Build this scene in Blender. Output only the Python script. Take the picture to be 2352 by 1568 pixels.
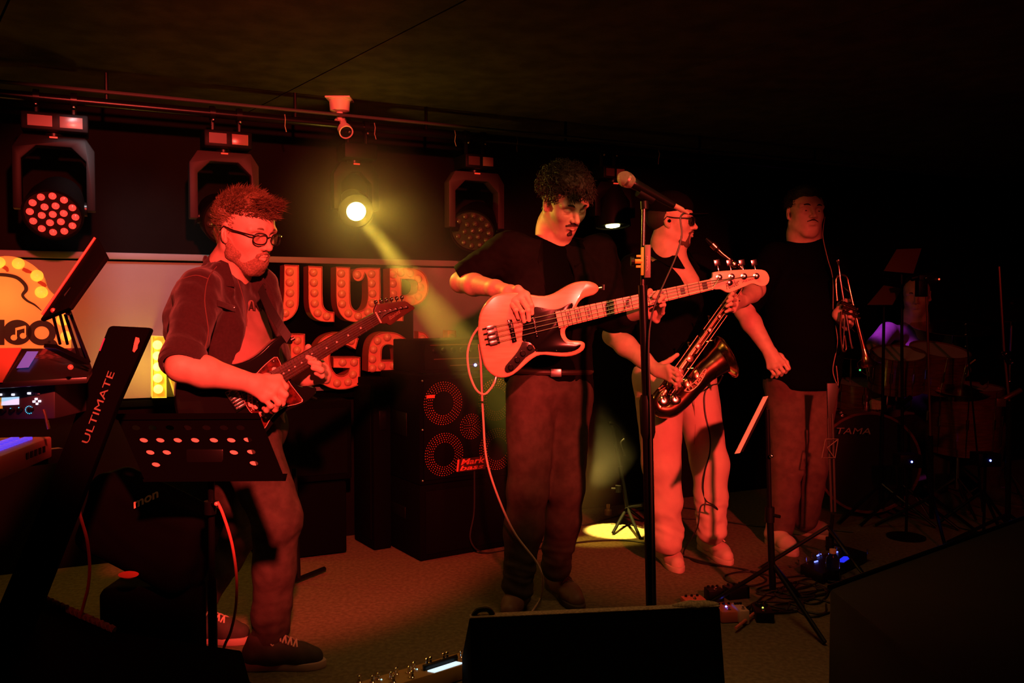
import bpy, bmesh, math, random
import numpy as np
from math import sin, cos, pi, radians, sqrt, atan2, tan
from mathutils import Vector, Matrix
for o in list(bpy.data.objects): bpy.data.objects.remove(o, do_unlink=True)
random.seed(7)
sc = bpy.context.scene
COL = sc.collection
# ------------------------------------------------------------------ camera
FPX, CX, CY = 2000.0, 1176.0, 784.0
PITCH = math.atan(79/2000.0)
CAM = Vector((0, 0, 1.25))
cd = bpy.data.cameras.new('camera'); cam = bpy.data.objects.new('camera', cd); COL.objects.link(cam)
cam.location = CAM; cam.rotation_euler = (pi/2 - PITCH, 0, 0)
cd.sensor_width = 36; cd.lens = FPX/2352*36; cd.clip_start = .05; cd.clip_end = 60
sc.camera = cam
# ------------------------------------------------------------------ colour management, world
sc.view_settings.view_transform = 'Standard'; sc.view_settings.look = 'None'
sc.view_settings.gamma = 1; sc.view_settings.use_curve_mapping = False
sc.view_settings.exposure = 0.0
w = bpy.data.worlds.new('world'); sc.world = w; w.use_nodes = True
bgn = w.node_tree.nodes['Background']; bgn.inputs[0].default_value = (.5, .3, .15, 1); bgn.inputs[1].default_value = 0.0012
sc.cycles.max_bounces = 4; sc.cycles.volume_bounces = 0; sc.cycles.diffuse_bounces = 2
sc.cycles.glossy_bounces = 3; sc.cycles.transmission_bounces = 4; sc.cycles.use_denoising = True
sc.cycles.sample_clamp_indirect = 4
sc.cycles.volume_step_rate = 1; sc.cycles.volume_preview_step_rate = 1
def ray(px, py):
    s, c = sin(PITCH), cos(PITCH)
    a, b = (px-CX)/FPX, (CY-py)/FPX
    return Vector((a, c + b*s, -s + b*c))
def P(px, py, Y):                       # the point on a pixel's line of sight at distance Y
    r = ray(px, py); return CAM + r*(Y/r.y)
def PZ(px, py, z):                      # ... at height z
    r = ray(px, py); return CAM + r*((z-CAM.z)/r.z)
def PP(px, py, o, n):                   # ... on a plane
    r = ray(px, py); return CAM + r*((o-CAM).dot(n)/r.dot(n))
# ------------------------------------------------------------------ stage lamps, plus fill lamps added for brightness (positions in metres)
def aim(o, loc, to):
    o.location = loc; o.rotation_euler = (Vector(to)-Vector(loc)).to_track_quat('-Z', 'Y').to_euler()
def spot(name, loc, to, power, col, angle, blend=.3, size=.04):
    l = bpy.data.lights.new(name, 'SPOT'); l.energy = power; l.color = col
    l.spot_size = radians(angle); l.spot_blend = blend; l.shadow_soft_size = size
    o = bpy.data.objects.new(name, l); COL.objects.link(o); aim(o, loc, to); return o
def point(name, loc, power, col, size=.03):
    l = bpy.data.lights.new(name, 'POINT'); l.energy = power; l.color = col; l.shadow_soft_size = size
    o = bpy.data.objects.new(name, l); COL.objects.link(o); o.location = loc; return o
RED = (1.0, .064, .044); AMB = (1, .62, .06)
KEY = Vector((-1.3, .3, 2.12))
K1P, K2P = Vector((.02, .3, 2.12)), Vector((1.3, .3, 1.84))
spot('key_left', K1P, Vector((-1.12, 3.9, 1.08)), 1050, RED, 43, .3, .05)
spot('key_right', K2P, P(1545, 850, 4.1), 900, RED, 34, .6, .05)
spot('key_side', Vector((-.75, .9, 2.15)), Vector((-1.12, 1.8, .95)), 12, RED, 26, .6, .05)  # added red spot to brighten the keyboard rig
spot('fill_warm', Vector((.5, 2.6, 2.2)), Vector((.45, 3.9, 0)), 38, (1, .46, .14), 120, .8, .3)
spot('fill_front_left', Vector((-1.1, 1.9, 2.2)), Vector((-1.0, 2.2, .4)), 7, (1, .5, .14), 75, .8, .2)
spot('panel_wash', Vector((-1.6, 3.3, 2.15)), P(330, 640, 4.3), 36, (1, .82, .84), 50, .9, .1)
spot('beam_light', P(824, 488, 4.10), PZ(1385, 1225, 0), 480, AMB, 15, .35, .03)
spot('floor_spot', P(1412, 520, 4.84), PZ(1412, 1218, 0), 5000, (1, .66, .12), 12, .15, .02)
spot('purple_light', P(1900, 470, 5.3), P(2040, 770, 5.68), 52, (.85, .06, 1), 14, .5, .03)
spot('back_rim', P(828, 478, 4.04), P(1330, 560, 3.3), 26, AMB, 46, .5, .03)
point('lamp_halo', P(821, 484, 4.05), 4, AMB, .03)
point('letter_fill', P(330, 845, 4.08), 3.2, (1, .58, .04), .02)  # added point light beside the letter N, no known lamp there
point('sign_glow', P(-5, 680, 3.75), .6, (1, .5, .1), .05)
spot('key_drums', Vector((1.7, .5, 2.12)), P(2160, 880, 5.0), 70, RED, 34, .7, .05)  # added weak red spot to lift the dark drum kit

# ------------------------------------------------------------------ materials
MATS = {}
def mat(name, col, rough=.6, metal=0, emit=None, es=0, noise=0, nscale=40, bump=0, bscale=200, spec=.5, coat=0, col2=None, stretch=None, sheen=0):
    if name in MATS: return MATS[name]
    m = bpy.data.materials.new(name); m.use_nodes = True; nt = m.node_tree; b = nt.nodes['Principled BSDF']
    b.inputs['Base Color'].default_value = (*col, 1); b.inputs['Roughness'].default_value = rough
    b.inputs['Metallic'].default_value = metal; b.inputs['Specular IOR Level'].default_value = spec
    b.inputs['Coat Weight'].default_value = coat; b.inputs['Sheen Weight'].default_value = sheen
    if emit: b.inputs['Emission Color'].default_value = (*emit, 1); b.inputs['Emission Strength'].default_value = es
    tc = nt.nodes.new('ShaderNodeTexCoord'); mp = nt.nodes.new('ShaderNodeMapping'); nt.links.new(tc.outputs['Object'], mp.inputs[0])
    if stretch: mp.inputs['Scale'].default_value = stretch
    if noise or col2:
        n = nt.nodes.new('ShaderNodeTexNoise'); n.inputs['Scale'].default_value = nscale; n.inputs['Detail'].default_value = 5
        nt.links.new(mp.outputs[0], n.inputs['Vector'])
        r = nt.nodes.new('ShaderNodeValToRGB'); c2 = col2 or tuple(max(0, c*(1-noise)) for c in col)
        c1 = col if col2 else tuple(min(1, c*(1+noise*.6)) for c in col)
        r.color_ramp.elements[0].position = .35; r.color_ramp.elements[1].position = .65
        r.color_ramp.elements[0].color = (*c2, 1); r.color_ramp.elements[1].color = (*c1, 1)
        nt.links.new(n.outputs['Fac'], r.inputs[0]); nt.links.new(r.outputs[0], b.inputs['Base Color'])
    if bump:
        n2 = nt.nodes.new('ShaderNodeTexNoise'); n2.inputs['Scale'].default_value = bscale; n2.inputs['Detail'].default_value = 3
        nt.links.new(mp.outputs[0], n2.inputs['Vector'])
        bp = nt.nodes.new('ShaderNodeBump'); bp.inputs['Strength'].default_value = bump; bp.inputs['Distance'].default_value = .004
        nt.links.new(n2.outputs['Fac'], bp.inputs['Height']); nt.links.new(bp.outputs[0], b.inputs['Normal'])
    MATS[name] = m; return m
BLACK = mat('black_plastic', (.004, .004, .004), .45, spec=.2)
BLACKM = mat('black_metal', (.004, .004, .004), .3, spec=.25)
MATTE = mat('matte_black', (.0015, .0015, .0015), .9, spec=.02)
CHROME = mat('chrome', (.75, .75, .75), .18, 1)
STEEL = mat('steel', (.45, .45, .45), .35, 1)
SKIN = mat('skin', (.62, .40, .31), .55, noise=.10, nscale=30, bump=.12, bscale=350)
WHITE = mat('white_paint', (.7, .68, .64), .5)
# ------------------------------------------------------------------ naming
def tag(o, label=None, cat=None, group=None, kind=None):
    if label: o['label'] = label
    if cat: o['category'] = cat
    if group: o['group'] = group
    if kind: o['kind'] = kind
    return o
def thing(name, label, cat, loc=(0, 0, 0), group=None):
    o = bpy.data.objects.new(name, None); COL.objects.link(o); o.location = loc; o.empty_display_size = .05
    return tag(o, label, cat, group)
def link(name, me, parent=None, loc=None):
    o = bpy.data.objects.new(name, me); COL.objects.link(o)
    if parent is not None:
        o.parent = parent
        if parent.type == 'EMPTY': o.location = -parent.location
    if loc is not None: o.location = o.location + Vector(loc)
    return o
# ------------------------------------------------------------------ mesh builder
def basis(d, up=(0, 0, 1)):
    d = Vector(d).normalized(); up = Vector(up)
    if abs(d.dot(up)) > .98: up = Vector((0, 1, 0))
    a = up.cross(d).normalized(); b = d.cross(a); return a, b, d
class MB:
    def __init__(s): s.v = []; s.f = []
    def add(s, vs, fs):
        n = len(s.v); s.v += [tuple(v) for v in vs]; s.f += [tuple(i+n for i in f) for f in fs]; return s
    def box(s, c, size, R=None):
        c = Vector(c); R = R or Matrix.Identity(3); x, y, z = [k/2 for k in size]
        vs = [c + R @ Vector((i*x, j*y, k*z)) for i in (-1, 1) for j in (-1, 1) for k in (-1, 1)]
        return s.add(vs, [(0, 1, 3, 2), (4, 6, 7, 5), (0, 4, 5, 1), (2, 3, 7, 6), (0, 2, 6, 4), (1, 5, 7, 3)])
    def tube(s, pts, r, seg=10, caps=True, flat=None):
        pts = [Vector(p) for p in pts]; n = len(pts)
        rs = r if isinstance(r, (list, tuple)) else [r]*n
        vs = []; fs = []; up = None
        for i, p in enumerate(pts):
            d = (pts[min(i+1, n-1)] - pts[max(i-1, 0)])
            if d.length < 1e-9: d = Vector((0, 0, 1))
            d.normalize()
            if up is None: a, b, _ = basis(d)
            else:
                a = up - d*up.dot(d)
                if a.length < 1e-6: a = basis(d)[0]
                a.normalize(); b = d.cross(a)
            up = a
            for k in range(seg):
                t = 2*pi*k/seg; vs.append(p + a*(cos(t)*rs[i]) + b*(sin(t)*rs[i]))
        for i in range(n-1):
            for k in range(seg):
                k2 = (k+1) % seg; fs.append((i*seg+k, i*seg+k2, (i+1)*seg+k2, (i+1)*seg+k))
        if caps: fs.append(tuple(range(seg-1, -1, -1))); fs.append(tuple((n-1)*seg+k for k in range(seg)))
        return s.add(vs, fs)
    def cyl(s, a, b, r, r2=None, seg=16): return s.tube([a, b], [r, r2 if r2 is not None else r], seg)
    def lathe(s, o, d, prof, seg=24, up=(0, 0, 1)):      # prof: (distance along d, radius)
        a, b, d = basis(d, up); o = Vector(o); vs = []; fs = []; n = len(prof)
        for h, r in prof:
            for k in range(seg):
                t = 2*pi*k/seg; vs.append(o + d*h + a*(cos(t)*r) + b*(sin(t)*r))
        for i in range(n-1):
            for k in range(seg):
                k2 = (k+1) % seg; fs.append((i*seg+k, i*seg+k2, (i+1)*seg+k2, (i+1)*seg+k))
        return s.add(vs, fs)
    def ball(s, c, r, seg=12, rings=8, sc3=(1, 1, 1), R=None):
        c = Vector(c); R = R or Matrix.Identity(3); vs = []; fs = []
        for i in range(rings+1):
            ph = pi*i/rings
            for k in range(seg):
                t = 2*pi*k/seg
                vs.append(c + R @ Vector((r*sin(ph)*cos(t)*sc3[0], r*sin(ph)*sin(t)*sc3[1], r*cos(ph)*sc3[2])))
        for i in range(rings):
            for k in range(seg):
                k2 = (k+1) % seg; fs.append((i*seg+k, (i+1)*seg+k, (i+1)*seg+k2, i*seg+k2))
        return s.add(vs, fs)
    def prism(s, pts, off, n=None):                     # closed outline in space, pushed by vector off
        pts = [Vector(p) for p in pts]; off = Vector(off); n = len(pts)
        vs = pts + [p+off for p in pts]
        fs = [tuple(range(n)), tuple(range(2*n-1, n-1, -1))] + [(i, i+n, (i+1) % n + n, (i+1) % n) for i in range(n)]
        return s.add(vs, fs)
    def build(s, name, m, parent=None, smooth=True, bevel=0, bseg=2, label=None, kind=None, tri=False, origin=None, angle=35):
        me = bpy.data.meshes.new(name); org = Vector(origin) if origin is not None else Vector((0, 0, 0))
        me.from_pydata([tuple(Vector(v)-org) for v in s.v], [], s.f)
        bm = bmesh.new(); bm.from_mesh(me)
        bmesh.ops.remove_doubles(bm, verts=bm.verts, dist=1e-6)
        bmesh.ops.recalc_face_normals(bm, faces=bm.faces)
        if bevel:
            es = [e for e in bm.edges if len(e.link_faces) == 2 and e.calc_face_angle(0) > radians(30)]
            bmesh.ops.bevel(bm, geom=es, offset=bevel, segments=bseg, profile=.5, affect='EDGES', clamp_overlap=True)
        bm.to_mesh(me); bm.free()
        if smooth:
            me.polygons.foreach_set('use_smooth', [True]*len(me.polygons))
            try: me.set_sharp_from_angle(angle=radians(angle))
            except Exception: pass
        me.materials.append(m)
        o = link(name, me, parent, org if origin is not None else None)
        if label: o['label'] = label
        if kind: o['kind'] = kind
        return o
def catmull(pts, n=8, closed=False):
    pts = [Vector(p) for p in pts]; N = len(pts); out = []
    for i in range(N if closed else N-1):
        if closed: p0, p1, p2, p3 = pts[(i-1) % N], pts[i], pts[(i+1) % N], pts[(i+2) % N]
        else: p0, p1, p2, p3 = pts[max(i-1, 0)], pts[i], pts[i+1], pts[min(i+2, N-1)]
        for k in range(n):
            t = k/n
            out.append(.5*((2*p1) + (p2-p0)*t + (2*p0-5*p1+4*p2-p3)*t*t + (3*p1-p0-3*p2+p3)*t**3))
    if not closed: out.append(pts[-1])
    return out
def lerp_list(vals, n):                                # spread radii over n samples
    x = np.linspace(0, len(vals)-1, n); return list(np.interp(x, range(len(vals)), vals))
def outline(px, o, n, smooth=4, closed=True):           # pixel outline laid on the thing's own plane
    pts = [PP(x, y, o, n) for x, y in px]
    return catmull(pts, smooth, closed) if smooth > 1 else pts
def text(s, name, m, parent, o, u, v, size, depth=.001, shear=0, fit=None, align='LEFT', label=None, space=1, bold=0):
    """flat lettering: o = baseline start, u = reading direction, v = up"""
    c = bpy.data.curves.new(name, 'FONT'); c.body = s; c.size = 1; c.extrude = 0; c.shear = shear; c.space_character = space; c.align_x = align
    c.offset = bold; c.resolution_u = 3
    ob = bpy.data.objects.new('tmp', c); COL.objects.link(ob)
    dg = bpy.context.evaluated_depsgraph_get(); me = bpy.data.meshes.new_from_object(ob.evaluated_get(dg))
    bpy.data.objects.remove(ob, do_unlink=True); bpy.data.curves.remove(c)
    co = np.array([v_.co[:] for v_ in me.vertices]); u = Vector(u).normalized(); v = Vector(v); v = (v-u*u.dot(v)).normalized(); nn = u.cross(v)
    if fit: sx = fit[0]/max(1e-6, co[:, 0].max()-co[:, 0].min()); sy = fit[1]/max(1e-6, co[:, 1].max()-co[:, 1].min()); x0 = co[:, 0].min(); y0 = co[:, 1].min()
    else: sx = sy = size; x0 = y0 = 0
    o = Vector(o)
    W = [o + u*((c_[0]-x0)*sx) + v*((c_[1]-y0)*sy) for c_ in co]
    bm = bmesh.new(); vs = [bm.verts.new(p) for p in W]
    for p in me.polygons:
        try: bm.faces.new([vs[i] for i in p.vertices])
        except ValueError: pass
    r = bmesh.ops.extrude_face_region(bm, geom=bm.faces[:])
    bmesh.ops.translate(bm, vec=nn*depth, verts=[g for g in r['geom'] if isinstance(g, bmesh.types.BMVert)])
    bmesh.ops.recalc_face_normals(bm, faces=bm.faces)
    me2 = bpy.data.meshes.new(name); bm.to_mesh(me2); bm.free(); bpy.data.meshes.remove(me); me2.materials.append(m)
    ob = link(name, me2, parent)
    if label: ob['label'] = label
    return ob
# ------------------------------------------------------------------ solid modelling of soft shapes (distance field -> surface nets)
def npv(p): return np.array([p[0], p[1], p[2]], dtype=np.float64)
class SDF:
    def __init__(s): s.ops = []
    def cap(s, a, b, r1, r2=None, k=.02, flat=None, op='u'):
        r2 = r1 if r2 is None else r2; a, b = npv(a), npv(b); R = max(r1, r2)
        if flat is not None: flat = (npv(Vector(flat[0]).normalized()), flat[1]); R *= max(1, flat[1])
        s.ops.append((op, 'cap', (a, b, r1, r2, flat), k, np.minimum(a, b)-R, np.maximum(a, b)+R)); return s
    def chain(s, pts, rs, k=.02, flat=None, op='u'):
        for i in range(len(pts)-1): s.cap(pts[i], pts[i+1], rs[i], rs[i+1], k, flat, op)
        return s
    def ell(s, c, r, R=None, k=.02, op='u'):
        c = npv(c); R = np.eye(3) if R is None else np.array(R); r = np.array(r, float); m = r.max()
        s.ops.append((op, 'ell', (c, r, R), k, c-m, c+m)); return s
    def plane(s, o, n, k=.004):                          # keep the side the normal points away from
        s.ops.append(('i', 'plane', (npv(o), npv(Vector(n).normalized())), k, None, None)); return s
    def box(s, c, h, R=None, r=.01, k=.01, op='u'):
        c = npv(c); R = np.eye(3) if R is None else np.array(R); h = np.array(h, float); m = np.linalg.norm(h)+r
        s.ops.append((op, 'box', (c, h, R, r), k, c-m, c+m)); return s
    def wrinkle(s, amp, f, seed=0, stretch=(1, 1, 1), c=None, rad=None):
        lo = hi = None
        if c is not None: c = npv(c); lo, hi = c-rad, c+rad
        s.ops.append(('w', 'noise', (amp, f, seed, stretch, c, rad), 0, lo, hi)); return s
    def val(s, kind, pr, X, Y, Z):
        if kind == 'cap':
            a, b, r1, r2, flat = pr; x, y, z = X-a[0], Y-a[1], Z-a[2]; d = b-a
            if flat is not None:
                ax, fc = flat; q = x*ax[0]+y*ax[1]+z*ax[2]; g = (1/fc-1)
                x = x+q*g*ax[0]; y = y+q*g*ax[1]; z = z+q*g*ax[2]; dq = d @ ax; d = d+dq*g*ax
            L = max(d @ d, 1e-12); t = np.clip((x*d[0]+y*d[1]+z*d[2])/L, 0, 1)
            D = np.sqrt((x-t*d[0])**2+(y-t*d[1])**2+(z-t*d[2])**2)-(r1+(r2-r1)*t)
            return D
        if kind == 'ell':
            c, r, R = pr; x, y, z = X-c[0], Y-c[1], Z-c[2]
            q = [(R[0, i]*x+R[1, i]*y+R[2, i]*z)/r[i] for i in range(3)]
            n = np.sqrt(q[0]**2+q[1]**2+q[2]**2); g = np.sqrt((q[0]/r[0])**2+(q[1]/r[1])**2+(q[2]/r[2])**2)+1e-9
            return n*(n-1)/g
        if kind == 'box':
            c, h, R, rr = pr; x, y, z = X-c[0], Y-c[1], Z-c[2]
            q = [np.abs(R[0, i]*x+R[1, i]*y+R[2, i]*z)-(h[i]-rr) for i in range(3)]
            return np.sqrt(sum(np.maximum(a, 0)**2 for a in q)) + np.minimum(np.maximum(q[0], np.maximum(q[1], q[2])), 0) - rr
        if kind == 'plane':
            o, n = pr; return (X-o[0])*n[0]+(Y-o[1])*n[1]+(Z-o[2])*n[2]
        if kind == 'noise':
            amp, f, sd, st, c, rad = pr; x, y, z = X*f*st[0]+sd, Y*f*st[1]+sd*1.7, Z*f*st[2]+sd*.3
            wx = x+.9*np.sin(y*1.3+z*.7); wy = y+.9*np.sin(z*1.1+x*.6+2); wz = z+.9*np.sin(x*.9+y*1.2+4)
            v = amp*(.6*np.sin(wx+wy*.5)*np.cos(wz*1.1)+.4*np.sin(wz*2.1+wx*1.3)*np.cos(wy*1.7))
            if c is not None: v = v*np.clip(1-np.sqrt((X-c[0])**2+(Y-c[1])**2+(Z-c[2])**2)/rad, 0, 1)
            return v
    def mesh(s, h, lo=None, hi=None, cut=None):
        if lo is None:
            us = [o for o in s.ops if o[0] == 'u']; lo = np.min([o[4] for o in us], 0)-3*h; hi = np.max([o[5] for o in us], 0)+3*h
            for o in s.ops:                               # clip by axis planes roughly
                pass
        lo = np.array(lo, float); hi = np.array(hi, float); n = np.maximum(4, np.ceil((hi-lo)/h).astype(int)+1)
        ax = [lo[i]+h*np.arange(n[i]) for i in range(3)]
        F = np.full(tuple(n), .3, dtype=np.float32)
        for op, kind, pr, k, a, b in s.ops:
            if a is None: sl = [slice(0, n[i]) for i in range(3)]
            else:
                m = k+2*h if op != 'w' else 0
                i0 = [max(0, int((a[i]-m-lo[i])/h)) for i in range(3)]; i1 = [min(n[i], int((b[i]+m-lo[i])/h)+2) for i in range(3)]
                if any(i1[i] <= i0[i] for i in range(3)): continue
                sl = [slice(i0[i], i1[i]) for i in range(3)]
            X = ax[0][sl[0]][:, None, None]; Y = ax[1][sl[1]][None, :, None]; Z = ax[2][sl[2]][None, None, :]
            g = s.val(kind, pr, X, Y, Z); f = F[tuple(sl)]
            if op == 'u': hh = np.maximum(k-np.abs(f-g), 0); F[tuple(sl)] = np.minimum(f, g)-hh*hh/(4*max(k, 1e-9))
            elif op == 's': g = -g; hh = np.maximum(k-np.abs(f-g), 0); F[tuple(sl)] = np.maximum(f, g)+hh*hh/(4*max(k, 1e-9))
            elif op == 'i': hh = np.maximum(k-np.abs(f-g), 0); F[tuple(sl)] = np.maximum(f, g)+hh*hh/(4*max(k, 1e-9))
            elif op == 'w': F[tuple(sl)] = f+g
        return nets(F, lo, h)
def nets(F, lo, h):
    ins = F < 0; nx, ny, nz = F.shape
    c = np.zeros((nx-1, ny-1, nz-1), dtype=np.uint8)
    for i in (0, 1):
        for j in (0, 1):
            for k in (0, 1): c += ins[i:nx-1+i, j:ny-1+j, k:nz-1+k]
    act = (c > 0) & (c < 8); idx = np.argwhere(act)
    if len(idx) == 0: return np.zeros((0, 3)), np.zeros((0, 4), int)
    vid = np.full(act.shape, -1, dtype=np.int64); vid[act] = np.arange(len(idx))
    acc = np.zeros((len(idx), 3)); cnt = np.zeros(len(idx))
    cr = [(0, 0, 0), (1, 0, 0), (0, 1, 0), (1, 1, 0), (0, 0, 1), (1, 0, 1), (0, 1, 1), (1, 1, 1)]
    V = [F[idx[:, 0]+a, idx[:, 1]+b, idx[:, 2]+d].astype(float) for a, b, d in cr]
    for p, q in ((0, 1), (2, 3), (4, 5), (6, 7), (0, 2), (1, 3), (4, 6), (5, 7), (0, 4), (1, 5), (2, 6), (3, 7)):
        m = (V[p] < 0) != (V[q] < 0); t = np.where(m, V[p]/np.where(m, V[p]-V[q], 1), 0)
        A = np.array(cr[p], float); B = np.array(cr[q], float)
        acc += m[:, None]*(A+(B-A)*t[:, None]); cnt += m
    v = lo+h*(idx+acc/np.maximum(cnt, 1)[:, None])
    fs = []
    for axis in range(3):
        a = ins.take(range(F.shape[axis]-1), axis); b = ins.take(range(1, F.shape[axis]), axis)
        o1, o2 = [(1, 2), (2, 0), (0, 1)][axis]
        e = np.argwhere(a != b); e = e[(e[:, o1] > 0) & (e[:, o2] > 0) & (e[:, o1] < F.shape[o1]-1) & (e[:, o2] < F.shape[o2]-1)]
        if not len(e): continue
        sg = a[tuple(e.T)]
        def vi(d1, d2):
            q = e.copy(); q[:, o1] -= d1; q[:, o2] -= d2; return vid[tuple(q.T)]
        Q = np.stack([vi(1, 1), vi(0, 1), vi(0, 0), vi(1, 0)], 1)
        Q[~sg] = Q[~sg][:, ::-1]; fs.append(Q)
    f = np.concatenate(fs); f = f[(f >= 0).all(1)]
    return v, f
def sdf_obj(name, parts, m, parent, label=None, smooth_iter=0, kind=None):
    """parts: list of (SDF, voxel, lo, hi, list of boxes to leave out)"""
    VV = []; FF = []; n = 0
    for p in parts:
        s, h = p[0], p[1]; v, f = s.mesh(h, *(p[2:4] if len(p) > 2 else ()))
        if len(p) > 4 and p[4] and len(f):
            ctr = v[f].mean(1); keep = np.ones(len(f), bool)
            for a, b in p[4]: keep &= ~((ctr > np.array(a)+h*1.2) & (ctr < np.array(b)-h*1.2)).all(1)
            f = f[keep]
        VV.append(v); FF.append(f+n); n += len(v)
    v = np.concatenate(VV); f = np.concatenate(FF)
    used = np.zeros(len(v), bool); used[f.ravel()] = True; mp = np.cumsum(used)-1; v = v[used]; f = mp[f]
    me = bpy.data.meshes.new(name); me.vertices.add(len(v)); me.vertices.foreach_set('co', v.ravel().astype(np.float32))
    me.loops.add(len(f)*4); me.loops.foreach_set('vertex_index', f.ravel().astype(np.int32))
    me.polygons.add(len(f)); me.polygons.foreach_set('loop_start', np.arange(0, len(f)*4, 4, dtype=np.int32))
    me.update(calc_edges=True); me.polygons.foreach_set('use_smooth', np.ones(len(f), bool)); me.materials.append(m)
    o = link(name, me, parent)
    if label: o['label'] = label
    if kind: o['kind'] = kind
    return o
# ================================================================== the room
WA = math.atan(.47); WD = Vector((cos(WA), sin(WA), 0)); WN = Vector((sin(WA), -cos(WA), 0)); WO = Vector((-1.96, 4.22, 0))
ZC = 2.25
def wall(s, z, off=0): return WO + WD*s + WN*off + Vector((0, 0, z))
def WP(px, py, off=0): return PP(px, py, WO+WN*off, WN)
UP = Vector((0, 0, 1))
CARPET = mat('stage_carpet', (.19, .15, .095), .95, col2=(.125, .10, .06), nscale=55, bump=.6, bscale=160, spec=.1)
WALLM = mat('dark_wall_paint', (.0055, .004, .0035), .9, noise=.25, nscale=3, bump=.1, bscale=90, spec=.08)
CEILM = mat('ceiling_felt', (.060, .050, .030), .9, noise=.3, nscale=9, bump=.3, bscale=120, spec=.1)
PANELM = mat('pale_wall_panel', (.19, .19, .195), .6, col2=(.155, .155, .16), nscale=2.2, bump=.08, bscale=60)
fl = MB(); fl.box((1, 3.0, -.05), (9, 9.6, .1)); tag(fl.build('floor', CARPET, smooth=False), kind='structure')
# ceiling boards with recessed joints
ce = MB(); ce.box((1, 3.0, ZC+.10), (9, 9.6, .08)); ceil = tag(ce.build('ceiling', CEILM, smooth=False), kind='structure')
sA, sB = PZ(750, 165, ZC), PZ(1070, 0, ZC); sd = (sB-sA).normalized(); sn = Vector((-sd.y, sd.x, 0))
def clip_poly(poly, o, n):
    out = []
    for i in range(len(poly)):
        a, b = poly[i], poly[(i+1) % len(poly)]; da, db = (a-o).dot(n), (b-o).dot(n)
        if da <= 0: out.append(a)
        if da*db < 0: out.append(a+(b-a)*(da/(da-db)))
    return out
room = [Vector((-3.5, -1.8, ZC)), Vector((5.5, -1.8, ZC)), Vector((5.5, 7.8, ZC)), Vector((-3.5, 7.8, ZC))]
for k in range(-7, 7):
    q = clip_poly(room, sA+sn*(k*1.2+.004), -sn); q = clip_poly(q, sA+sn*((k+1)*1.2-.004), sn) if len(q) > 2 else []
    if len(q) > 2:
        b = MB(); b.prism(q, (0, 0, .055)); b.build('ceiling_board', CEILM, ceil, smooth=False)
wb = MB(); c = wall(3.0, 1.2, -.05); RW = Matrix((WD, -WN, UP)).transposed()
wb.box(c, (9.2, .1, 2.5), RW); wback = tag(wb.build('wall_back', WALLM, smooth=False), kind='structure')
for nm, cc, ss in (('wall_left', (-3.45, 3, 1.2), (.1, 9.6, 2.5)), ('wall_right', (5.45, 3, 1.2), (.1, 9.6, 2.5)), ('wall_front', (1, -1.75, 1.2), (9, .1, 2.5))):
    b = MB(); b.box(cc, ss); tag(b.build(nm, WALLM, smooth=False), kind='structure')
# pale panel and the ledge above it
zt, zb = 1.495, .80
s0 = -1.5; s1 = (WP(1205, 650, .03)-WO).dot(WD)
b = MB(); b.box(wall((s0+s1)/2, (zt+zb)/2-.01, .015), (s1-s0, .03, zt-zb-.03), RW); b.build('wall_panel', PANELM, wback, smooth=False, label='pale lower wall panel')
b = MB(); b.box(wall((s0+s1)/2, zt, .03), (s1-s0, .06, .032), RW); b.build('ledge', PANELM, wback, bevel=.003)
b = MB(); b.box(wall((s0+s1)/2, zb-.02, .03), (s1-s0, .06, .03), RW); b.build('lower_ledge', MATTE, wback, bevel=.003)
# ------------------------------------------------------------------ marquee letters
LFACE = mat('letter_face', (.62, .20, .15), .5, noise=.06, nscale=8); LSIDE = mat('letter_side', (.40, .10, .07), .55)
LBULB = mat('letter_bulb', (.60, .27, .20), .28, spec=.6)
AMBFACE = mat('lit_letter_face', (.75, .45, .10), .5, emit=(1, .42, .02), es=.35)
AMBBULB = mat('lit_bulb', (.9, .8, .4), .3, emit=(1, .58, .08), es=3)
LOFF = .17
def c2(p): return (600+p[0]/4.356, 580+p[1]/4.356)
def soften(poly):
    for _ in range(2):
        out = []
        for i in range(len(poly)):
            a, b, c = (Vector((*poly[i-1], 0)), Vector((*poly[i], 0)), Vector((*poly[(i+1) % len(poly)], 0))); u, v = b-a, c-b
            an = math.degrees(u.angle(v, 0))
            if 6 < an < 58: p1 = b-u*.25; p2 = b+v*.25; out += [(p1.x, p1.y), (p2.x, p2.y)]
            else: out.append((b.x, b.y))
        poly = out
    return poly
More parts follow.
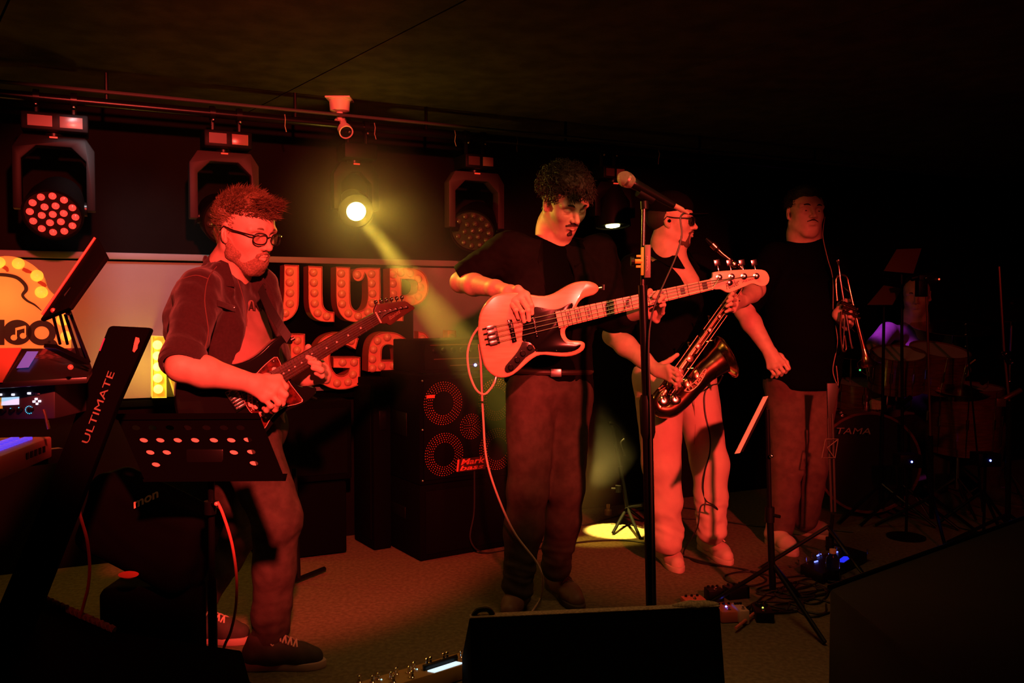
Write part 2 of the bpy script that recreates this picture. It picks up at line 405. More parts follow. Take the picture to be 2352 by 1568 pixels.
def letter(name, polys, bulbs, label, conv=c2, off=LOFF, depth=.13, hole=None, mats=(LFACE, LSIDE, LBULB), br=.022, hemi=.45, group='unlit red marquee letters'):
    polys = soften(polys); hole = soften(hole) if hole else None
    pts = [WP(*conv(p), off) for p in polys]; ctr = sum(pts, Vector())/len(pts)
    t = thing(name, label, 'letter', ctr, group)
    bm = bmesh.new(); loops = [pts] + ([[WP(*conv(p), off) for p in hole]] if hole else [])
    def fill(mb_pts, shift):
        vs_all = []
        es = []
        for lp in mb_pts:
            vs = [bm.verts.new(p+shift) for p in lp]; vs_all.append(vs)
            es += [bm.edges.new((vs[i], vs[(i+1) % len(vs)])) for i in range(len(vs))]
        bmesh.ops.triangle_fill(bm, use_beauty=True, use_dissolve=False, edges=es); return vs_all
    # face plate set a little behind the rim
    fill(loops, -WN*.014)
    r = bmesh.ops.extrude_face_region(bm, geom=bm.faces[:]); bmesh.ops.translate(bm, vec=-WN*.01, verts=[g for g in r['geom'] if isinstance(g, bmesh.types.BMVert)])
    bmesh.ops.recalc_face_normals(bm, faces=bm.faces)
    me = bpy.data.meshes.new('face'); bm.to_mesh(me); bm.free(); me.materials.append(mats[0]); link('face', me, t)
    # the return: a thin wall around each outline
    m = MB()
    for lp in loops:
        n = len(lp); cc = sum(lp, Vector())/n
        area = sum((lp[i]-cc).cross(lp[(i+1) % n]-cc).dot(WN) for i in range(n)); sg = (1 if area > 0 else -1)*(1 if lp is pts else -1)
        inn = []
        for i in range(n):
            e1 = (lp[i]-lp[i-1]).normalized(); e2 = (lp[(i+1) % n]-lp[i]).normalized(); nn = (WN.cross(e1)+WN.cross(e2)); nn = nn.normalized() if nn.length > 1e-6 else WN.cross(e1)
            inn.append(lp[i]+nn*.0035*sg)
        vs = lp + inn + [p-WN*depth for p in lp] + [p-WN*depth for p in inn]; fs = []
        for i in range(n):
            j = (i+1) % n; fs += [(i, j, n+j, n+i), (i, 2*n+i, 2*n+j, j), (n+i, n+j, 3*n+j, 3*n+i), (2*n+i, 3*n+i, 3*n+j, 2*n+j)]
        m.add(vs, fs)
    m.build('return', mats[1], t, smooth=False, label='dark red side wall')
    # standoff holding it to the wall panel
    m = MB(); m.cyl(ctr if hole is None else pts[0]*.9+ctr*.1, (ctr if hole is None else pts[0]*.9+ctr*.1)-WN*(off+.01), .006, seg=8); 
    st = [WP(*conv(bulbs[0]), off)]; m = MB(); m.cyl(st[0]-WN*.03, st[0]-WN*(off-.004), .006, seg=8); m.build('standoff', MATTE, t)
    global BULB_ME
    for bx, by in bulbs:
        p = WP(*conv((bx, by)), off)-WN*.016
        key = (mats[2].name, br)
        if key not in BULBS:
            g = MB(); a, b_, d = basis(WN)
            g.lathe((0, 0, 0), WN, [(0, br), (br*.25, br*.97), (br*.5, br*.84), (br*.72, br*.6), (br*.86, br*.32), (br*.9, 0.001)], 18)
            o = g.build('bulb', mats[2], None, angle=60); BULBS[key] = o.data; bpy.data.objects.remove(o)
        link('bulb', BULBS[key], t, p)
    return t
BULBS = {}
b = MB(); q0, q1 = WP(555, 603, .034), WP(947, 606, .034); q2 = WP(947, 900, .034); sa_, sb_ = (q0-WO).dot(WD), (q1-WO).dot(WD)
b.box(wall((sa_+sb_)/2, (1.478+.83)/2, .040), (sb_-sa_, .016, 1.478-.83), RW); tag(b.build('backing_board', MATTE, None, bevel=.002), 'flat black backing board behind the red marquee letters', 'board')
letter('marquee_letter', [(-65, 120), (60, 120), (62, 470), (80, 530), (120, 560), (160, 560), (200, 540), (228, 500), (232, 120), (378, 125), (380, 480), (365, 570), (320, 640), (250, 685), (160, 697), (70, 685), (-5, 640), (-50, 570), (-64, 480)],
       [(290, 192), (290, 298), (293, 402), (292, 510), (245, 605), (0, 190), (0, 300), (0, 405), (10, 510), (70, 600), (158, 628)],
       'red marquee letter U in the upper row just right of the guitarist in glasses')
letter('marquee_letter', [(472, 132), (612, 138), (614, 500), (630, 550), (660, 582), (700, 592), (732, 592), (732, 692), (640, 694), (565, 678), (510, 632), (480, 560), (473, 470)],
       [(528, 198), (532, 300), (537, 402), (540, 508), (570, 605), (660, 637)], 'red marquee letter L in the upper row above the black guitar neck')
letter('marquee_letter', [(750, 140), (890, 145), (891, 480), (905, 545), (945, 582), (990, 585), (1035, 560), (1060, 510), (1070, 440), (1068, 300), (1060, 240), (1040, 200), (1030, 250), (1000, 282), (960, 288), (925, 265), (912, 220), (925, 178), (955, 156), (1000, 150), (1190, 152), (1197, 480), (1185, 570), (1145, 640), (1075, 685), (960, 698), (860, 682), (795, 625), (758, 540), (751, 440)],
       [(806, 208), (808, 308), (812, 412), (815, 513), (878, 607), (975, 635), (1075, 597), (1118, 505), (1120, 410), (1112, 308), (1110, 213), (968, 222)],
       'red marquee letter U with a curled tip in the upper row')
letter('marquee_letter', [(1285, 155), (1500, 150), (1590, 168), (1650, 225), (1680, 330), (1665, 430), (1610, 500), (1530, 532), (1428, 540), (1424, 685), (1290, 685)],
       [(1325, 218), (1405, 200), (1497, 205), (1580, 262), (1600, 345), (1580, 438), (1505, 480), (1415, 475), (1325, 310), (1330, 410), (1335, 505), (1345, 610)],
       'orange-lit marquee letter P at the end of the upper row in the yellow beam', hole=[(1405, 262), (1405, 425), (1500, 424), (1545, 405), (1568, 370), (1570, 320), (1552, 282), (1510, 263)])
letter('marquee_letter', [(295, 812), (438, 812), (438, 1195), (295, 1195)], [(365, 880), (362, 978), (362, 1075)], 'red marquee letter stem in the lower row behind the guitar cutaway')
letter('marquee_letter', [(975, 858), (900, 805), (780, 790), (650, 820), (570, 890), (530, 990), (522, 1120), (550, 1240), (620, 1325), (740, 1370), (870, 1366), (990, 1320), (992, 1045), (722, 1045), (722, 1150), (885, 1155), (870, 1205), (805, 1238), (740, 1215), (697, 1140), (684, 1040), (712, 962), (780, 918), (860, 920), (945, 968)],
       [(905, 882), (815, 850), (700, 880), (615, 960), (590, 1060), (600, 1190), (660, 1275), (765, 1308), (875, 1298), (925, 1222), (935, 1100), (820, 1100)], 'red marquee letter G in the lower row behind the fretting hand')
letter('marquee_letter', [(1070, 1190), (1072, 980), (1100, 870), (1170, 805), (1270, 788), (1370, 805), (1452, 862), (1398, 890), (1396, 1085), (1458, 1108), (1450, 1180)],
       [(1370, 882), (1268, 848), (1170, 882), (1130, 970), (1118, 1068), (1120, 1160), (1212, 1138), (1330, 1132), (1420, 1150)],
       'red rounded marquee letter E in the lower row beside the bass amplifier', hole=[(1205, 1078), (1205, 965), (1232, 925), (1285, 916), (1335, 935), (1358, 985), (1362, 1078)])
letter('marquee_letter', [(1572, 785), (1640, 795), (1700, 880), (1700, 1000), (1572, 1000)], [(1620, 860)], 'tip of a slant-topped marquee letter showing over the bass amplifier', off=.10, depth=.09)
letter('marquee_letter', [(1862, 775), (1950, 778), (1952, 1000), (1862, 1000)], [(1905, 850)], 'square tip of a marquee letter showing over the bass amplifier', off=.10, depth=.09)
def c1(p): return (p[0]/3.565, 560+p[1]/3.565)
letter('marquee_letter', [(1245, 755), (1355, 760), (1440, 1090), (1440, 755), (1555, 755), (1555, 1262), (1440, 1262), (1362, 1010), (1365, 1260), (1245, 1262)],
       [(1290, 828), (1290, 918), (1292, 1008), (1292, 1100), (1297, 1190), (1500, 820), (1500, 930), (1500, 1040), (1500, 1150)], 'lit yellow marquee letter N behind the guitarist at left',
       conv=c1, mats=(AMBFACE, mat('lit_letter_side', (.8, .62, .2), .5, emit=(1, .6, .05), es=.5), AMBBULB), group='lit marquee letters')  # side wall's own glow stands in for light falling on it
# ------------------------------------------------------------------ the round lit sign at the left
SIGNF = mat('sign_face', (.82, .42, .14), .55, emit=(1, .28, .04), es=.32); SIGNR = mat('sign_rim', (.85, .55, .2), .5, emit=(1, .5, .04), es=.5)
so = WO + WN*.16
spx = [(-75, 640), (-45, 606), (0, 589), (40, 591), (75, 608), (98, 632), (108, 660), (128, 682), (148, 715), (160, 750), (162, 800), (-75, 800)]
pts = catmull([WP(*p, .16) for p in spx[:-1]], 4, False) + [WP(-75, 800, .16)]
ctr = WP(20, 700, .16); sg = thing('round_sign', 'orange lit round-topped sign with bulbs and black lettering behind the laptop', 'sign', ctr)
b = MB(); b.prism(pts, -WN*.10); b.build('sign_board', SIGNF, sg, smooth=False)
BULBSG = mat('sign_bulb', (.95, .75, .3), .3, emit=(1, .5, .03), es=.9)
for x, y, r in ((-2, 603, 13), (42, 605, 13), (85, 633, 13.5), (95, 671, 13.5), (144, 735, 13), (152, 772, 12)):
    p = WP(x, y, .16); g = MB(); g.ball(p, r*p.y/2000, 16, 10); g.build('bulb', BULBSG, sg, label='glowing round bulb')
    q = WP(x+13, y+2, .158)
INK = mat('sign_ink', (.01, .008, .006), .7)
def ribbon(px, wd, name, off=.163, parent=sg, m=INK):
    ps = catmull([WP(x, y, off) for x, y in px], 8); wd = lerp_list(wd, len(ps)); b = MB(); L = []; R_ = []
    for i, p in enumerate(ps):
        d = (ps[min(i+1, len(ps)-1)]-ps[max(0, i-1)]).normalized(); s_ = WN.cross(d)*wd[i]*p.y/4000; L.append(p+s_); R_.append(p-s_)
    n = len(ps); vs = L+R_+[v+WN*.002 for v in L]+[v+WN*.002 for v in R_]
    fs = []
    for i in range(n-1): fs += [(2*n+i, 2*n+i+1, 3*n+i+1, 3*n+i), (i, n+i, n+i+1, i+1), (i, i+1, 2*n+i+1, 2*n+i), (n+i, 3*n+i, 3*n+i+1, n+i+1)]
    b.add(vs, fs); return b.build(name, m, parent, smooth=False)
ribbon([(-40, 640), (-15, 632), (10, 631), (38, 637), (56, 652), (60, 665), (52, 678), (62, 690), (80, 700), (95, 713)], [5, 7, 8, 8, 8, 8, 6, 5, 4, 1.5], 'outline_mark')
# brown crescents between the bulbs
BRN = mat('sign_brown', (.35, .07, .02), .6)
for px in ([(2, 610), (14, 616), (18, 624)], [(52, 617), (62, 622), (74, 626)], [(88, 646), (100, 653), (106, 658)]): ribbon(px, [7, 9, 4], 'painted_shadow', .1625, sg, BRN)
def disc(cx, cy, r1, r0, name, off=.163, m=INK, n=40):
    b = MB(); o = WP(cx, cy, off); k = o.y/2000; vs = []
    for rr in (r1, max(r0, .01)):
        for i in range(n): t = 2*pi*i/n; vs.append(o+WD*(cos(t)*rr*k)+UP*(sin(t)*rr*k))
    b.add(vs+[v+WN*.002 for v in vs], [(i, (i+1) % n, n+(i+1) % n, n+i) for i in range(n)]+[(2*n+i, 3*n+i, 3*n+(i+1) % n, 2*n+(i+1) % n) for i in range(n)]+[(i, 2*n+i, 2*n+(i+1) % n, (i+1) % n) for i in range(n)])
    return b.build(name, m, sg, smooth=False)
disc(40, 763, 29, 0, 'disc_letter'); disc(96, 764, 29, 15, 'ring_letter')
ribbon([(4, 734), (4, 792)], [11, 11], 'bar_letter')
ORN = mat('sign_note', (.82, .42, .14), .55, emit=(1, .28, .04), es=.32)
for a, bq in (([(37, 754), (37, 774)], [3, 3]), ([(58, 748), (58, 770)], [3, 3]), ([(36, 756), (59, 750)], [6, 6])): ribbon(a, bq, 'note_mark', .1665, sg, ORN)
disc(32, 775, 6.5, 0, 'note_mark', .1665, ORN); disc(53, 771, 6.5, 0, 'note_mark', .1665, ORN)
ribbon([(108, 790), (122, 785), (130, 796)], [10, 10, 8], 'tail_mark')
# ------------------------------------------------------------------ lighting rail with moving heads, camera
RY = lambda X: 4.606 + .485*X
RZ = 2.12
RO = Vector((-1.87, 3.70, RZ)); RD = Vector((cos(math.atan(.485)), sin(math.atan(.485)), 0)); RN = Vector((RD.y, -RD.x, 0))
RR = Matrix((RD, -RN, UP)).transposed()
def railp(px): r = ray(px, 400); t = (4.606)/(r.y-.485*r.x); return Vector((r.x*t, r.y*t, RZ))
rl = thing('lighting_rail', 'long dark steel lighting rail under the ceiling above the stage', 'rail', RO)
b = MB(); b.tube([RO-RD*1.3, RO+RD*5.0], .02, 12); b.build('rail_tube', STEEL if False else BLACKM, rl)
b = MB(); b.tube([RO-RD*1.3+UP*.045+RN*.02, RO+RD*5.0+UP*.045+RN*.02], .008, 8); b.build('upper_cable', mat('cable_grey', (.05, .05, .05), .5), rl)
for s in (-.9, .15, .95, 1.6, 2.4, 3.3, 4.2):
    b = MB(); p = RO+RD*s; b.cyl(p, p+UP*(ZC-RZ+.01), .008, seg=8); b.build('drop_rod', BLACKM, rl)
rr = random.Random(3)
for s in (.9, 1.16, 1.19, 1.33, 1.75, 2.1, 3.0):
    p = RO+RD*s; b = MB(); b.tube([p+UP*.024+RN*.01, p+RN*.024, p-UP*.03+RN*.012, p-UP*.055+RD*.008+RN*rr.uniform(0, .02)], .0022, 6); b.build('cable_tie', mat('tie', (.35, .3, .2), .4), rl, label='pale cable tie')
LEDOFF = mat('led_lens', (.05, .045, .03), .08, spec=.9, coat=.6)
LEDRED = mat('led_lens_red', (.3, .02, .02), .2, emit=(1, .03, .02), es=2.2)
HEADB = mat('fixture_black', (.003, .003, .003), .5, spec=.12); YOKEM = mat('yoke_paint', (.035, .024, .024), .5, spec=.15)
SCRN = mat('fixture_screen', (.25, .14, .12), .25)
LENSME = {}
def moving_head(px, base, lens, label, n, r=.115, lensm=LEDOFF, yoke=HEADB, lit=None, tipped=None, Yoff=0, scr=True, roll=0):
    p = railp(px) ; k = p.y/2000
    bz = P(base[0], base[1], p.y+.02).z
    t = thing('moving_head_light', label, 'stage light', (p.x, p.y, bz), 'moving head stage lights')
    bc = Vector((p.x, p.y, bz)); bw, bh = base[2]*k, base[3]*k
    b = MB(); b.box(bc, (bw, .16, bh), RR); bs = b.build('base', HEADB, t, bevel=.008)
    if scr:
        b = MB(); b.box(bc+RN*.081+RD*bw*.24, (bw*.34, .004, bh*.62), RR); b.build('display', SCRN, bs, bevel=.001, label='reddish display window')
        b = MB(); b.box(bc+RN*.081-RD*bw*.22, (bw*.36, .004, bh*.6), RR); b.build('label_plate', mat('plate', (.07, .035, .03), .4), bs)
    for sx in (-1, 1):
        q = bc+RD*bw*.28*sx
        b = MB(); b.tube([q+UP*bh*.5, Vector((q.x, q.y, RZ-.015))], .011, 8); b.tube([q-RD*.012+UP*(RZ-bz), q+RD*.012+UP*(RZ-bz)], .032, 14); b.build('clamp', BLACKM, t)
        b = MB(); b.ball(q+UP*(RZ-bz-.035)+RN*.034, .007, 8, 6); b.build('clamp_bolt', STEEL, t)
    hc = P(lens[0], lens[1], p.y+Yoff)
    # yoke: octagonal arch
    top = bz-bh/2-.012-hc.z; W = .150*r/.115; wi = W-.035
    pr = [(-W, -.01), (-W, top-.055), (-W+.035, top), (W-.035, top), (W, top-.055), (W, -.01), (wi, -.01), (wi, top-.10), (wi-.055, top-.045), (-wi+.055, top-.045), (-wi, top-.10), (-wi, -.01)]
    b = MB(); b.prism([hc+RD*a+UP*z+RN*.035 for a, z in pr], -RN*.07); b.build('yoke', yoke, t, bevel=.004, smooth=True)
    b = MB(); b.cyl(hc+UP*(top-.001), Vector((hc.x, hc.y, bz-bh/2+.002)), .035, seg=16); b.build('pan_joint', BLACKM, t)
    b = MB(); b.box(hc+UP*(top-.008)+RN*.038, (.03, .006, .006), RR); b.build('status_light', mat('status_red', (.3, .02, .02), .4, emit=(1, .05, .02), es=.7) , t)
    n = Vector(n).normalized(); a, c, d = basis(n)
    b = MB(); b.lathe(hc, n, [(-.16, .001), (-.16, r*.55), (-.12, r*.75), (-.03, r*.95), (.05, r), (.062, r), (.062, r*.93), (.05, r*.92), (.05, .001)], 36); hd = b.build('head', HEADB, t, angle=30)
    for s_ in (-1, 1):
        b = MB(); b.cyl(hc+RD*(wi+.002)*s_, hc+RD*(r*.8)*s_, .03, seg=14); b.build('tilt_joint', BLACKM, t)
    f = hc + n*.050
    if lit is None:
        b = MB(); b.lathe(f, n, [(0, r*.92), (.004, r*.92), (.004, .001)], 32); b.build('lens_plate', mat('lens_plate', (.02, .018, .015), .25), hd)
        pos = [(0, 0)]+[(r*.36*cos(radians(60*i+roll)), r*.36*sin(radians(60*i+roll))) for i in range(6)]+[(r*.72*cos(radians(30*i+roll+15)), r*.72*sin(radians(30*i+roll+15))) for i in range(12)]
        for u, v in pos:
            g = MB(); lr = r*.125; q = f+n*.004+a*u+c*v
            g.lathe(q, n, [(0, lr), (lr*.35, lr*.95), (lr*.7, lr*.65), (lr*.95, lr*.25), (lr, .0005)], 12); g.build('led', lensm, hd, angle=60)
    else:
        b = MB(); b.lathe(f, n, [(0, r*.92), (.004, r*.92), (.004, .001)], 32); b.build('lens_plate', HEADB, hd)
        b = MB(); b.lathe(f+n*.004, n, [(0, lit), (.008, lit*.96), (.012, lit*.6), (.014, .001)], 32); b.build('lit_lens', mat('lamp_white', (1, .9, .5), .3, emit=(1, .80, .25), es=14), hd, label='blazing yellow-white lens')
    return t, hc, f, n
moving_head(130, (118, 290, 135, 40), (127, 478), 'moving head stage light with nineteen glowing red lenses at the left end', (.22, -.8, -.55), r=.118, lensm=LEDRED, roll=8)
moving_head(520, (533, 328, 104, 38), (515, 500), 'unlit moving head stage light right behind the guitarist’s hair'.replace('’', "'"), (.55, -.75, -.3), r=.115, yoke=YOKEM)
MH3 = moving_head(820, (821, 354, 76, 34), (815, 478), 'blazing yellow moving head stage light throwing the haze beam', (.25, -.80, -.35), r=.085, lit=.046, scr=False)
moving_head(1090, (1104, 377, 74, 32), (1090, 520), 'unlit moving head stage light with yoke between the yellow beam and the bassist', (-.15, -.85, -.5), r=.118, yoke=YOKEM, roll=5)
moving_head(1395, (1388, 402, 60, 28), (1406, 495), 'dark moving head stage light half hidden by the bassist\'s curls', (.05, -.1, -1), r=.10, lit=.04)
p = railp(821); 
text('ECOL', 'maker_mark', mat('plate_text', (.4, .2, .15), .5), MH3[0], P(808, 352, p.y-.075)+RN*.0, RD, UP, .018, fit=(.045, .011))
# surveillance camera on the ceiling
cc = PZ(780, 226, ZC); k = cc.y/2000
CCW = mat('camera_white', (.70, .58, .52), .5)
t = thing('surveillance_camera', 'white bullet surveillance camera on its ceiling box above the stage', 'camera', cc)
b = MB(); b.lathe(cc, -UP, [(-.002, .055), (.012, .055), (.014, .050), (.060, .046), (.066, .03), (.066, .001)], 24); b.build('junction_box', CCW, t, angle=30)
b = MB(); b.box(cc-UP*.004, (.118, .118, .008)); b.build('mounting_plate', CCW, t, bevel=.002)
b = MB(); b.tube([cc-UP*.066, cc-UP*.095, cc-UP*.11+Vector((.01, -.005, 0))], [.016, .013, .015], 12); b.build('arm', CCW, t)
d = Vector((.35, -.65, -.55)).normalized(); q = cc-UP*.118+Vector((.006, .02, 0))
b = MB(); b.lathe(q, d, [(-.03, .001), (-.03, .03), (.085, .034), (.085, .029), (.08, .029), (.08, .001)], 24); b.build('camera_body', CCW, t, angle=30)
b = MB(); b.lathe(q+d*.0805, d, [(0, .028), (.002, .028), (.002, .001)], 20); b.build('lens_glass', mat('cctv_glass', (.01, .01, .01), .1), t)
# ------------------------------------------------------------------ bass amplifier stack
SA = radians(33); SU = Vector((cos(SA), sin(SA), 0)); SV = Vector((-sin(SA), cos(SA), 0)); RS = Matrix((SU, SV, UP)).transposed()
SC = PZ(965, 1290, 0)
def sp(u, v, z): return SC + SU*u + SV*v + UP*z
TOLEX = mat('black_tolex', (.0022, .002, .002), .85, spec=.04, bump=.4, bscale=400)
GRILL = mat('grille_black', (.0028, .0026, .0024), .8, spec=.04)
def stackbox(z0, z1, u0, u1, v0, v1): b = MB(); b.box(sp((u0+u1)/2, (v0+v1)/2, (z0+z1)/2), (u1-u0, v1-v0, z1-z0), RS); return b
t = thing('subwoofer_cabinet', 'plain black bass bin on the floor under the ringed speaker cabinet', 'speaker', sp(.3, .25, 0))
stackbox(0, .375, 0, .61, 0, .5).build('cabinet', TOLEX, t, bevel=.008)
stackbox(.03, .345, .03, .58, -.006, .004).build('grille', GRILL, t, bevel=.003)
stackbox(.18, .24, -.004, .01, .16, .34).build('side_handle', BLACK, t, bevel=.003)
t = thing('bass_cabinet', 'black four-ring bass speaker cabinet with red lettering behind the bassist', 'speaker', sp(.3, .25, .376))
stackbox(.376, .915, 0, .61, 0, .46).build('cabinet', TOLEX, t, bevel=.008)
gr = stackbox(.40, .895, .02, .59, -.010, .002).build('grille', GRILL, t, bevel=.003)
stackbox(.60, .72, -.004, .01, .14, .30).build('side_handle', BLACK, t, bevel=.003)
for z in (.40, .65, .89):
    b = MB(); b.ball(sp(.012, -.008, z), .006, 8, 6); b.build('corner_screw', STEEL, t)
DOT = mat('grille_dot', (.75, .14, .09), .35, metal=.3)  # red light on the perforations is put into the dot colour
def ring(u, z, r1, r0):
    b = MB(); n = 0; k = r1; stp = .0105
    i = 0
    while True:
        rr_ = r1 - i*stp
        if rr_ < r0: break
        m = max(1, int(2*pi*rr_/.0135)) if rr_ > .004 else 1
        for j in range(m):
            a = 2*pi*(j+.5*(i % 2))/m; q = sp(u+rr_*cos(a), -.0115, z+rr_*sin(a)); x, y_, d = basis(-SV); s_ = .0032
            b.add([q+x*s_, q+y_*s_, q-x*s_, q-y_*s_, q-SV*.0025], [(0, 1, 4), (1, 2, 4), (2, 3, 4), (3, 0, 4)])
        i += 1
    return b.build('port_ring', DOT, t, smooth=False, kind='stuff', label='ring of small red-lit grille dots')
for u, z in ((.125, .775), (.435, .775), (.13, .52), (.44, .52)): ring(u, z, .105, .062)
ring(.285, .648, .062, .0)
RB = mat('logo_red', (.85, .16, .10), .45)
b = MB(); b.prism([sp(.20, -.013, .425), sp(.365, -.013, .425), sp(.38, -.013, .49), (sp(.212, -.013, .49))], -SV*.002); lg = b.build('logo_plate', mat('logo_back', (.06, .015, .012), .5), t, smooth=False)
text('Mark', 'logo_text', RB, t, sp(.222, -.016, .458), SU, UP, .05, fit=(.140, .030), shear=.25, bold=.02)
text('bass', 'logo_text', RB, t, sp(.215, -.016, .430), SU, UP, .05, fit=(.140, .024), shear=.25, bold=.02)
b = MB(); b.prism([sp(.196, -.015, .428), sp(.206, -.015, .428), sp(.214, -.015, .488), sp(.204, -.015, .488)], -SV*.002); b.build('logo_bar', RB, t, smooth=False)
b = MB(); b.box(sp(.055, -.012, .812), (.045, .004, .016), RS); b.build('name_tab', RB, t, bevel=.001)
t = thing('bass_amplifier', 'black bass amplifier head with a blue pilot light on the ringed cabinet', 'amplifier', sp(.28, .2, .916))
stackbox(.925, 1.085, .02, .60, .03, .34).build('case', TOLEX, t, bevel=.006)
for u in (.08, .54):
    for v in (.08, .30): b = MB(); b.cyl(sp(u, v, .914), sp(u, v, .926), .014, seg=10); b.build('foot', BLACK, t)
stackbox(.94, 1.07, .04, .58, .020, .032).build('front_panel', mat('amp_panel', (.004, .004, .003), .7, spec=.06), t, bevel=.002)
for i in range(9):
    u = .09+i*.052; b = MB(); b.lathe(sp(u, .020, 1.035), -SV, [(0, .013), (.012, .012), (.014, .009), (.014, .001)], 14); b.build('knob', BLACK, t)
for z, u0, u1 in ((.958, .14, .40), (.992, .05, .46), (1.062, .03, .5)):
    b = MB(); b.box(sp((u0+u1)/2+.04, .018, z), (u1-u0, .003, .004), RS); b.build('trim_line', mat('amp_trim', (.12, .05, .025), .4), t)
b = MB(); b.ball(PP(1092, 838, sp(0, .014, 0), SV), .0075, 10, 8); b.build('pilot_light', mat('blue_led', (.05, .05, .5), .3, emit=(.08, .12, 1), es=18), t, label='bright blue pilot light')
t = thing('side_amplifier', 'tall plain black cabinet beside the ringed bass cabinet under the letter E', 'speaker', sp(-.08, .4, 0))
stackbox(0, .885, -.11, -.012, .30, .56).build('cabinet', TOLEX, t, bevel=.008)
stackbox(.05, .85, -.115, -.107, .33, .53).build('grille', GRILL, t, bevel=.003)
stackbox(.62, .72, -.08, -.04, .294, .302).build('recessed_handle', BLACKM, t, bevel=.002)
b = MB(); pts = catmull([sp(.30, -.016, .42), sp(.29, -.03, .22), sp(.26, -.045, .08), sp(.34, -.06, .006), sp(.55, -.06, .006), sp(.78, -.03, .006)], 8)
CAB = mat('black_cable', (.012, .011, .01), .5)
tag(b.tube(pts, .0045, 8).build('speaker_cable', CAB), 'thin black cable hanging down the front of the bass cabinets', 'cable')
# ------------------------------------------------------------------ smoke hanging in the yellow beam, thinning away from it
hm = bpy.data.materials.new('haze'); hm.use_nodes = True; nt = hm.node_tree
for n in list(nt.nodes):
    if n.type != 'OUTPUT_MATERIAL': nt.nodes.remove(n)
out = [n for n in nt.nodes][0]
vs = nt.nodes.new('ShaderNodeVolumeScatter'); vs.inputs['Color'].default_value = (1, 1, 1, 1); vs.inputs['Anisotropy'].default_value = .1
tc = nt.nodes.new('ShaderNodeTexCoord'); sx_ = nt.nodes.new('ShaderNodeVectorMath'); sx_.operation = 'MULTIPLY'; sx_.inputs[1].default_value = (1, 1, 0)
ln = nt.nodes.new('ShaderNodeVectorMath'); ln.operation = 'LENGTH'; mr = nt.nodes.new('ShaderNodeMapRange'); mr.interpolation_type = 'SMOOTHSTEP'
mr.inputs['From Min'].default_value = .06; mr.inputs['From Max'].default_value = .46; mr.inputs['To Min'].default_value = .34; mr.inputs['To Max'].default_value = 0
sp1 = nt.nodes.new('ShaderNodeSeparateXYZ'); cb1 = nt.nodes.new('ShaderNodeCombineXYZ'); mn1 = nt.nodes.new('ShaderNodeMath'); mn1.operation = 'MINIMUM'; mn1.inputs[1].default_value = 0
nt.links.new(tc.outputs['Object'], sp1.inputs[0]); nt.links.new(sp1.outputs[0], cb1.inputs[0]); nt.links.new(sp1.outputs[1], cb1.inputs[1]); nt.links.new(sp1.outputs[2], mn1.inputs[0]); nt.links.new(mn1.outputs[0], cb1.inputs[2]); nt.links.new(cb1.outputs[0], ln.inputs[0]); nt.links.new(ln.outputs['Value'], mr.inputs['Value'])
nz = nt.nodes.new('ShaderNodeTexNoise'); nz.inputs['Scale'].default_value = 4; nz.inputs['Detail'].default_value = 2; nt.links.new(tc.outputs['Object'], nz.inputs['Vector'])
m1 = nt.nodes.new('ShaderNodeMath'); m1.operation = 'MULTIPLY'; m2 = nt.nodes.new('ShaderNodeMath'); m2.operation = 'MULTIPLY_ADD'; m2.inputs[1].default_value = 1.2; m2.inputs[2].default_value = .4
nt.links.new(nz.outputs['Fac'], m2.inputs[0]); nt.links.new(mr.outputs[0], m1.inputs[0]); nt.links.new(m2.outputs[0], m1.inputs[1]); nt.links.new(m1.outputs[0], vs.inputs['Density'])
nt.links.new(vs.outputs[0], out.inputs['Volume'])
hA, hB = P(824, 488, 4.10), PZ(1385, 1225, 0); hd = (hB-hA).normalized(); a_, b_, _ = basis(hd)
b = MB(); b.box((0, 0, .74), (.94, .94, 2.46))
hz = b.build('haze', hm, None, smooth=False); hz.matrix_world = Matrix.Translation(hA) @ Matrix((a_, b_, hd)).transposed().to_4x4(); tag(hz, 'thin smoky haze hanging in the yellow beam', 'haze', kind='stuff')
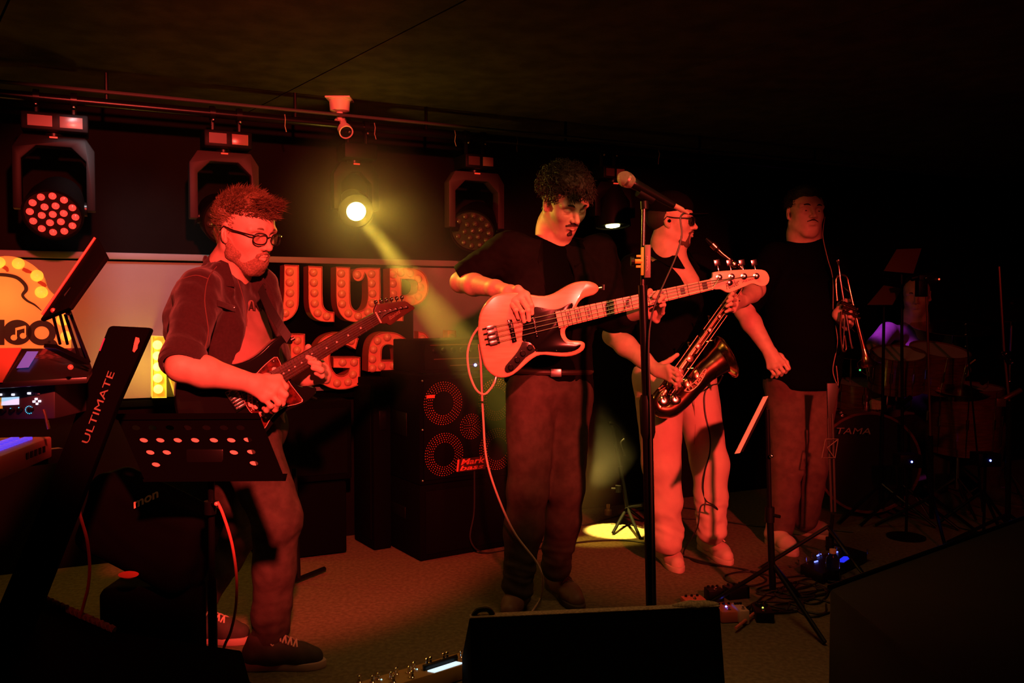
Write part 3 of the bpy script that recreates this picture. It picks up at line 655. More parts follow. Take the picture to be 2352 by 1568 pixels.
# ================================================================== people
def rotm(yaw, pitch=0, roll=0):
    """yaw: facing direction in degrees from +X (anticlockwise seen from above); pitch > 0 looks up; local x = forward, y = the person's left, z = up"""
    return (Matrix.Rotation(radians(yaw), 3, 'Z') @ Matrix.Rotation(radians(-pitch), 3, 'Y') @ Matrix.Rotation(radians(roll), 3, 'X'))
class Head:
    def __init__(s, c, yaw, pitch=0, roll=0, size=1.0, wide=1.0):
        s.c = Vector(c); s.R = rotm(yaw, pitch, roll); s.k = size; s.w = wide
    def p(s, x, y, z): return s.c + s.R @ Vector((x*s.k, y*s.k*s.w, z*s.k))
    def d(s, x, y, z): return s.R @ Vector((x, y, z))
def rx(R, *a): M = R
def head_sdf(S, H, neck_to, lids=.55, mouth=0, nose=1.0, jaw=1.0, neck_r=.056, brow=1.0):
    k = H.k; R = H.R; p = H.p; W = H.w
    E = lambda c, r, kk=.02, op='u', RR_=None: S.ell(p(*c), [r[0]*k, r[1]*k*W, r[2]*k], R if RR_ is None else RR_, kk*k, op)
    C = lambda a, b, r1, r2=None, kk=.015, op='u': S.cap(p(*a), p(*b), r1*k, (r2 if r2 is not None else r1)*k, kk*k, None, op)
    E((-.018, 0, .042), (.098, .076, .080)); E((.028, 0, .030), (.062, .066, .068), .03)
    E((.030, 0, -.030), (.056, .060, .075), .03)
    C((-.012, .050, -.050), (.052, .018, -.098), .020*jaw, .017*jaw, .03); C((-.012, -.050, -.050), (.052, -.018, -.098), .020*jaw, .017*jaw, .03)
    C((.056, -.010, -.103), (.056, .010, -.103), .019*jaw, None, .02)
    E((.062, 0, -.062), (.030, .034, .036), .025)
    for s_ in (-1, 1):
        E((.052, .040*s_, -.024), (.026, .022, .022), .025)
        S.cap(p(.074, .052*s_, .020), p(.085, .016*s_, .023), .007*k, .0085*k*brow, .018*k)
    for s_ in (-1, 1): E((.094, .031*s_, .000), (.020, .019, .013), .014, 's')
    for s_ in (-1, 1):                                   # lids over the eyeball
        E((.0718, .031*s_, .000), (.0155, .0165, .0138), .004)
        if lids < .96: E((.0915, .031*s_, -.0045+.002*lids), (.010, .0125, .0050*(1-lids)+.0004), .002, 's')
        S.cap(p(.083, .018*s_, -.0115), p(.080, .044*s_, -.0105), .0022*k, .0018*k, .004*k)
    C((.084, 0, .012), (.108, 0, -.028), .0065*nose, .0100*nose, .014)
    C((.104, 0, -.030), (.110, 0, -.031), .0105*nose, .0088*nose, .006)
    for s_ in (-1, 1):
        E((.096, .0125*s_, -.034), (.011, .0070, .0075), .006)
        E((.104, .0065*s_, -.0415), (.005, .0032, .004), .003, 's')
    # lips
    C((.089, 0, -.045), (.090, 0, -.054), .0022, .0018, .006, 's')
    C((.088, -.020, -.0615), (.0945, -.006, -.0575), .0035, .0052, .006); C((.088, .020, -.0615), (.0945, .006, -.0575), .0035, .0052, .006); C((.0945, -.006, -.0575), (.0945, .006, -.0575), .0052, None, .004)
    C((.087, -.016, -.0665), (.0925, 0, -.0700), .0038, .0062, .006); C((.087, .016, -.0665), (.0925, 0, -.0700), .0038, .0062, .006)
    C((.092, -.023, -.0635), (.1005, 0, -.0632-mouth*.002), .0012, .0018+mouth*.003, .003, 's'); C((.092, .023, -.0635), (.1005, 0, -.0632-mouth*.002), .0012, .0018+mouth*.003, .003, 's')
    C((.090, -.012, -.083), (.090, .012, -.083), .006, None, .012, 's')
    for s_ in (-1, 1):                                   # ears
        Re = R @ Matrix.Rotation(radians(22*s_), 3, 'Z') @ Matrix.Rotation(radians(-10), 3, 'Y')
        cc_ = (-.008, .079/1.0*s_, -.004)
        S.ell(p(*cc_), [.0185*k, .0065*k, .031*k], Re, .008*k); S.ell(p(.000, .084*s_, -.002), [.0115*k, .006*k, .021*k], Re, .005*k, 's')
        S.cap(p(-.004, .078*s_, -.006), p(.001, .079*s_, -.018), .004*k, .004*k, .004*k)
        S.ell(p(.002, .077*s_, -.030), [.008*k, .005*k, .009*k], Re, .006*k)
    S.chain([p(-.022, 0, -.040), p(-.030, 0, -.095), neck_to], [.055*k, neck_r, neck_r*1.08], .03)
def eyes(H, par, look=(1, 0, 0)):
    Wm = mat('eye_white', (.75, .72, .70), .2); Im = mat('iris', (.03, .02, .015), .1)
    for s_ in (-1, 1):
        c = H.p(.0715, .031*s_, -.0005); b = MB(); b.ball(c, .0135*H.k, 14, 10); e = b.build('eye', Wm, par)
        b = MB(); dd = H.d(1, .05*-s_, -.05).normalized(); b.lathe(c+dd*.0118*H.k, dd, [(0, .0058*H.k), (.0014*H.k, .0040*H.k), (.0018*H.k, .0002)], 14); b.build('iris', Im, e)
def brows(H, par, m, th=1.0, lift=0):
    for s_ in (-1, 1):
        pts = catmull([H.p(.0935, .012*s_, .020+lift), H.p(.0925, .026*s_, .0265+lift), H.p(.083, .043*s_, .0235+lift), H.p(.074, .052*s_, .017+lift)], 4)
        b = MB(); b.tube(pts, lerp_list([.0028*th, .0042*th, .0032*th, .001], len(pts)), 8); b.build('eyebrow', m, par)
def strands(b, H, roots, rnd, length, dirf, width=.0022, segs=3, droop=.0, jit=.35):
    for (q, nrm) in roots:
        d = (dirf(q, nrm)+Vector((rnd.uniform(-jit, jit), rnd.uniform(-jit, jit), rnd.uniform(-jit, jit)))).normalized()
        L = length*rnd.uniform(.6, 1.15); p = q - nrm*.003; a = d.cross(nrm); a = a.normalized() if a.length > 1e-4 else Vector((1, 0, 0)); c = d.cross(a).normalized()
        n0 = len(b.v); curl = Vector((rnd.uniform(-1, 1), rnd.uniform(-1, 1), rnd.uniform(-1, 1)))*droop
        vs = []
        for i in range(segs+1):
            t = i/segs; w_ = width*(1-t)**.6*rnd.uniform(.8, 1.2)+.0002; cp = p + d*(L*t) + curl*(L*t*t)
            if i == segs: vs.append(cp)
            else: vs += [cp+a*w_, cp-a*w_*.5+c*w_*.86, cp-a*w_*.5-c*w_*.86]
        fs = []
        for i in range(segs-1):
            for j in range(3): j2 = (j+1) % 3; fs.append((i*3+j, i*3+j2, i*3+3+j2, i*3+3+j))
        i = segs-1
        for j in range(3): fs.append((i*3+j, i*3+(j+1) % 3, segs*3))
        b.add(vs, fs)
def hair_roots(H, n, rnd, ok, grow=0):
    out = []
    while len(out) < n:
        u = Vector((rnd.gauss(0, 1), rnd.gauss(0, 1), rnd.gauss(0, 1)))
        if u.length < 1e-3: continue
        u.normalize(); l = Vector((-.014+u.x*.101, u.y*.080, .044+u.z*.083))
        if ok(l): nn = H.d(u.x/.1, u.y/.08, u.z/.083).normalized(); out.append((H.p(*l)+nn*grow, nn))
    return out
def hand(S, wrist, palm_n, knuckles, fingers, thumb, wr=.026, k=1.0):
    """knuckles: 4 points index..little; fingers: 4 lists of further joints; thumb: list of joints from the palm side near the wrist"""
    wrist = Vector(wrist); K = [Vector(q) for q in knuckles]
    for i, q in enumerate(K):
        a = wrist.lerp(K[min(i, 3)], .12) + (K[i]-sum(K, Vector())/4)*.35
        S.chain([a, q], [.0145*k, .0115*k], .018)
    for i in range(3): S.cap(K[i], K[i+1], .0105*k, .0105*k, .012)
    rs = [.0098, .0100, .0096, .0084]
    for i, q in enumerate(K):
        pts = [q] + [Vector(x) for x in fingers[i]]; n = len(pts); S.chain(pts, [rs[i]*k*(1.05-.22*j/(n-1)) for j in range(n)], .0035)
        for j in range(1, n-1): S.cap(pts[j], pts[j], rs[i]*k*1.03, None, .004)
    T = [Vector(x) for x in thumb]; n = len(T); S.chain([wrist.lerp(T[0], .45)]+T, [.016*k, .0150*k]+[.0118*k*(1-.16*j/(n-1)) for j in range(1, n)], .008)
def grip_frame(o, x, y):
    x = Vector(x).normalized(); y = Vector(y); y = (y-x*x.dot(y)).normalized(); z = x.cross(y)
    return lambda a, b, c: Vector(o)+x*a+y*b+z*c
def torso_sdf(S, hip, chest, neck, side, w_hip, w_waist, w_chest, w_sh, d_hip, d_waist, d_chest, k=.05, belly=0, fwd=None):
    """side = unit vector to the person's left"""
    side = Vector(side).normalized(); hip, chest, neck = Vector(hip), Vector(chest), Vector(neck)
    def sec(c, wd, dp): S.cap(c-side*(wd-dp), c+side*(wd-dp), dp, None, k)
    waist = hip.lerp(chest, .42)
    for t in (0, .5, 1): sec(hip.lerp(waist, t), w_hip+(w_waist-w_hip)*t, d_hip+(d_waist-d_hip)*t)
    for t in (.33, .66, 1): sec(waist.lerp(chest, t), w_waist+(w_chest-w_waist)*t, d_waist+(d_chest-d_waist)*t)
    top = chest.lerp(neck, .62); S.cap(top-side*(w_sh-.06), top+side*(w_sh-.06), .055, None, k)
    S.cap(chest.lerp(neck, .5), neck, .075, .062, k)
    if belly and fwd is not None: S.ell(waist+Vector(fwd)*belly, [.09, .12, .12], None, .06)
def shoe(name, heel, toe, up, m, sole_m, par, hgt=.085, w=.046, ankle=None, lace_m=None, label=None, sole_label='pale rubber sole', lift=0):
    heel, toe = Vector(heel), Vector(toe); d = (toe-heel); L = d.length; d.normalize(); up = Vector(up).normalized(); s_ = up.cross(d).normalized(); up = d.cross(s_)
    q = lambda x, y, z: heel + d*(x*L) + s_*y + up*z
    S = SDF(); h = hgt
    S.chain([q(.14, 0, .052), q(.35, 0, .052)], [.040, .042], .02); S.chain([q(.35, 0, .050), q(.68, .003, .040), q(.84, .004, .034)], [.042, .040, .034], .03)
    S.chain([q(.14, 0, .060), q(.18, 0, h)], [.036, .036], .02); S.chain([q(.20, 0, h), q(.48, 0, .066), q(.66, 0, .052)], [.034, .030, .028], .02)
    S.ell(q(.20, 0, h+.045), [.034, .030, .030], Matrix((d, s_, up)).transposed(), .006, 's')
    S.plane(q(.5, 0, .020), -up, .004)
    body = sdf_obj(name, [(S, .0045)], m, par, label)
    b = MB(); prof = [(.0, .0), (.02, .026), (.12, .036), (.35, .034), (.55, .040), (.75, .046), (.88, .038), (.96, .022), (1.0, 0)]
    prof = [(x, y) for x, y in prof]; lp = [q(x, y, 0) for x, y in prof]+[q(x, -y*.94, 0) for x, y in prof[-2:0:-1]]; lp = catmull(lp, 3, True)
    b.prism(lp, up*.026); b.build('sole', sole_m, body, bevel=.004, label=sole_label)
    if lace_m:
        for i in range(5):
            x = .36+i*.065; z = h+.020-(x-.30)*.085*1.25+.015
            b = MB(); b.tube(catmull([q(x, -.026, z-.014), q(x+.02, 0, z+.001), q(x+.045, .026, z-.016)], 4), .0032, 6); b.tube(catmull([q(x, .026, z-.014), q(x+.02, 0, z+.002), q(x+.045, -.026, z-.016)], 4), .0032, 6); b.build('lace', lace_m, body)
        b = MB(); z = h+.012
        for sg in (-1, 1): b.tube(catmull([q(.36, 0, z), q(.33, .025*sg, z+.004), q(.38, .036*sg, z-.016), q(.40, .012*sg, z-.002)], 5), .0026, 6)
        b.build('lace_bow', lace_m, body)
    return body
def cutend(S, c, d, off=0, w=.10):
    a, b_, d = basis(Vector(d)); S.box(Vector(c)+d*(.09+off), [w, w, .09], Matrix((a, b_, d)).transposed(), .002, .004, 's')
def bbox(*pts, m=.0):
    a = np.min([npv(p) for p in pts], 0)-m; b = np.max([npv(p) for p in pts], 0)+m; return a, b

from mathutils.bvhtree import BVHTree
_BV = {}
def surf(obj, px, py):
    """where the line of sight through a pixel meets a mesh, with its normal"""
    if obj.name not in _BV:
        me = obj.data; off = obj.matrix_basis.translation + (obj.parent.location if obj.parent and obj.parent.type == 'EMPTY' else Vector((0, 0, 0)))
        _BV[obj.name] = BVHTree.FromPolygons([tuple(v.co+off) for v in me.vertices], [tuple(p.vertices) for p in me.polygons])
    h = _BV[obj.name].ray_cast(CAM, ray(px, py).normalized())
    if h[0] is None: return None
    n = h[1] if h[1].dot(ray(px, py)) < 0 else -h[1]
    return h[0], n
# ------------------------------------------------------------------ guitarist in glasses
DENIM = mat('overshirt_cloth', (.040, .020, .022), .9, noise=.12, nscale=120, bump=.35, bscale=450, sheen=.2, spec=.1)
TEE = mat('washed_tee', (.34, .20, .18), .9, noise=.06, nscale=20, bump=.15, bscale=400, spec=.15)
JEANS = mat('jeans_grey', (.075, .055, .045), .9, noise=.22, nscale=28, bump=.35, bscale=500, spec=.15)
HAIRB = mat('hair_light_brown', (.16, .10, .055), .5, noise=.3, nscale=80, spec=.4)
BEARD = mat('beard', (.30, .17, .12), .7, noise=.4, nscale=260, bump=.5, bscale=600)
G = thing('person', 'man in glasses and open denim shirt playing the black electric guitar, facing right', 'person', (P(560, 1500, 3.1).x, 3.1, 0))
H = Head(P(562, 533, 3.04), -27, -13, 2, 1.10)
neckb = P(522, 628, 3.08)
shR, shL = P(458, 668, 2.90), P(592, 655, 3.20)
elR, wrR = P(417, 842, 2.67), P(583, 880, 2.75)
elL, wrL = P(640, 880, 3.22), P(702, 868, 3.03)
hip = P(560, 985, 3.06); chest = P(512, 745, 3.07)
side = (shL-shR).normalized()
S = SDF(); head_sdf(S, H, neckb, lids=.97, jaw=1.12, neck_r=.062)
S.cap(neckb, chest, .07, .09, .05)
S.chain([shR, elR], [.055, .046], .03); S.chain([elR, elR.lerp(wrR, .3), wrR], [.044, .049, .029], .02)
S.chain([shL, elL], [.05, .043], .03); S.chain([elL, elL.lerp(wrL, .4), wrL], [.040, .042, .028], .02)
# right hand: loosely closed over the strings
YH = 2.70
K = [P(640, 868, 2.80), P(636, 888, 2.775), P(622, 905, 2.755), P(606, 915, 2.75)]
Fg = [[P(656, 888, 2.80), P(652, 905, 2.81)], [P(655, 906, 2.775), P(648, 926, 2.785), P(640, 930, 2.80)], [P(640, 925, 2.755), P(632, 940, 2.77), P(624, 940, 2.785)], [P(622, 932, 2.75), P(612, 942, 2.76), P(606, 938, 2.775)]]
Th = [P(612, 868, 2.82), P(636, 874, 2.825), P(656, 896, 2.83)]
hand(S, wrR, None, K, Fg, Th, k=1.05)
S.ell(P(622, 898, 2.79), [.044, .024, .040], None, .018)
# left hand around the neck
nk = P(715, 822, 2.985)
KL = [P(738, 837, 2.985), P(746, 848, 2.99), P(750, 860, 2.995), P(748, 871, 3.0)]
FL = [[P(722, 824, 2.925), P(706, 820, 2.905)], [P(731, 836, 2.915), P(712, 832, 2.90)], [P(737, 850, 2.915), P(719, 845, 2.90)], [P(739, 863, 2.93), P(726, 857, 2.915)]]
TL = [P(708, 846, 3.02), P(702, 815, 3.01), P(708, 797, 2.985)]
hand(S, wrL, None, KL, FL, TL, k=1.12)
hb = (npv(H.c)-.15*H.k, npv(H.c)+.15*H.k); rb = bbox(*K, *[x for f in Fg for x in f], wrR, m=.03); lb = bbox(*KL, *[x for f in FL for x in f], *TL, m=.025)
allb = bbox(shR, shL, elR, elL, wrR, wrL, H.c, chest, m=.09)
sdf_obj('body', [(S, .0027, *hb), (S, .0028, *rb), (S, .003, *lb), (S, .006, *allb, [hb, rb, lb])], SKIN, G)
eyes(H, G); brows(H, G, HAIRB, 1.0)
# beard and moustache: a thin shell over the jaw
B = SDF(); p = H.p; k = H.k
for s_ in (-1, 1):
    B.cap(p(.000, .058*s_, -.035), p(.010, .052*s_, -.068), .013*k, .018*k, .02); B.cap(p(.010, .050*s_, -.068), p(.055, .022*s_, -.102), .0195*k, .0195*k, .02)
    B.cap(p(.089, .022*s_, -.058), p(.097, .003*s_, -.048), .0045*k, .0055*k, .004); B.cap(p(.089, .022*s_, -.058), p(.080, .026*s_, -.082), .0045*k, .007*k, .008)
B.cap(p(.060, -.012, -.108), p(.060, .012, -.108), .0205*k, None, .02); B.cap(p(.084, -.010, -.090), p(.084, .010, -.090), .008*k, None, .012)
B.ell(p(.060, 0, -.086), [.036*k, .041*k, .032*k], H.R, .012); B.cap(p(-.004, .060, -.030), p(.035, .048, -.060), .010*k, .014*k, .015); B.cap(p(-.004, -.060, -.030), p(.035, -.048, -.060), .012*k, .016*k, .015)
B.ell(p(.100, 0, -.064), [.022*k, .018*k, .0085*k], H.R, .004, 's')
B.wrinkle(.0012, 420, 3)
sdf_obj('beard', [(B, .0024)], BEARD, G)
# hair: short sides, swept-up quiff
Hs = SDF()
Hs.ell(p(-.024, 0, .050), [.101*k, .079*k, .078*k], H.R, .01); Hs.ell(p(.035, 0, .098), [.062*k, .052*k, .036*k], H.R, .03)
Hs.cap(p(-.070, 0, -.01), p(-.060, 0, -.045), .045*k, .038*k, .02)
Hs.ell(p(.090, 0, -.005), [.075*k, .12*k, .062*k], H.R, .01, 's'); Hs.ell(p(.012, 0, -.085), [.085*k, .14*k, .072*k], H.R, .012, 's')
for s_ in (-1, 1): Hs.ell(p(.0, .085*s_, -.012), [.026*k, .02*k, .038*k], H.R, .006, 's')
Hs.wrinkle(.0022, 160, 1, (1, 1, .5)).wrinkle(.001, 420, 5)
hr = sdf_obj('hair', [(Hs, .003)], HAIRB, G)
rnd = random.Random(5); b = MB()
top = hair_roots(H, 3200, rnd, lambda l: l.z > .055+max(0, -l.x)*.15 and l.x > -.10)
strands(b, H, top, rnd, .032*k, lambda q, n: H.d(.85, 0, .35)*.9+n*.45, .0011, 4, .35, .14)
back = hair_roots(H, 1600, rnd, lambda l: l.z > -.0 and l.x < .035 and (abs(l.y) < .2))
strands(b, H, back, rnd, .016*k, lambda q, n: n*.5+H.d(-.3, 0, .35), .0011, 2, .1, .3)
fr = []
for i in range(900):
    x = rnd.uniform(.045, .085); y = rnd.uniform(-.05, .05); fr.append((H.p(x, y, .108+rnd.uniform(-.012, .014)-x*.12), H.d(.4, 0, 1).normalized()))
strands(b, H, fr, rnd, .044*k, lambda q, n: H.d(.95, 0, .28), .0011, 4, .35, .16)
b.build('hair_strands', HAIRB, G, smooth=False, kind='stuff')
# glasses
GLF = mat('glasses_frame', (.012, .010, .010), .3, spec=.7)
gp = lambda x, y, z: H.p(x, y, z)
def glasses(H, par, m, lens_m, w=.025, h=.017, z=-.004, x=.104):
    fr = None
    t_ = thing('eyeglasses', '', 'glasses') if False else None
    b = MB()
    for s_ in (-1, 1):
        pts = [H.p(x-.010*abs(cos(t)*.5+.5)*(1 if True else 0)*(1 if s_*1 else 1)*((cos(t)*.5+.5)), s_*(.034+w*(abs(cos(t))**.75)*(1 if cos(t) > 0 else -1)), z+h*(abs(sin(t))**.75)*(1 if sin(t) > 0 else -1)) for t in np.linspace(0, 2*pi, 33)]
        b.tube(pts, .0022*H.k, 8, caps=False)
        b.tube([H.p(x-.008, s_*.058, z+.009), H.p(x-.016, s_*.070, z+.010), H.p(.03, s_*.080, z+.012), H.p(-.008, s_*.083, z+.018), H.p(-.022, s_*.082, z+.002)], .0024*H.k, 8)
    b.tube(catmull([H.p(x, -.010, z+.005), H.p(x+.004, 0, z+.008), H.p(x, .010, z+.005)], 4), .0022*H.k, 8)
    f = b.build('glasses', m, par)
    for s_ in (-1, 1):
        b = MB(); pts = [H.p(x-.001-.010*((cos(t)*.5+.5)**2), s_*(.034+w*.95*(abs(cos(t))**.75)*(1 if cos(t) > 0 else -1)), z+h*.95*(abs(sin(t))**.75)*(1 if sin(t) > 0 else -1)) for t in np.linspace(0, 2*pi, 29)[:-1]]
        b.prism(pts, H.d(.0008, 0, 0)); b.build('lens', lens_m, f, smooth=False)
    return f
LENSG = bpy.data.materials.new('clear_lens'); LENSG.use_nodes = True; nt_ = LENSG.node_tree
for n_ in list(nt_.nodes):
    if n_.type != 'OUTPUT_MATERIAL': nt_.nodes.remove(n_)
tr_ = nt_.nodes.new('ShaderNodeBsdfTransparent'); gl_ = nt_.nodes.new('ShaderNodeBsdfGlossy'); gl_.inputs['Roughness'].default_value = .03; mx_ = nt_.nodes.new('ShaderNodeMixShader'); mx_.inputs[0].default_value = .07
tr_.inputs[0].default_value = (.93, .93, .93, 1); nt_.links.new(tr_.outputs[0], mx_.inputs[1]); nt_.links.new(gl_.outputs[0], mx_.inputs[2]); nt_.links.new(mx_.outputs[0], [n_ for n_ in nt_.nodes if n_.type == 'OUTPUT_MATERIAL'][0].inputs[0])
glasses(H, G, GLF, LENSG)
# T-shirt torso
T = SDF(); fwd = Vector((side.y, -side.x, 0)).normalized()*1.0
fwd = Vector((cos(radians(-33)), sin(radians(-33)), 0))
torso_sdf(T, hip, chest, neckb, side, .165, .165, .18, .17, .115, .125, .12, .05)
T.ell(P(560, 860, 3.03)+fwd*.0, [.12, .12, .14], None, .06)
T.wrinkle(.004, 22, 2, (1, 1, 2)); T.plane(neckb+UP*.012+fwd*.0, UP+fwd*.35-side*0, .006); T.plane(hip-UP*.02, -UP, .01)
tee = sdf_obj('tshirt', [(T, .006)], TEE, G, label='washed red T-shirt')
# open overshirt
Jk = SDF()
torso_sdf(Jk, P(545, 930, 3.07), chest, neckb+UP*.01, side, .178, .182, .198, .195, .125, .135, .133, .05)
Jk.ell(P(470, 720, 3.0), [.11, .11, .15], None, .08)
Jk.chain([shR, elR+(shR-elR).normalized()*.02], [.074, .062], .045); Jk.chain([shL, elL+(shL-elL).normalized()*.05], [.072, .060], .045)
Jk.cap(elR+(shR-elR).normalized()*.05, elR+(shR-elR).normalized()*.012, .068, .071, .01)
# collar
for s_ in (-1, 1): Jk.chain([neckb+side*.055*s_-fwd*.05+UP*.045, neckb+side*.075*s_+fwd*.03+UP*.02, neckb+side*.085*s_+fwd*.10-UP*.06], [.020, .020, .018], .015)
Jk.wrinkle(.007, 17, 4, (1, 1, 1.4)).wrinkle(.0030, 42, 9, (1.3, 1.3, .8))
# open front wedge and the neck hole
vx = fwd
oc = P(596, 760, 2.98)
Jk.ell(neckb+UP*.05+fwd*.01, [.072, .072, .09], None, .008, 's')
opn = (fwd*.80 + side*.60).normalized()
op_ = [P(572, 632, 3.02), P(592, 690, 3.05), P(603, 760, 3.03), P(590, 830, 2.98), P(570, 905, 2.94)]
for i, r_ in enumerate((.024, .028, .032, .042)): Jk.cap(op_[i], op_[i+1], r_, r_+.004, .006, (Vector((.25, 1, 0)), 3.0), 's')
Jk.plane(P(450, 950, 3.1), Vector((-.25, 0, -1)), .006); Jk.plane(P(420, 835, 2.9), (elR-shR).normalized(), .004) if False else None
cutend(Jk, elR, elR-shR, -.015)
sh = sdf_obj('overshirt', [(Jk, .0055)], DENIM, G, label='dark denim overshirt with rolled sleeves')
# rolled cuff, collar flaps, pocket, seams, buttons
def cuff(c, d, r, par, m, wd=.045):
    d = Vector(d).normalized(); b = MB(); b.lathe(c, d, [(-wd/2, r*.94), (-wd/2, r), (-wd*.2, r*1.03), (wd*.3, r*1.02), (wd/2, r*.99), (wd/2, r*.80), (-wd*.4, r*.8)], 28); return b.build('rolled_cuff', m, par, angle=60)
dd_ = (elR-shR).normalized(); cuff(elR-dd_*.030, dd_, .069, sh, DENIM, .055)
SEAM = mat('seam_thread', (.14, .06, .05), .9)
for s_, col in ((-1, 1), (1, 1)):
    A_ = neckb+side*.060*s_-fwd*.035+UP*.066; Bq = neckb+side*.070*s_+fwd*.075+UP*.035; C_ = neckb+side*(.085)*s_+fwd*.125-UP*.045; D_ = neckb+side*.118*s_+fwd*.05-UP*.035; E_ = neckb+side*.10*s_-fwd*.055+UP*.015
    b = MB(); b.prism([A_, Bq, C_, D_, E_], (side*s_*.4+fwd*.3+UP*.4).normalized()*.005); b.build('collar_flap', DENIM, sh, bevel=.0015)
for px_ in ([(497, 688), (540, 703), (538, 716), (520, 712), (498, 703)],):
    pts = [surf(sh, x, y)[0] for x, y in px_]; nn_ = surf(sh, 520, 705)[1]; b = MB(); b.prism([q+nn_*.005 for q in pts], -nn_*.009); b.build('pocket_flap', DENIM, sh, bevel=.001)
q_, nn_ = surf(sh, 535, 708); b = MB(); b.ball(q_+nn_*.006, .005, 8, 6); b.build('button', STEEL, sh)
for ln in ([(498, 612), (478, 640), (470, 690), (478, 760), (470, 800)], [(545, 640), (562, 700), (566, 760), (556, 800), (540, 838)], [(420, 640), (450, 632), (478, 640)]):
    pts = []
    for v_ in catmull([Vector((x, y, 0)) for x, y in ln], 5):
        h_ = surf(sh, v_.x, v_.y)
        if h_: pts.append(h_[0]+h_[1]*.0005)
    b = MB(); b.tube(pts, .0016, 5); b.build('seam', SEAM, sh)
h_ = surf(tee, 583, 700); tu = (surf(tee, 598, 706)[0]-surf(tee, 568, 702)[0]).normalized()
text('ANI', 'shirt_print', mat('print_dark', (.05, .02, .02), .8), tee, surf(tee, 567, 712)[0]+h_[1]*.006, tu, UP, .06, fit=(.075, .030), depth=.002)
# jeans
Jn = SDF()
hR, hL = P(570, 1020, 2.98), P(545, 1015, 3.17)
knR, anR = P(637, 1190, 2.93), P(620, 1462, 3.0)
knL, anL = P(545, 1215, 3.26), P(450, 1400, 3.24)
Jn.cap(hip-side*.06, hip+side*.06, .118, None, .05)
Jn.cap(hR.lerp(hip, .5), hL.lerp(hip, .5), .115, None, .05)
Jn.chain([hR, knR, knR.lerp(anR, .4), anR], [.108, .080, .072, .062], .03); Jn.chain([hL, knL, knL.lerp(anL, .4), anL], [.104, .078, .070, .058], .03)
Jn.ell(P(560, 1000, 3.05)-fwd*.06, [.12, .13, .12], None, .05)
Jn.wrinkle(.005, 13, 6, (1.3, 1.3, 1.0)).wrinkle(.0024, 34, 2, (1.3, 1.2, .8)).wrinkle(.009, 30, 5, (.8, .8, 1.8), anR+UP*.05, .16).wrinkle(.007, 30, 8, (.9, .9, 1.5), knR, .15)
Jn.plane(hip+UP*.06, UP, .006)
sdf_obj('jeans', [(Jn, .007)], JEANS, G, label='dark straight jeans')
SHOEK = mat('sneaker_dark', (.045, .03, .025), .8, noise=.2, nscale=30); SOLER = mat('sole_pale', (.50, .30, .27), .6); LACEW = mat('lace_pale', (.60, .42, .34), .8)
shoe('sneaker', PZ(558, 1535, 0), PZ(750, 1530, 0), (0, 0, 1), SHOEK, SOLER, G, lace_m=LACEW, hgt=.095, w=.05)
shoe('sneaker', PZ(405, 1470, 0), PZ(580, 1475, 0), (0, 0, 1), SHOEK, SOLER, G, lace_m=LACEW, hgt=.095, w=.05)
# ------------------------------------------------------------------ bassist
BLAZ = mat('blazer_black', (.0055, .004, .004), .85, noise=.15, nscale=40, sheen=0, spec=.06)
TEEB = mat('black_tee', (.002, .002, .002), .95, spec=.02)
JEAND = mat('jeans_dark', (.060, .044, .034), .9, noise=.22, nscale=26, bump=.3, bscale=500, spec=.15)
HAIRD = mat('hair_dark', (.018, .010, .007), .7, noise=.3, nscale=80, spec=.5)
BP = thing('person', 'curly dark-haired man in black blazer looking down at the pale bass guitar he plays', 'person', (P(1240, 1400, 3.57).x, 3.57, 0))
H = Head(P(1296, 464, 3.52), -58, -30, 4, 1.06)
neckb = P(1272, 534, 3.60)
shR, shL = P(1172, 570, 3.60), P(1376, 578, 3.66)
elR, wrR = P(1058, 648, 3.62), P(1168, 668, 3.30)
elL, wrL = P(1408, 728, 3.58), P(1482, 712, 3.40)
hip = P(1262, 885, 3.60); chest = P(1268, 650, 3.60)
side = (shL-shR).normalized(); fwd = Vector((side.y, -side.x, 0)).normalized()
S = SDF(); head_sdf(S, H, neckb, lids=1, neck_r=.056)
S.cap(neckb, chest, .065, .09, .05)
S.chain([shR, elR], [.05, .042], .03); S.chain([elR, elR.lerp(wrR, .3), elR.lerp(wrR, .75), wrR], [.041, .044, .032, .025], .02)
S.chain([shL, elL], [.05, .042], .03); S.chain([elL, elL.lerp(wrL, .3), wrL], [.041, .043, .026], .02)
K = [P(1208, 676, 3.235), P(1196, 684, 3.235), P(1183, 690, 3.24), P(1171, 694, 3.25)]
Fg = [[P(1220, 700, 3.21), P(1222, 720, 3.22)], [P(1213, 712, 3.195), P(1215, 735, 3.205)], [P(1199, 716, 3.19), P(1204, 738, 3.20)], [P(1184, 712, 3.20), P(1190, 730, 3.21)]]
Th = [P(1190, 664, 3.255), P(1210, 678, 3.235), P(1222, 704, 3.225)]
hand(S, wrR, None, K, Fg, Th)
YN = 3.30
KL = [P(1500, 700, 3.37), P(1506, 712, 3.375), P(1510, 723, 3.38), P(1508, 735, 3.385)]
FL = [[P(1502, 676, 3.33), P(1493, 668, 3.285), P(1486, 676, 3.265)], [P(1518, 686, 3.325), P(1512, 672, 3.28), P(1502, 682, 3.26)], [P(1524, 700, 3.33), P(1522, 682, 3.28), P(1514, 692, 3.265)], [P(1522, 718, 3.34), P(1524, 700, 3.30), P(1517, 702, 3.28)]]
TL = [P(1484, 700, 3.36), P(1477, 686, 3.345), P(1474, 670, 3.335)]
hand(S, wrL, None, KL, FL, TL, k=.98)
hb = (npv(H.c)-.15*H.k, npv(H.c)+.15*H.k); rb = bbox(*K, *[x for f in Fg for x in f], wrR, m=.03); lb = bbox(*KL, *[x for f in FL for x in f], *TL, wrL, m=.025)
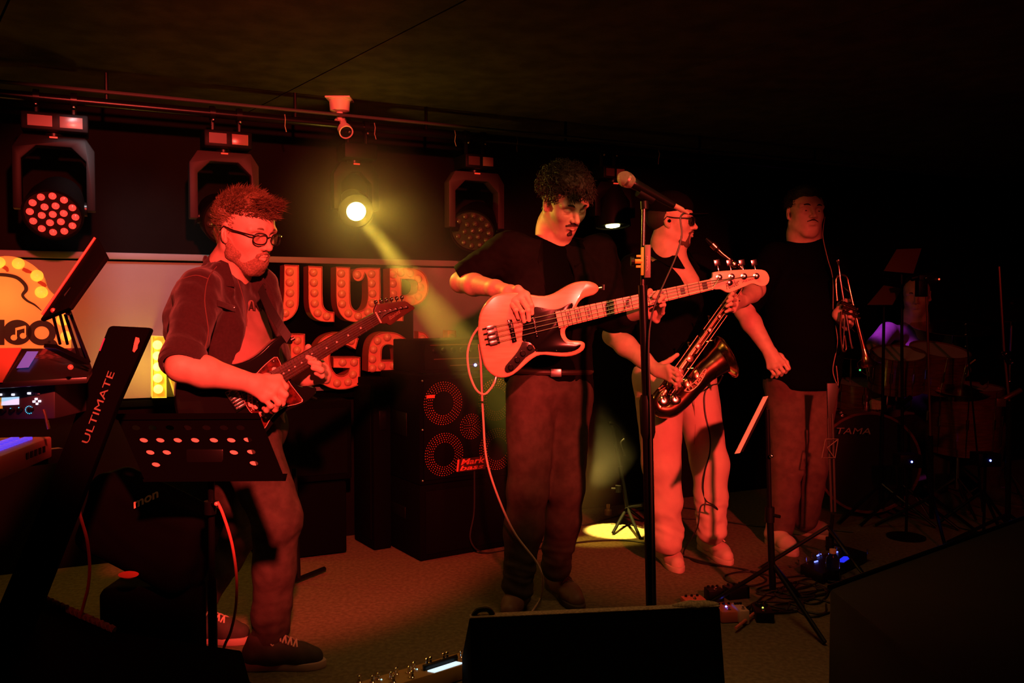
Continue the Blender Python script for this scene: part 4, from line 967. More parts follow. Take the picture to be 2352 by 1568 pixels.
allb = bbox(shR, shL, elR, elL, wrR, wrL, H.c, chest, m=.09)
sdf_obj('body', [(S, .0027, *hb), (S, .0028, *rb), (S, .003, *lb), (S, .006, *allb, [hb, rb, lb])], SKIN, BP)
eyes(H, BP); brows(H, BP, HAIRD, 1.2)
B = SDF(); p = H.p; k = H.k
for s_ in (-1, 1): B.cap(p(.086, .026*s_, -.058), p(.098, .003*s_, -.049), .0042*k, .0062*k, .004)
B.cap(p(.081, -.006, -.095), p(.081, .006, -.095), .0075*k, None, .01); B.cap(p(.090, 0, -.080), p(.084, 0, -.092), .004*k, .006*k, .006); B.wrinkle(.0009, 480, 2)
sdf_obj('moustache', [(B, .0022)], mat('moustache_dark', (.05, .02, .015), .7, bump=.5, bscale=600), BP)
Hs = SDF()
Hs.ell(p(-.022, 0, .055), [.106*k, .088*k, .088*k], H.R, .01); Hs.ell(p(.040, 0, .092), [.055*k, .066*k, .036*k], H.R, .03); Hs.cap(p(-.07, 0, .0), p(-.065, 0, -.05), .050*k, .040*k, .03)
Hs.ell(p(.098, 0, -.010), [.065*k, .12*k, .075*k], H.R, .01, 's'); Hs.ell(p(.015, 0, -.090), [.08*k, .14*k, .072*k], H.R, .012, 's')
for s_ in (-1, 1): Hs.ell(p(.004, .088*s_, -.012), [.024*k, .022*k, .034*k], H.R, .006, 's')
Hs.wrinkle(.007, 75, 1).wrinkle(.003, 180, 5)
sdf_obj('hair', [(Hs, .0035)], HAIRD, BP, label='dark curly hair')
rnd = random.Random(11); b = MB()
def curls(b, H, n, rnd, ok, r=.011, th=.0016):
    for q, nn in hair_roots(H, n, rnd, ok, .006):
        a = nn.orthogonal().normalized(); c = nn.cross(a); ph = rnd.uniform(0, 6.28); rr_ = r*rnd.uniform(.6, 1.3); turn = rnd.choice((-1, 1)); pts = []
        base = q+nn*rnd.uniform(.004, .016); ax_ = (nn*.5+a*rnd.uniform(-1, 1)+c*rnd.uniform(-1, 1)).normalized(); e1 = ax_.orthogonal().normalized(); e2 = ax_.cross(e1)
        for i in range(7): t = i/6; an = ph+turn*t*4.2; pts.append(base+ax_*(t*rr_*1.4)+e1*(cos(an)*rr_)+e2*(sin(an)*rr_))
        b.tube(pts, [th*(1-.6*i/6) for i in range(7)], 4, caps=False)
curls(b, H, 1300, rnd, lambda l: l.z > .02 and (l.x < .05 or l.z > .055))
fr = []
for i in range(170):
    q = H.p(rnd.uniform(.065, .098), rnd.uniform(-.055, .055), rnd.uniform(.062, .098)); pts = [q]; d = H.d(.5, rnd.uniform(-.5, .5), -1).normalized()
    for j in range(5): q = q+d*.006+Vector((rnd.uniform(-1, 1), rnd.uniform(-1, 1), rnd.uniform(-1, 1)))*.003; pts.append(q)
    b.tube(pts, [.0018, .0016, .0014, .0012, .001, .0006], 4, caps=False)
b.build('hair_curls', HAIRD, BP, kind='stuff')
T = SDF(); torso_sdf(T, hip, chest, neckb, side, .160, .150, .180, .17, .105, .100, .115, .05)
T.wrinkle(.004, 20, 2, (1, 1, 1.5)); T.plane(neckb+UP*.004, UP*.9+fwd*.42, .006); T.plane(hip-UP*.01, -UP, .01)
tb = sdf_obj('tshirt', [(T, .007)], TEEB, BP, label='black T-shirt')
Jk = SDF(); torso_sdf(Jk, P(1262, 925, 3.62), chest, neckb-UP*.01, side, .190, .170, .200, .20, .125, .115, .128, .05)
Jk.chain([shR, elR+(shR-elR).normalized()*.02], [.080, .068], .05); Jk.chain([shL, elL], [.078, .064], .05)
Jk.chain([elL, elL.lerp(wrL, .45)], [.064, .052], .02)
Jk.wrinkle(.007, 18, 7, (1, 1, 1.3)).wrinkle(.0032, 44, 3).wrinkle(.007, 46, 11, (1.3, 1.3, .6), shR.lerp(elR, .75), .18)
Jk.ell(neckb+UP*.05, [.075, .07, .08], None, .008, 's')
ops = [P(1272, 560, 3.48), P(1285, 640, 3.48), P(1290, 720, 3.48), P(1272, 860, 3.48), P(1250, 960, 3.48)]
for i, r_ in enumerate((.050, .055, .050, .09)): Jk.cap(ops[i], ops[i+1], r_, r_+.01, .006, (Vector((0, 1, 0)), 1.6), 's')
Jk.plane(P(1330, 905, 3.5), Vector((-.20, -.2, -1)), .006)
cutend(Jk, elR, elR-shR, -.02)
jk = sdf_obj('blazer', [(Jk, .0058)], BLAZ, BP, label='black blazer with pushed-up sleeves')
cuff(elR+(shR-elR).normalized()*.035, (elR-shR), .070, jk, BLAZ, .04)
for pts_ in ([(1246, 545), (1236, 600), (1252, 660), (1268, 720), (1248, 600)], [(1318, 548), (1338, 600), (1330, 660), (1322, 715), (1320, 610)]):
    L_ = [surf(jk, x, y) for x, y in pts_]; L_ = [h for h in L_ if h]
    if len(L_) > 3: nn_ = Vector((0, -1, .1)).normalized(); b = MB(); b.prism([h[0]+nn_*.004 for h in L_], nn_*.005); b.build('lapel', BLAZ, jk, bevel=.001)
Jn = SDF()
hR, hL = P(1222, 905, 3.56), P(1306, 905, 3.62)
knR, anR = P(1212, 1125, 3.52), P(1190, 1345, 3.53); knL, anL = P(1298, 1120, 3.60), P(1278, 1300, 3.66)
Jn.cap(hip-side*.06-UP*.01, hip+side*.06-UP*.01, .115, None, .04)
Jn.chain([hR, knR, knR.lerp(anR, .4), anR], [.108, .083, .078, .062], .03); Jn.chain([hL, knL, knL.lerp(anL, .4), anL], [.100, .080, .076, .062], .03)
Jn.wrinkle(.005, 13, 3, (1.3, 1.3, 1.0)).wrinkle(.0024, 34, 5, (1.3, 1.2, .8)).wrinkle(.013, 26, 5, (.7, .7, 2.0), anR+UP*.05, .16).wrinkle(.013, 26, 8, (.7, .7, 2.0), anL+UP*.05, .16)
Jn.plane(hip+UP*.075, UP, .005)
jn = sdf_obj('jeans', [(Jn, .007)], JEAND, BP, label='dark grey jeans')
b = MB()
for t in range(1): b.tube(catmull([hip+UP*.062+side*(-.175*cos(a))+fwd*(.118*sin(a)) for a in np.linspace(0.1, pi-.1, 12)], 3), .012, 8)
bl_ = b.build('belt', mat('belt_leather', (.03, .015, .012), .4), BP); b = MB(); q = hip+UP*.062+fwd*.13; b.box(q, (.045, .01, .034)); b.build('buckle', STEEL, bl_, bevel=.004)
SH_B = mat('shoe_brown', (.16, .075, .055), .6, noise=.15, nscale=20); SOLB = mat('sole_dark', (.05, .035, .03), .6)
shoe('shoe', PZ(1205, 1372, 0), PZ(1160, 1430, 0), (0, 0, 1), SH_B, SOLB, BP, lace_m=SOLB, hgt=.09, w=.046, sole_label=None)
shoe('shoe', PZ(1262, 1345, 0), PZ(1335, 1408, 0), (0, 0, 1), SH_B, SOLB, BP, lace_m=SOLB, hgt=.09, w=.046, sole_label=None)
# ------------------------------------------------------------------ saxophonist in a cap
SHK = mat('shirt_black', (.0035, .003, .003), .9, noise=.12, nscale=40, spec=.05)
CREAMP = mat('cream_trousers', (.68, .46, .37), .85, noise=.05, nscale=14, bump=.2, bscale=420, spec=.15)
WSH = mat('white_sneaker', (.62, .42, .34), .6, noise=.05, nscale=20)
SX = thing('person', 'man in black cap, sunglasses, black shirt and cream trousers holding the saxophone', 'person', (P(1590, 1298, 4.2).x, 4.2, 0))
H = Head(P(1543, 508, 4.20), -20, -1, 0, 1.04)
neckb = P(1530, 590, 4.22)
shR, shL = P(1462, 620, 4.06), P(1592, 618, 4.38)
elR, wrR = P(1408, 770, 3.98), P(1508, 850, 3.80)
elL, wrL = P(1736, 664, 4.22), P(1706, 690, 4.02)
hip = P(1555, 868, 4.22); chest = P(1536, 690, 4.22)
side = (shL-shR).normalized(); fwd = Vector((cos(radians(-28)), sin(radians(-28)), 0))
S = SDF(); head_sdf(S, H, neckb, lids=.5, neck_r=.060, jaw=1.1)
S.cap(neckb, chest, .07, .09, .05); S.cap(neckb+fwd*.03, chest+fwd*.10+UP*.09, .06, .05, .04)
S.chain([shR, elR], [.052, .046], .03); S.chain([elR, elR.lerp(wrR, .3), elR.lerp(wrR, .7), wrR], [.045, .048, .037, .028], .02)
S.chain([shL, elL], [.052, .045], .03); S.chain([elL, elL.lerp(wrL, .35), wrL], [.043, .044, .029], .02)
K = [P(1535, 842, 3.745), P(1540, 852, 3.74), P(1542, 862, 3.74), P(1540, 872, 3.75)]
Fg = [[P(1552, 848, 3.72), P(1565, 862, 3.735)], [P(1556, 860, 3.71), P(1565, 874, 3.725)], [P(1556, 872, 3.71), P(1561, 886, 3.725)], [P(1551, 882, 3.72), P(1553, 893, 3.735)]]
Th = [P(1522, 838, 3.80), P(1540, 826, 3.82), P(1556, 814, 3.83)]
hand(S, wrR, None, K, Fg, Th)
KL = [P(1688, 680, 3.90), P(1690, 690, 3.89), P(1689, 700, 3.89), P(1685, 712, 3.90)]
FL = [[P(1682, 674, 3.85), P(1675, 682, 3.83)], [P(1680, 686, 3.83), P(1671, 692, 3.82)], [P(1679, 698, 3.83), P(1669, 703, 3.825)], [P(1676, 711, 3.85), P(1667, 716, 3.84)]]
TL = [P(1696, 674, 3.97), P(1699, 662, 3.95), P(1697, 655, 3.93)]
hand(S, wrL, None, KL, FL, TL, k=.95)
hb = (npv(H.c)-.15*H.k, npv(H.c)+.15*H.k); rb = bbox(*K, *[x for f in Fg for x in f], wrR, m=.03); lb = bbox(*KL, *[x for f in FL for x in f], *TL, wrL, m=.03)
allb = bbox(shR, shL, elR, elL, wrR, wrL, H.c, chest, m=.09)
sdf_obj('body', [(S, .0030, *hb), (S, .0030, *rb), (S, .0032, *lb), (S, .006, *allb, [hb, rb, lb])], SKIN, SX)
eyes(H, SX); p = H.p; k = H.k
B = SDF()
for s_ in (-1, 1): B.cap(p(.086, .026*s_, -.058), p(.097, .003*s_, -.049), .0042*k, .0058*k, .004); B.cap(p(.0, .058*s_, -.040), p(.050, .026*s_, -.098), .0125*k, .0185*k, .02); B.cap(p(.087, .024*s_, -.060), p(.074, .024*s_, -.092), .004*k, .009*k, .008)
B.cap(p(.064, -.012, -.106), p(.064, .012, -.106), .019*k, None, .02); B.wrinkle(.0012, 420, 3)
sdf_obj('beard', [(B, .0028)], mat('beard_short', (.10, .045, .032), .8, bump=.4, bscale=600), SX)
Hs = SDF(); Hs.ell(p(-.035, 0, .020), [.085*k, .081*k, .075*k], H.R, .01); Hs.ell(p(.09, 0, -.01), [.085*k, .13*k, .12*k], H.R, .01, 's'); Hs.ell(p(.005, 0, -.09), [.08*k, .14*k, .07*k], H.R, .01, 's')
for s_ in (-1, 1): Hs.ell(p(.0, .085*s_, -.012), [.026*k, .02*k, .034*k], H.R, .006, 's')
sdf_obj('hair', [(Hs, .004)], HAIRD, SX)
Cp = SDF(); Cp.ell(p(-.012, 0, .065), [.108*k, .088*k, .076*k], H.R, .01); Cp.plane(p(0, 0, .036), H.d(0.08, 0, -1), .006)
Cp.wrinkle(.0018, 60, 2)
cp_ = sdf_obj('cap', [(Cp, .0042)], mat('cap_black', (.004, .003, .003), .9, spec=.05, bump=.3, bscale=500), SX, label='black baseball cap')
pts = [H.p(.060+.105*max(0, cos(a))**.8, .070*sin(a), .038-.012*abs(sin(a))-.006*max(0, cos(a))) for a in np.linspace(-pi/2, pi/2, 17)]
b = MB(); b.prism(pts, H.d(0, 0, .004)); b.build('cap_brim', MATS['cap_black'], cp_, bevel=.001)
SUNG = mat('sunglass_lens', (.01, .008, .008), .08, coat=.6)
glasses(H, SX, GLF, SUNG, w=.026, h=.019)
b = MB(); b.ball(H.p(.004, -.084, -.006), .008, 10, 8); b.build('earpiece', MATTE, SX)
ch = catmull([neckb+side*-.05+fwd*.05+UP*.01, neckb+fwd*.115-UP*.075, neckb+side*.05+fwd*.06+UP*.01], 10); b = MB(); b.tube(ch, .0018, 6); b.build('chain', CHROME, SX)
T = SDF(); torso_sdf(T, P(1550, 880, 4.22), chest, neckb, side, .165, .165, .185, .19, .125, .130, .128, .05)
T.ell(P(1548, 800, 4.18), [.13, .13, .15], None, .06)
T.chain([shR, elR+(shR-elR).normalized()*.02], [.082, .076], .05); T.chain([shL, elL+(shL-elL).normalized()*.05], [.080, .072], .05)
T.wrinkle(.006, 17, 7, (1, 1, 1.3)).wrinkle(.003, 42, 3)
T.ell(neckb+UP*.05+fwd*.01, [.074, .070, .085], None, .008, 's')
T.cap(neckb+fwd*.12, P(1556, 672, 4.10)+fwd*.04, .055, .012, .006, None, 's')
T.plane(P(1500, 868, 4.2), Vector((-.12, 0, -1)), .006); cutend(T, elR, elR-shR, -.01)
tt = sdf_obj('shirt', [(T, .0062)], SHK, SX, label='black short-sleeved shirt')
for s_ in (-1, 1):
    A_ = neckb+side*.055*s_-fwd*.03+UP*.055; Bq = neckb+side*.055*s_+fwd*.075+UP*.025; C_ = neckb+side*.06*s_+fwd*.13-UP*.06; D_ = neckb+side*.10*s_+fwd*.07-UP*.045; E_ = neckb+side*.09*s_-fwd*.04+UP*.015
    b = MB(); b.prism([A_, Bq, C_, D_, E_], (side*s_*.4+fwd*.3+UP*.4).normalized()*.005); b.build('collar_flap', SHK, tt, bevel=.001)
Jn = SDF(); hR, hL = P(1515, 905, 4.15), P(1598, 905, 4.28)
knR, anR = P(1520, 1070, 4.10), P(1532, 1240, 4.12); knL, anL = P(1632, 1065, 4.22), P(1634, 1215, 4.22)
Jn.cap(hip-side*.06, hip+side*.06, .125, None, .04); Jn.cap(P(1500, 868, 4.15), P(1600, 862, 4.3), .10, None, .05)
Jn.chain([hR, knR, knR.lerp(anR, .5), anR], [.118, .088, .080, .078], .03); Jn.chain([hL, knL, knL.lerp(anL, .5), anL], [.112, .086, .078, .076], .03)
Jn.wrinkle(.005, 11, 3, (1.3, 1.3, .8)).wrinkle(.0022, 30, 5, (1.4, 1.2, .8)).wrinkle(.016, 22, 4, (.9, .9, 1.6), anR+UP*.06, .2).wrinkle(.014, 24, 8, (.9, .9, 1.6), anL+UP*.06, .18)
Jn.plane(hip+UP*.06, UP, .005); Jn.plane(anR-UP*.06, -UP, .006)
jn = sdf_obj('trousers', [(Jn, .0068)], CREAMP, SX, label='cream trousers')
pts = [h_[0] for h_ in (surf(jn, x, y) for x, y in ((1592, 905), (1596, 950), (1597, 985), (1594, 1020))) if h_]
if len(pts) > 2: b = MB(); b.tube(catmull(pts, 4), .0022, 6); b.build('trouser_seam', mat('seam_pale', (.45, .25, .2), .9), jn)
shoe('sneaker', PZ(1512, 1270, 0), PZ(1562, 1318, 0), (0, 0, 1), WSH, WSH, SX, lace_m=mat('lace_white', (.72, .52, .42), .7), hgt=.105, w=.052, sole_label=None)
shoe('sneaker', PZ(1610, 1258, 0), PZ(1678, 1300, 0), (0, 0, 1), WSH, WSH, SX, lace_m=MATS['lace_white'], hgt=.105, w=.052, sole_label=None)
# ------------------------------------------------------------------ saxophone
BRASS = mat('sax_lacquer', (.42, .20, .12), .22, 1, noise=.15, nscale=12); SILV = mat('sax_silver', (.80, .62, .52), .2, 1); KEYM = mat('sax_keys', (.62, .36, .26), .25, 1)
so_ = P(1560, 850, 3.86); sn_ = Vector((.05, -1, .12)).normalized()
def sx(x, y, h=0): return PP(x, y, so_, sn_)+sn_*h
SXO = thing('saxophone', 'coppery tenor saxophone with silver keys held slanting by the man in cream trousers', 'saxophone', sx(1560, 850))
body = catmull([sx(1700, 655), sx(1655, 718), sx(1600, 795), sx(1552, 862), sx(1522, 905)], 8); b = MB(); b.tube(body, lerp_list([.0135, .018, .0235, .0285, .033], len(body)), 20); bd = b.build('body_tube', BRASS, SXO)
bow = catmull([sx(1524, 902), sx(1511, 922), sx(1516, 938, .0), sx(1540, 938, .005), sx(1566, 915, .012), sx(1590, 885, .02)], 8); b = MB(); b.tube(bow, lerp_list([.033, .036, .038, .040, .042, .045], len(bow)), 22); b.build('bow', BRASS, SXO)
bell = catmull([sx(1588, 888, .02), sx(1612, 858, .025), sx(1636, 838, .03), sx(1652, 826, .03), sx(1664, 820, .03)], 8); rs_ = lerp_list([.045, .050, .056, .066, .098], len(bell)); b = MB(); b.tube(bell, rs_, 32, caps=False); inn = [r_-.004 for r_ in rs_]; b.tube(bell, inn, 32, caps=False); d_ = (bell[-1]-bell[-2]).normalized()
b.build('bell', BRASS, SXO)
a_, c_, _ = basis(d_); b = MB(); b.tube([bell[-1]+a_*(cos(t)*.098)+c_*(sin(t)*.098) for t in np.linspace(0, 2*pi, 37)], .0035, 8, caps=False); b.build('bell_rim', BRASS, SXO)
nk_ = catmull([sx(1700, 655), sx(1712, 634), sx(1700, 612, 0), sx(1682, 600), sx(1662, 585), sx(1648, 572)], 6); b = MB(); b.tube(nk_, lerp_list([.014, .013, .0125, .0115, .0105, .0098], len(nk_)), 14); b.build('neck_pipe', BRASS, SXO)
b = MB(); mp = catmull([sx(1650, 574), sx(1638, 562), sx(1622, 548)], 5); b.tube(mp, lerp_list([.014, .0135, .006], len(mp)), 14); mo = b.build('mouthpiece', BLACK, SXO); b = MB(); b.tube([sx(1645, 569), sx(1636, 560)], .016, 14); b.build('ligature', KEYM, mo)
b = MB(); b.ball(sx(1684, 608, .02), .017, 12, 8, (1, .5, 1)); b.build('octave_key', SILV, SXO)
ax_ = (body[-1]-body[0]).normalized(); tp = sn_.cross(ax_).normalized()
def sxb(t, off=0, h=0): i = t*(len(body)-1); j = min(int(i), len(body)-2); return body[j].lerp(body[j+1], i-j)+tp*off+sn_*h
for t0, t1, off, h in ((.05, .55, .012, .030), (.1, .9, -.010, .036), (.25, .95, .026, .028), (.45, .98, -.028, .026), (.0, .4, -.022, .022)):
    b = MB(); b.tube([sxb(t0, off, h), sxb(t1, off, h)], .0028, 8); rd = b.build('key_rod', KEYM, SXO)
    for q in (t0, (t0+t1)/2, t1): b = MB(); b.cyl(sxb(q, off, h), sxb(q, off*.5, .012), .0022, seg=6); b.build('rod_post', KEYM, rd)
for t, off, r_ in ((.12, .002, .009), (.20, .004, .010), (.28, .004, .011), (.38, .004, .013), (.50, .003, .015), (.60, .003, .017), (.72, .002, .019), (.85, .002, .020)):
    q = sxb(t, off, .024+.012*t); b = MB(); b.lathe(q, sn_, [(-.006, r_*.9), (0, r_), (.003, r_*.9), (.004, r_*.6), (.005, .0001)], 18); b.build('key_cup', KEYM, SXO)
for t, off in ((.16, .030), (.24, .034), (.66, .045), (.76, .048), (.55, -.044), (.35, -.038), (.45, .038)):
    b = MB(); q0, q1 = sxb(t, off*.5, .02), sxb(t-.03, off, .026); b.tube([q0, q1], .003, 8); b.ball(q1, .007, 10, 6, (1, 1, .5)); b.build('side_key', SILV, SXO)
for x, y, h, r_ in ((1520, 920, .045, .024), (1546, 917, .050, .024), (1598, 862, .062, .030), (1576, 882, .056, .028)):
    big = y > 900; b = MB(); q = sx(x, y, h); b.lathe(q, (sn_*.95+UP*.1).normalized(), [(-.010, r_*.8), (-.004, r_), (.002, r_), (.005, r_*.85), (.006, r_*.3), (.006, .0001)], 24); pad = b.build('pad_cup', SILV if big else BRASS, SXO, angle=50)
    b = MB(); b.tube([q+sn_*.008, q+sn_*.009+(sx(x-6, y-18, h)-q)], .0022, 6); b.build('key_arm', mat('key_arm_dark', (.08, .04, .03), .3, .8), pad)
gd = catmull([sx(1562, 898, .075), sx(1575, 899, .078), sx(1590, 888, .080), sx(1602, 872, .080), sx(1611, 853, .078), sx(1607, 850, .078), sx(1598, 862, .079), sx(1588, 876, .079), sx(1572, 888, .077), sx(1562, 898, .075)], 4)
b = MB(); b.tube(gd, .0024, 6); 
for x, y in ((1576, 892), (1590, 879), (1602, 864)): b.tube([sx(x, y, .079)+tp*(cos(t)*.009)+ax_*(sin(t)*.009) for t in np.linspace(0, 2*pi, 13)], .0022, 6, caps=False)
for x, y in ((1566, 896), (1609, 854)): b.cyl(sx(x, y, .077), sx(x, y, .04), .002, seg=6)
b.build('key_guard', mat('guard_white', (.85, .62, .5), .3, .3), SXO, label='pale openwork key guard')
b = MB(); b.tube([sx(1508, 893, .03), sx(1522, 885, .03)], .004, 8); b.tube([sx(1511, 899, .03), sx(1526, 889, .03)], .004, 8); b.build('brace', KEYM, SXO)
# wireless microphone lead down the trousers
pts = [h_[0]+h_[1]*.006 for h_ in (surf(jn, x, y) for x, y in ((1635, 884), (1622, 892), (1617, 910), (1619, 950), (1630, 1000), (1630, 1040), (1620, 1080), (1616, 1120), (1622, 1148))) if h_]
pts += [P(1640, 1160, 4.02), P(1648, 1170, 4.02), P(1632, 1160, 4.0), P(1612, 1160, 4.0), P(1606, 1180, 4.0), P(1600, 1215, 3.98), PZ(1570, 1270, .008), PZ(1600, 1290, .006), PZ(1660, 1300, .006)]
b = MB(); b.tube(catmull([P(1660, 862, 3.75), P(1650, 880, 3.85)]+pts, 6), .0035, 6); tag(b.build('microphone_lead', CAB), 'thin black lead hanging down the cream trousers with one loop', 'cable')
# ------------------------------------------------------------------ trumpeter
TP = thing('person', 'broad man in black T-shirt facing the room with a trumpet hanging from his left hand', 'person', (P(1840, 1258, 4.53).x, 4.53, 0))
H = Head(P(1849, 489, 4.50), -84, 3, -2, 1.04, 1.08)
neckb = P(1848, 541, 4.55)
shR, shL = P(1778, 592, 4.52), P(1912, 594, 4.58)
elR, wrR = P(1708, 712, 4.34), P(1768, 808, 4.24)
elL, wrL = P(1935, 735, 4.56), P(1925, 722, 4.36)
hip = P(1842, 862, 4.55); chest = P(1845, 680, 4.55)
side = (shL-shR).normalized(); fwd = Vector((side.y, -side.x, 0)).normalized()
S = SDF(); head_sdf(S, H, neckb, lids=.42, jaw=1.2, neck_r=.060, mouth=.6)
S.ell(H.p(.02, 0, -.062), [.060, .064, .045], H.R, .03)
S.cap(neckb, chest, .08, .09, .05)
S.chain([shR, elR], [.055, .045], .03); S.chain([elR, elR.lerp(wrR, .3), wrR], [.046, .048, .031], .02); S.chain([shL, elL], [.055, .045], .03); S.chain([elL, P(1940, 740, 4.45), wrL], [.045, .040, .030], .02)
KL = [P(1938, 706, 4.33), P(1940, 716, 4.325), P(1941, 727, 4.325), P(1940, 738, 4.33)]
FL = [[P(1950, 704, 4.31), P(1958, 708, 4.33)], [P(1953, 715, 4.30), P(1961, 720, 4.32)], [P(1953, 727, 4.30), P(1961, 732, 4.32)], [P(1951, 739, 4.31), P(1958, 744, 4.33)]]
hand(S, wrL, None, KL, FL, [P(1930, 700, 4.36), P(1940, 690, 4.37), P(1950, 690, 4.37)])
KR = [P(1799, 832, 4.210), P(1789, 838, 4.200), P(1778, 842, 4.210), P(1767, 843, 4.230)]
hand(S, wrR, None, KR, [[q+Vector((.018, -.012, -.030)), q+Vector((.016, .012, -.050))] for q in KR], [P(1792, 818, 4.25), P(1806, 832, 4.23), P(1812, 846, 4.22)])
hb = (npv(H.c)-.16*H.k, npv(H.c)+.16*H.k); rb = bbox(wrL, *KL, *[x for f in FL for x in f], m=.03); lb = bbox(wrR, *KR, m=.075)
allb = bbox(shR, shL, elR, elL, wrR, wrL, H.c, chest, m=.1)
sdf_obj('body', [(S, .0032, *hb), (S, .0032, *rb), (S, .0036, *lb), (S, .007, *allb, [hb, rb, lb])], SKIN, TP)
eyes(H, TP); brows(H, TP, HAIRD, 1.2); p = H.p; k = H.k
Hs = SDF(); Hs.ell(p(-.018, 0, .052), [.106*k, .090*k, .086*k], H.R, .01); Hs.ell(p(.040, 0, .100), [.055*k, .062*k, .035*k], H.R, .02); Hs.ell(p(.105, 0, -.022), [.075*k, .078*k, .088*k], H.R, .012, 's'); Hs.ell(p(.015, 0, -.090), [.085*k, .16*k, .078*k], H.R, .012, 's')
for s_ in (-1, 1): Hs.ell(p(.004, .095*s_, -.012), [.024*k, .022*k, .034*k], H.R, .006, 's')
Hs.wrinkle(.004, 90, 1); sdf_obj('hair', [(Hs, .004)], HAIRD, TP, label='short dark hair')
rnd = random.Random(4); b = MB(); strands(b, H, hair_roots(H, 1500, rnd, lambda l: l.z > .02 and (l.x < .045 or l.z > .10), .004), rnd, .02, lambda q, n: n*.6+H.d(.5, 0, .2), .0012, 2, .2, .4); b.build('hair_strands', HAIRD, TP, smooth=False, kind='stuff')
B = SDF()
for s_ in (-1, 1): B.cap(p(.088, .024*s_, -.057), p(.098, .003*s_, -.048), .0035*k, .0048*k, .004)
B.wrinkle(.0009, 480, 2); sdf_obj('moustache', [(B, .0026)], MATS['moustache_dark'], TP)
T = SDF(); torso_sdf(T, hip-UP*.02, chest, neckb, side, .195, .200, .205, .19, .15, .16, .15, .05)
T.ell(hip.lerp(chest, .45)+fwd*.04, [.17, .15, .18], None, .08)
T.chain([shR, shR.lerp(elR, .80)], [.080, .072], .05); T.chain([shL, shL.lerp(elL, .72)], [.080, .075], .05)
T.wrinkle(.006, 15, 2, (1, 1, 1.5)); T.cap(chest.lerp(neckb, .6), neckb, .11, .082, .03); T.plane(neckb+UP*.004, UP*.95+fwd*.22, .006); T.plane(hip-UP*.07, -UP, .01)
sdf_obj('tshirt', [(T, .008)], TEEB, TP, label='plain black T-shirt')
Jn = SDF(); hR, hL = P(1812, 890, 4.52), P(1872, 890, 4.56); knR, anR = P(1808, 1060, 4.47), P(1795, 1205, 4.50); knL, anL = P(1862, 1060, 4.56), P(1850, 1190, 4.62)
Jn.cap(hip-side*.07-UP*.02, hip+side*.07-UP*.02, .13, None, .04); Jn.chain([hR, knR, anR], [.118, .088, .070], .03); Jn.chain([hL, knL, anL], [.116, .088, .070], .03)
Jn.wrinkle(.007, 13, 3, (1.2, 1.2, 1.1)).wrinkle(.003, 34, 5, (1.3, 1.2, .8)).wrinkle(.013, 24, 4, (.9, .9, 1.6), knR, .2).wrinkle(.013, 22, 8, (.9, .9, 1.6), knL, .2)
Jn.plane(hip+UP*.03, UP, .005)
sdf_obj('jeans', [(Jn, .009)], mat('jeans_baggy', (.10, .055, .04), .9, noise=.2, nscale=26, bump=.3, bscale=500), TP, label='baggy dark jeans')
shoe('sneaker', PZ(1765, 1245, 0), PZ(1828, 1280, 0), (0, 0, 1), WSH, WSH, TP, hgt=.10, w=.05, sole_label=None)
shoe('sneaker', PZ(1820, 1222, 0), PZ(1915, 1240, 0), (0, 0, 1), mat('sneaker_grey', (.30, .22, .17), .7), WSH, TP, hgt=.10, w=.05, sole_label=None)
b = MB(); b.ball(H.p(.004, .092, -.008), .007, 8, 6); b.build('earpiece', MATTE, TP)
b = MB(); b.tube(catmull([H.p(.004, .094, -.015), P(1890, 540, 4.46), P(1900, 590, 4.42), P(1913, 640, 4.41), P(1914, 720, 4.40), P(1923, 770, 4.38), P(1922, 800, 4.38), P(1913, 850, 4.38), P(1925, 885, 4.38), P(1921, 840, 4.37)], 6), .0022, 6); tag(b.build('earphone_wire', mat('wire_pale', (.35, .18, .14), .5)), 'thin earphone wire dangling down the side of the trumpet player', 'cable')
# ------------------------------------------------------------------ trumpet, hanging bell down
to = P(1950, 720, 4.30); tn = Vector((.1, -1, .05)).normalized()
def tr(x, y, h=0): return PP(x, y, to, tn)+tn*h
GOLD = mat('trumpet_brass', (.80, .42, .26), .2, 1); SLV = mat('trumpet_silver', (.75, .62, .60), .18, 1)
TT = thing('trumpet', 'shiny brass trumpet hanging bell down in the broad man\'s left hand', 'trumpet', tr(1955, 720))
b = MB(); b.lathe(tr(1925, 597), (tr(1930, 640)-tr(1925, 597)), [(0, .013), (.004, .0135), (.018, .007), (.03, .005), (.07, .0048), (.09, .0055)], 18); b.build('mouthpiece', SLV, TT)
b = MB(); b.tube(catmull([tr(1929, 635), tr(1938, 690), tr(1948, 750), tr(1955, 790), tr(1958, 800)], 5), .0062, 12); b.build('leadpipe', SLV, TT)
lp = catmull([tr(1925, 690, -.01), tr(1922, 650, -.01), tr(1925, 636, -.01), tr(1936, 630, -.01), tr(1947, 636, -.01), tr(1952, 655, -.01), tr(1960, 700, -.005), tr(1970, 750), tr(1982, 790), tr(1991, 815), tr(2000, 832), tr(2010, 840)], 6)
n_ = len(lp); b = MB(); rs_ = [.006]*int(n_*.6) + list(np.linspace(.006, .014, n_-int(n_*.6)-8)) + [.017, .020, .024, .029, .035, .043, .052, .060][:8]; rs_ = (rs_+[.060]*n_)[:n_]
path2 = lp[:int(n_*.72)]; 
pth = catmull([tr(1925, 690, -.01), tr(1922, 650, -.01), tr(1925, 636, -.01), tr(1936, 630, -.01), tr(1947, 636, -.01), tr(1952, 655, -.01), tr(1962, 705, -.005), tr(1974, 760), tr(1984, 800)], 6)
b.tube(pth, lerp_list([.006, .006, .006, .006, .006, .0065, .008, .011, .015], len(pth)), 14, caps=False)
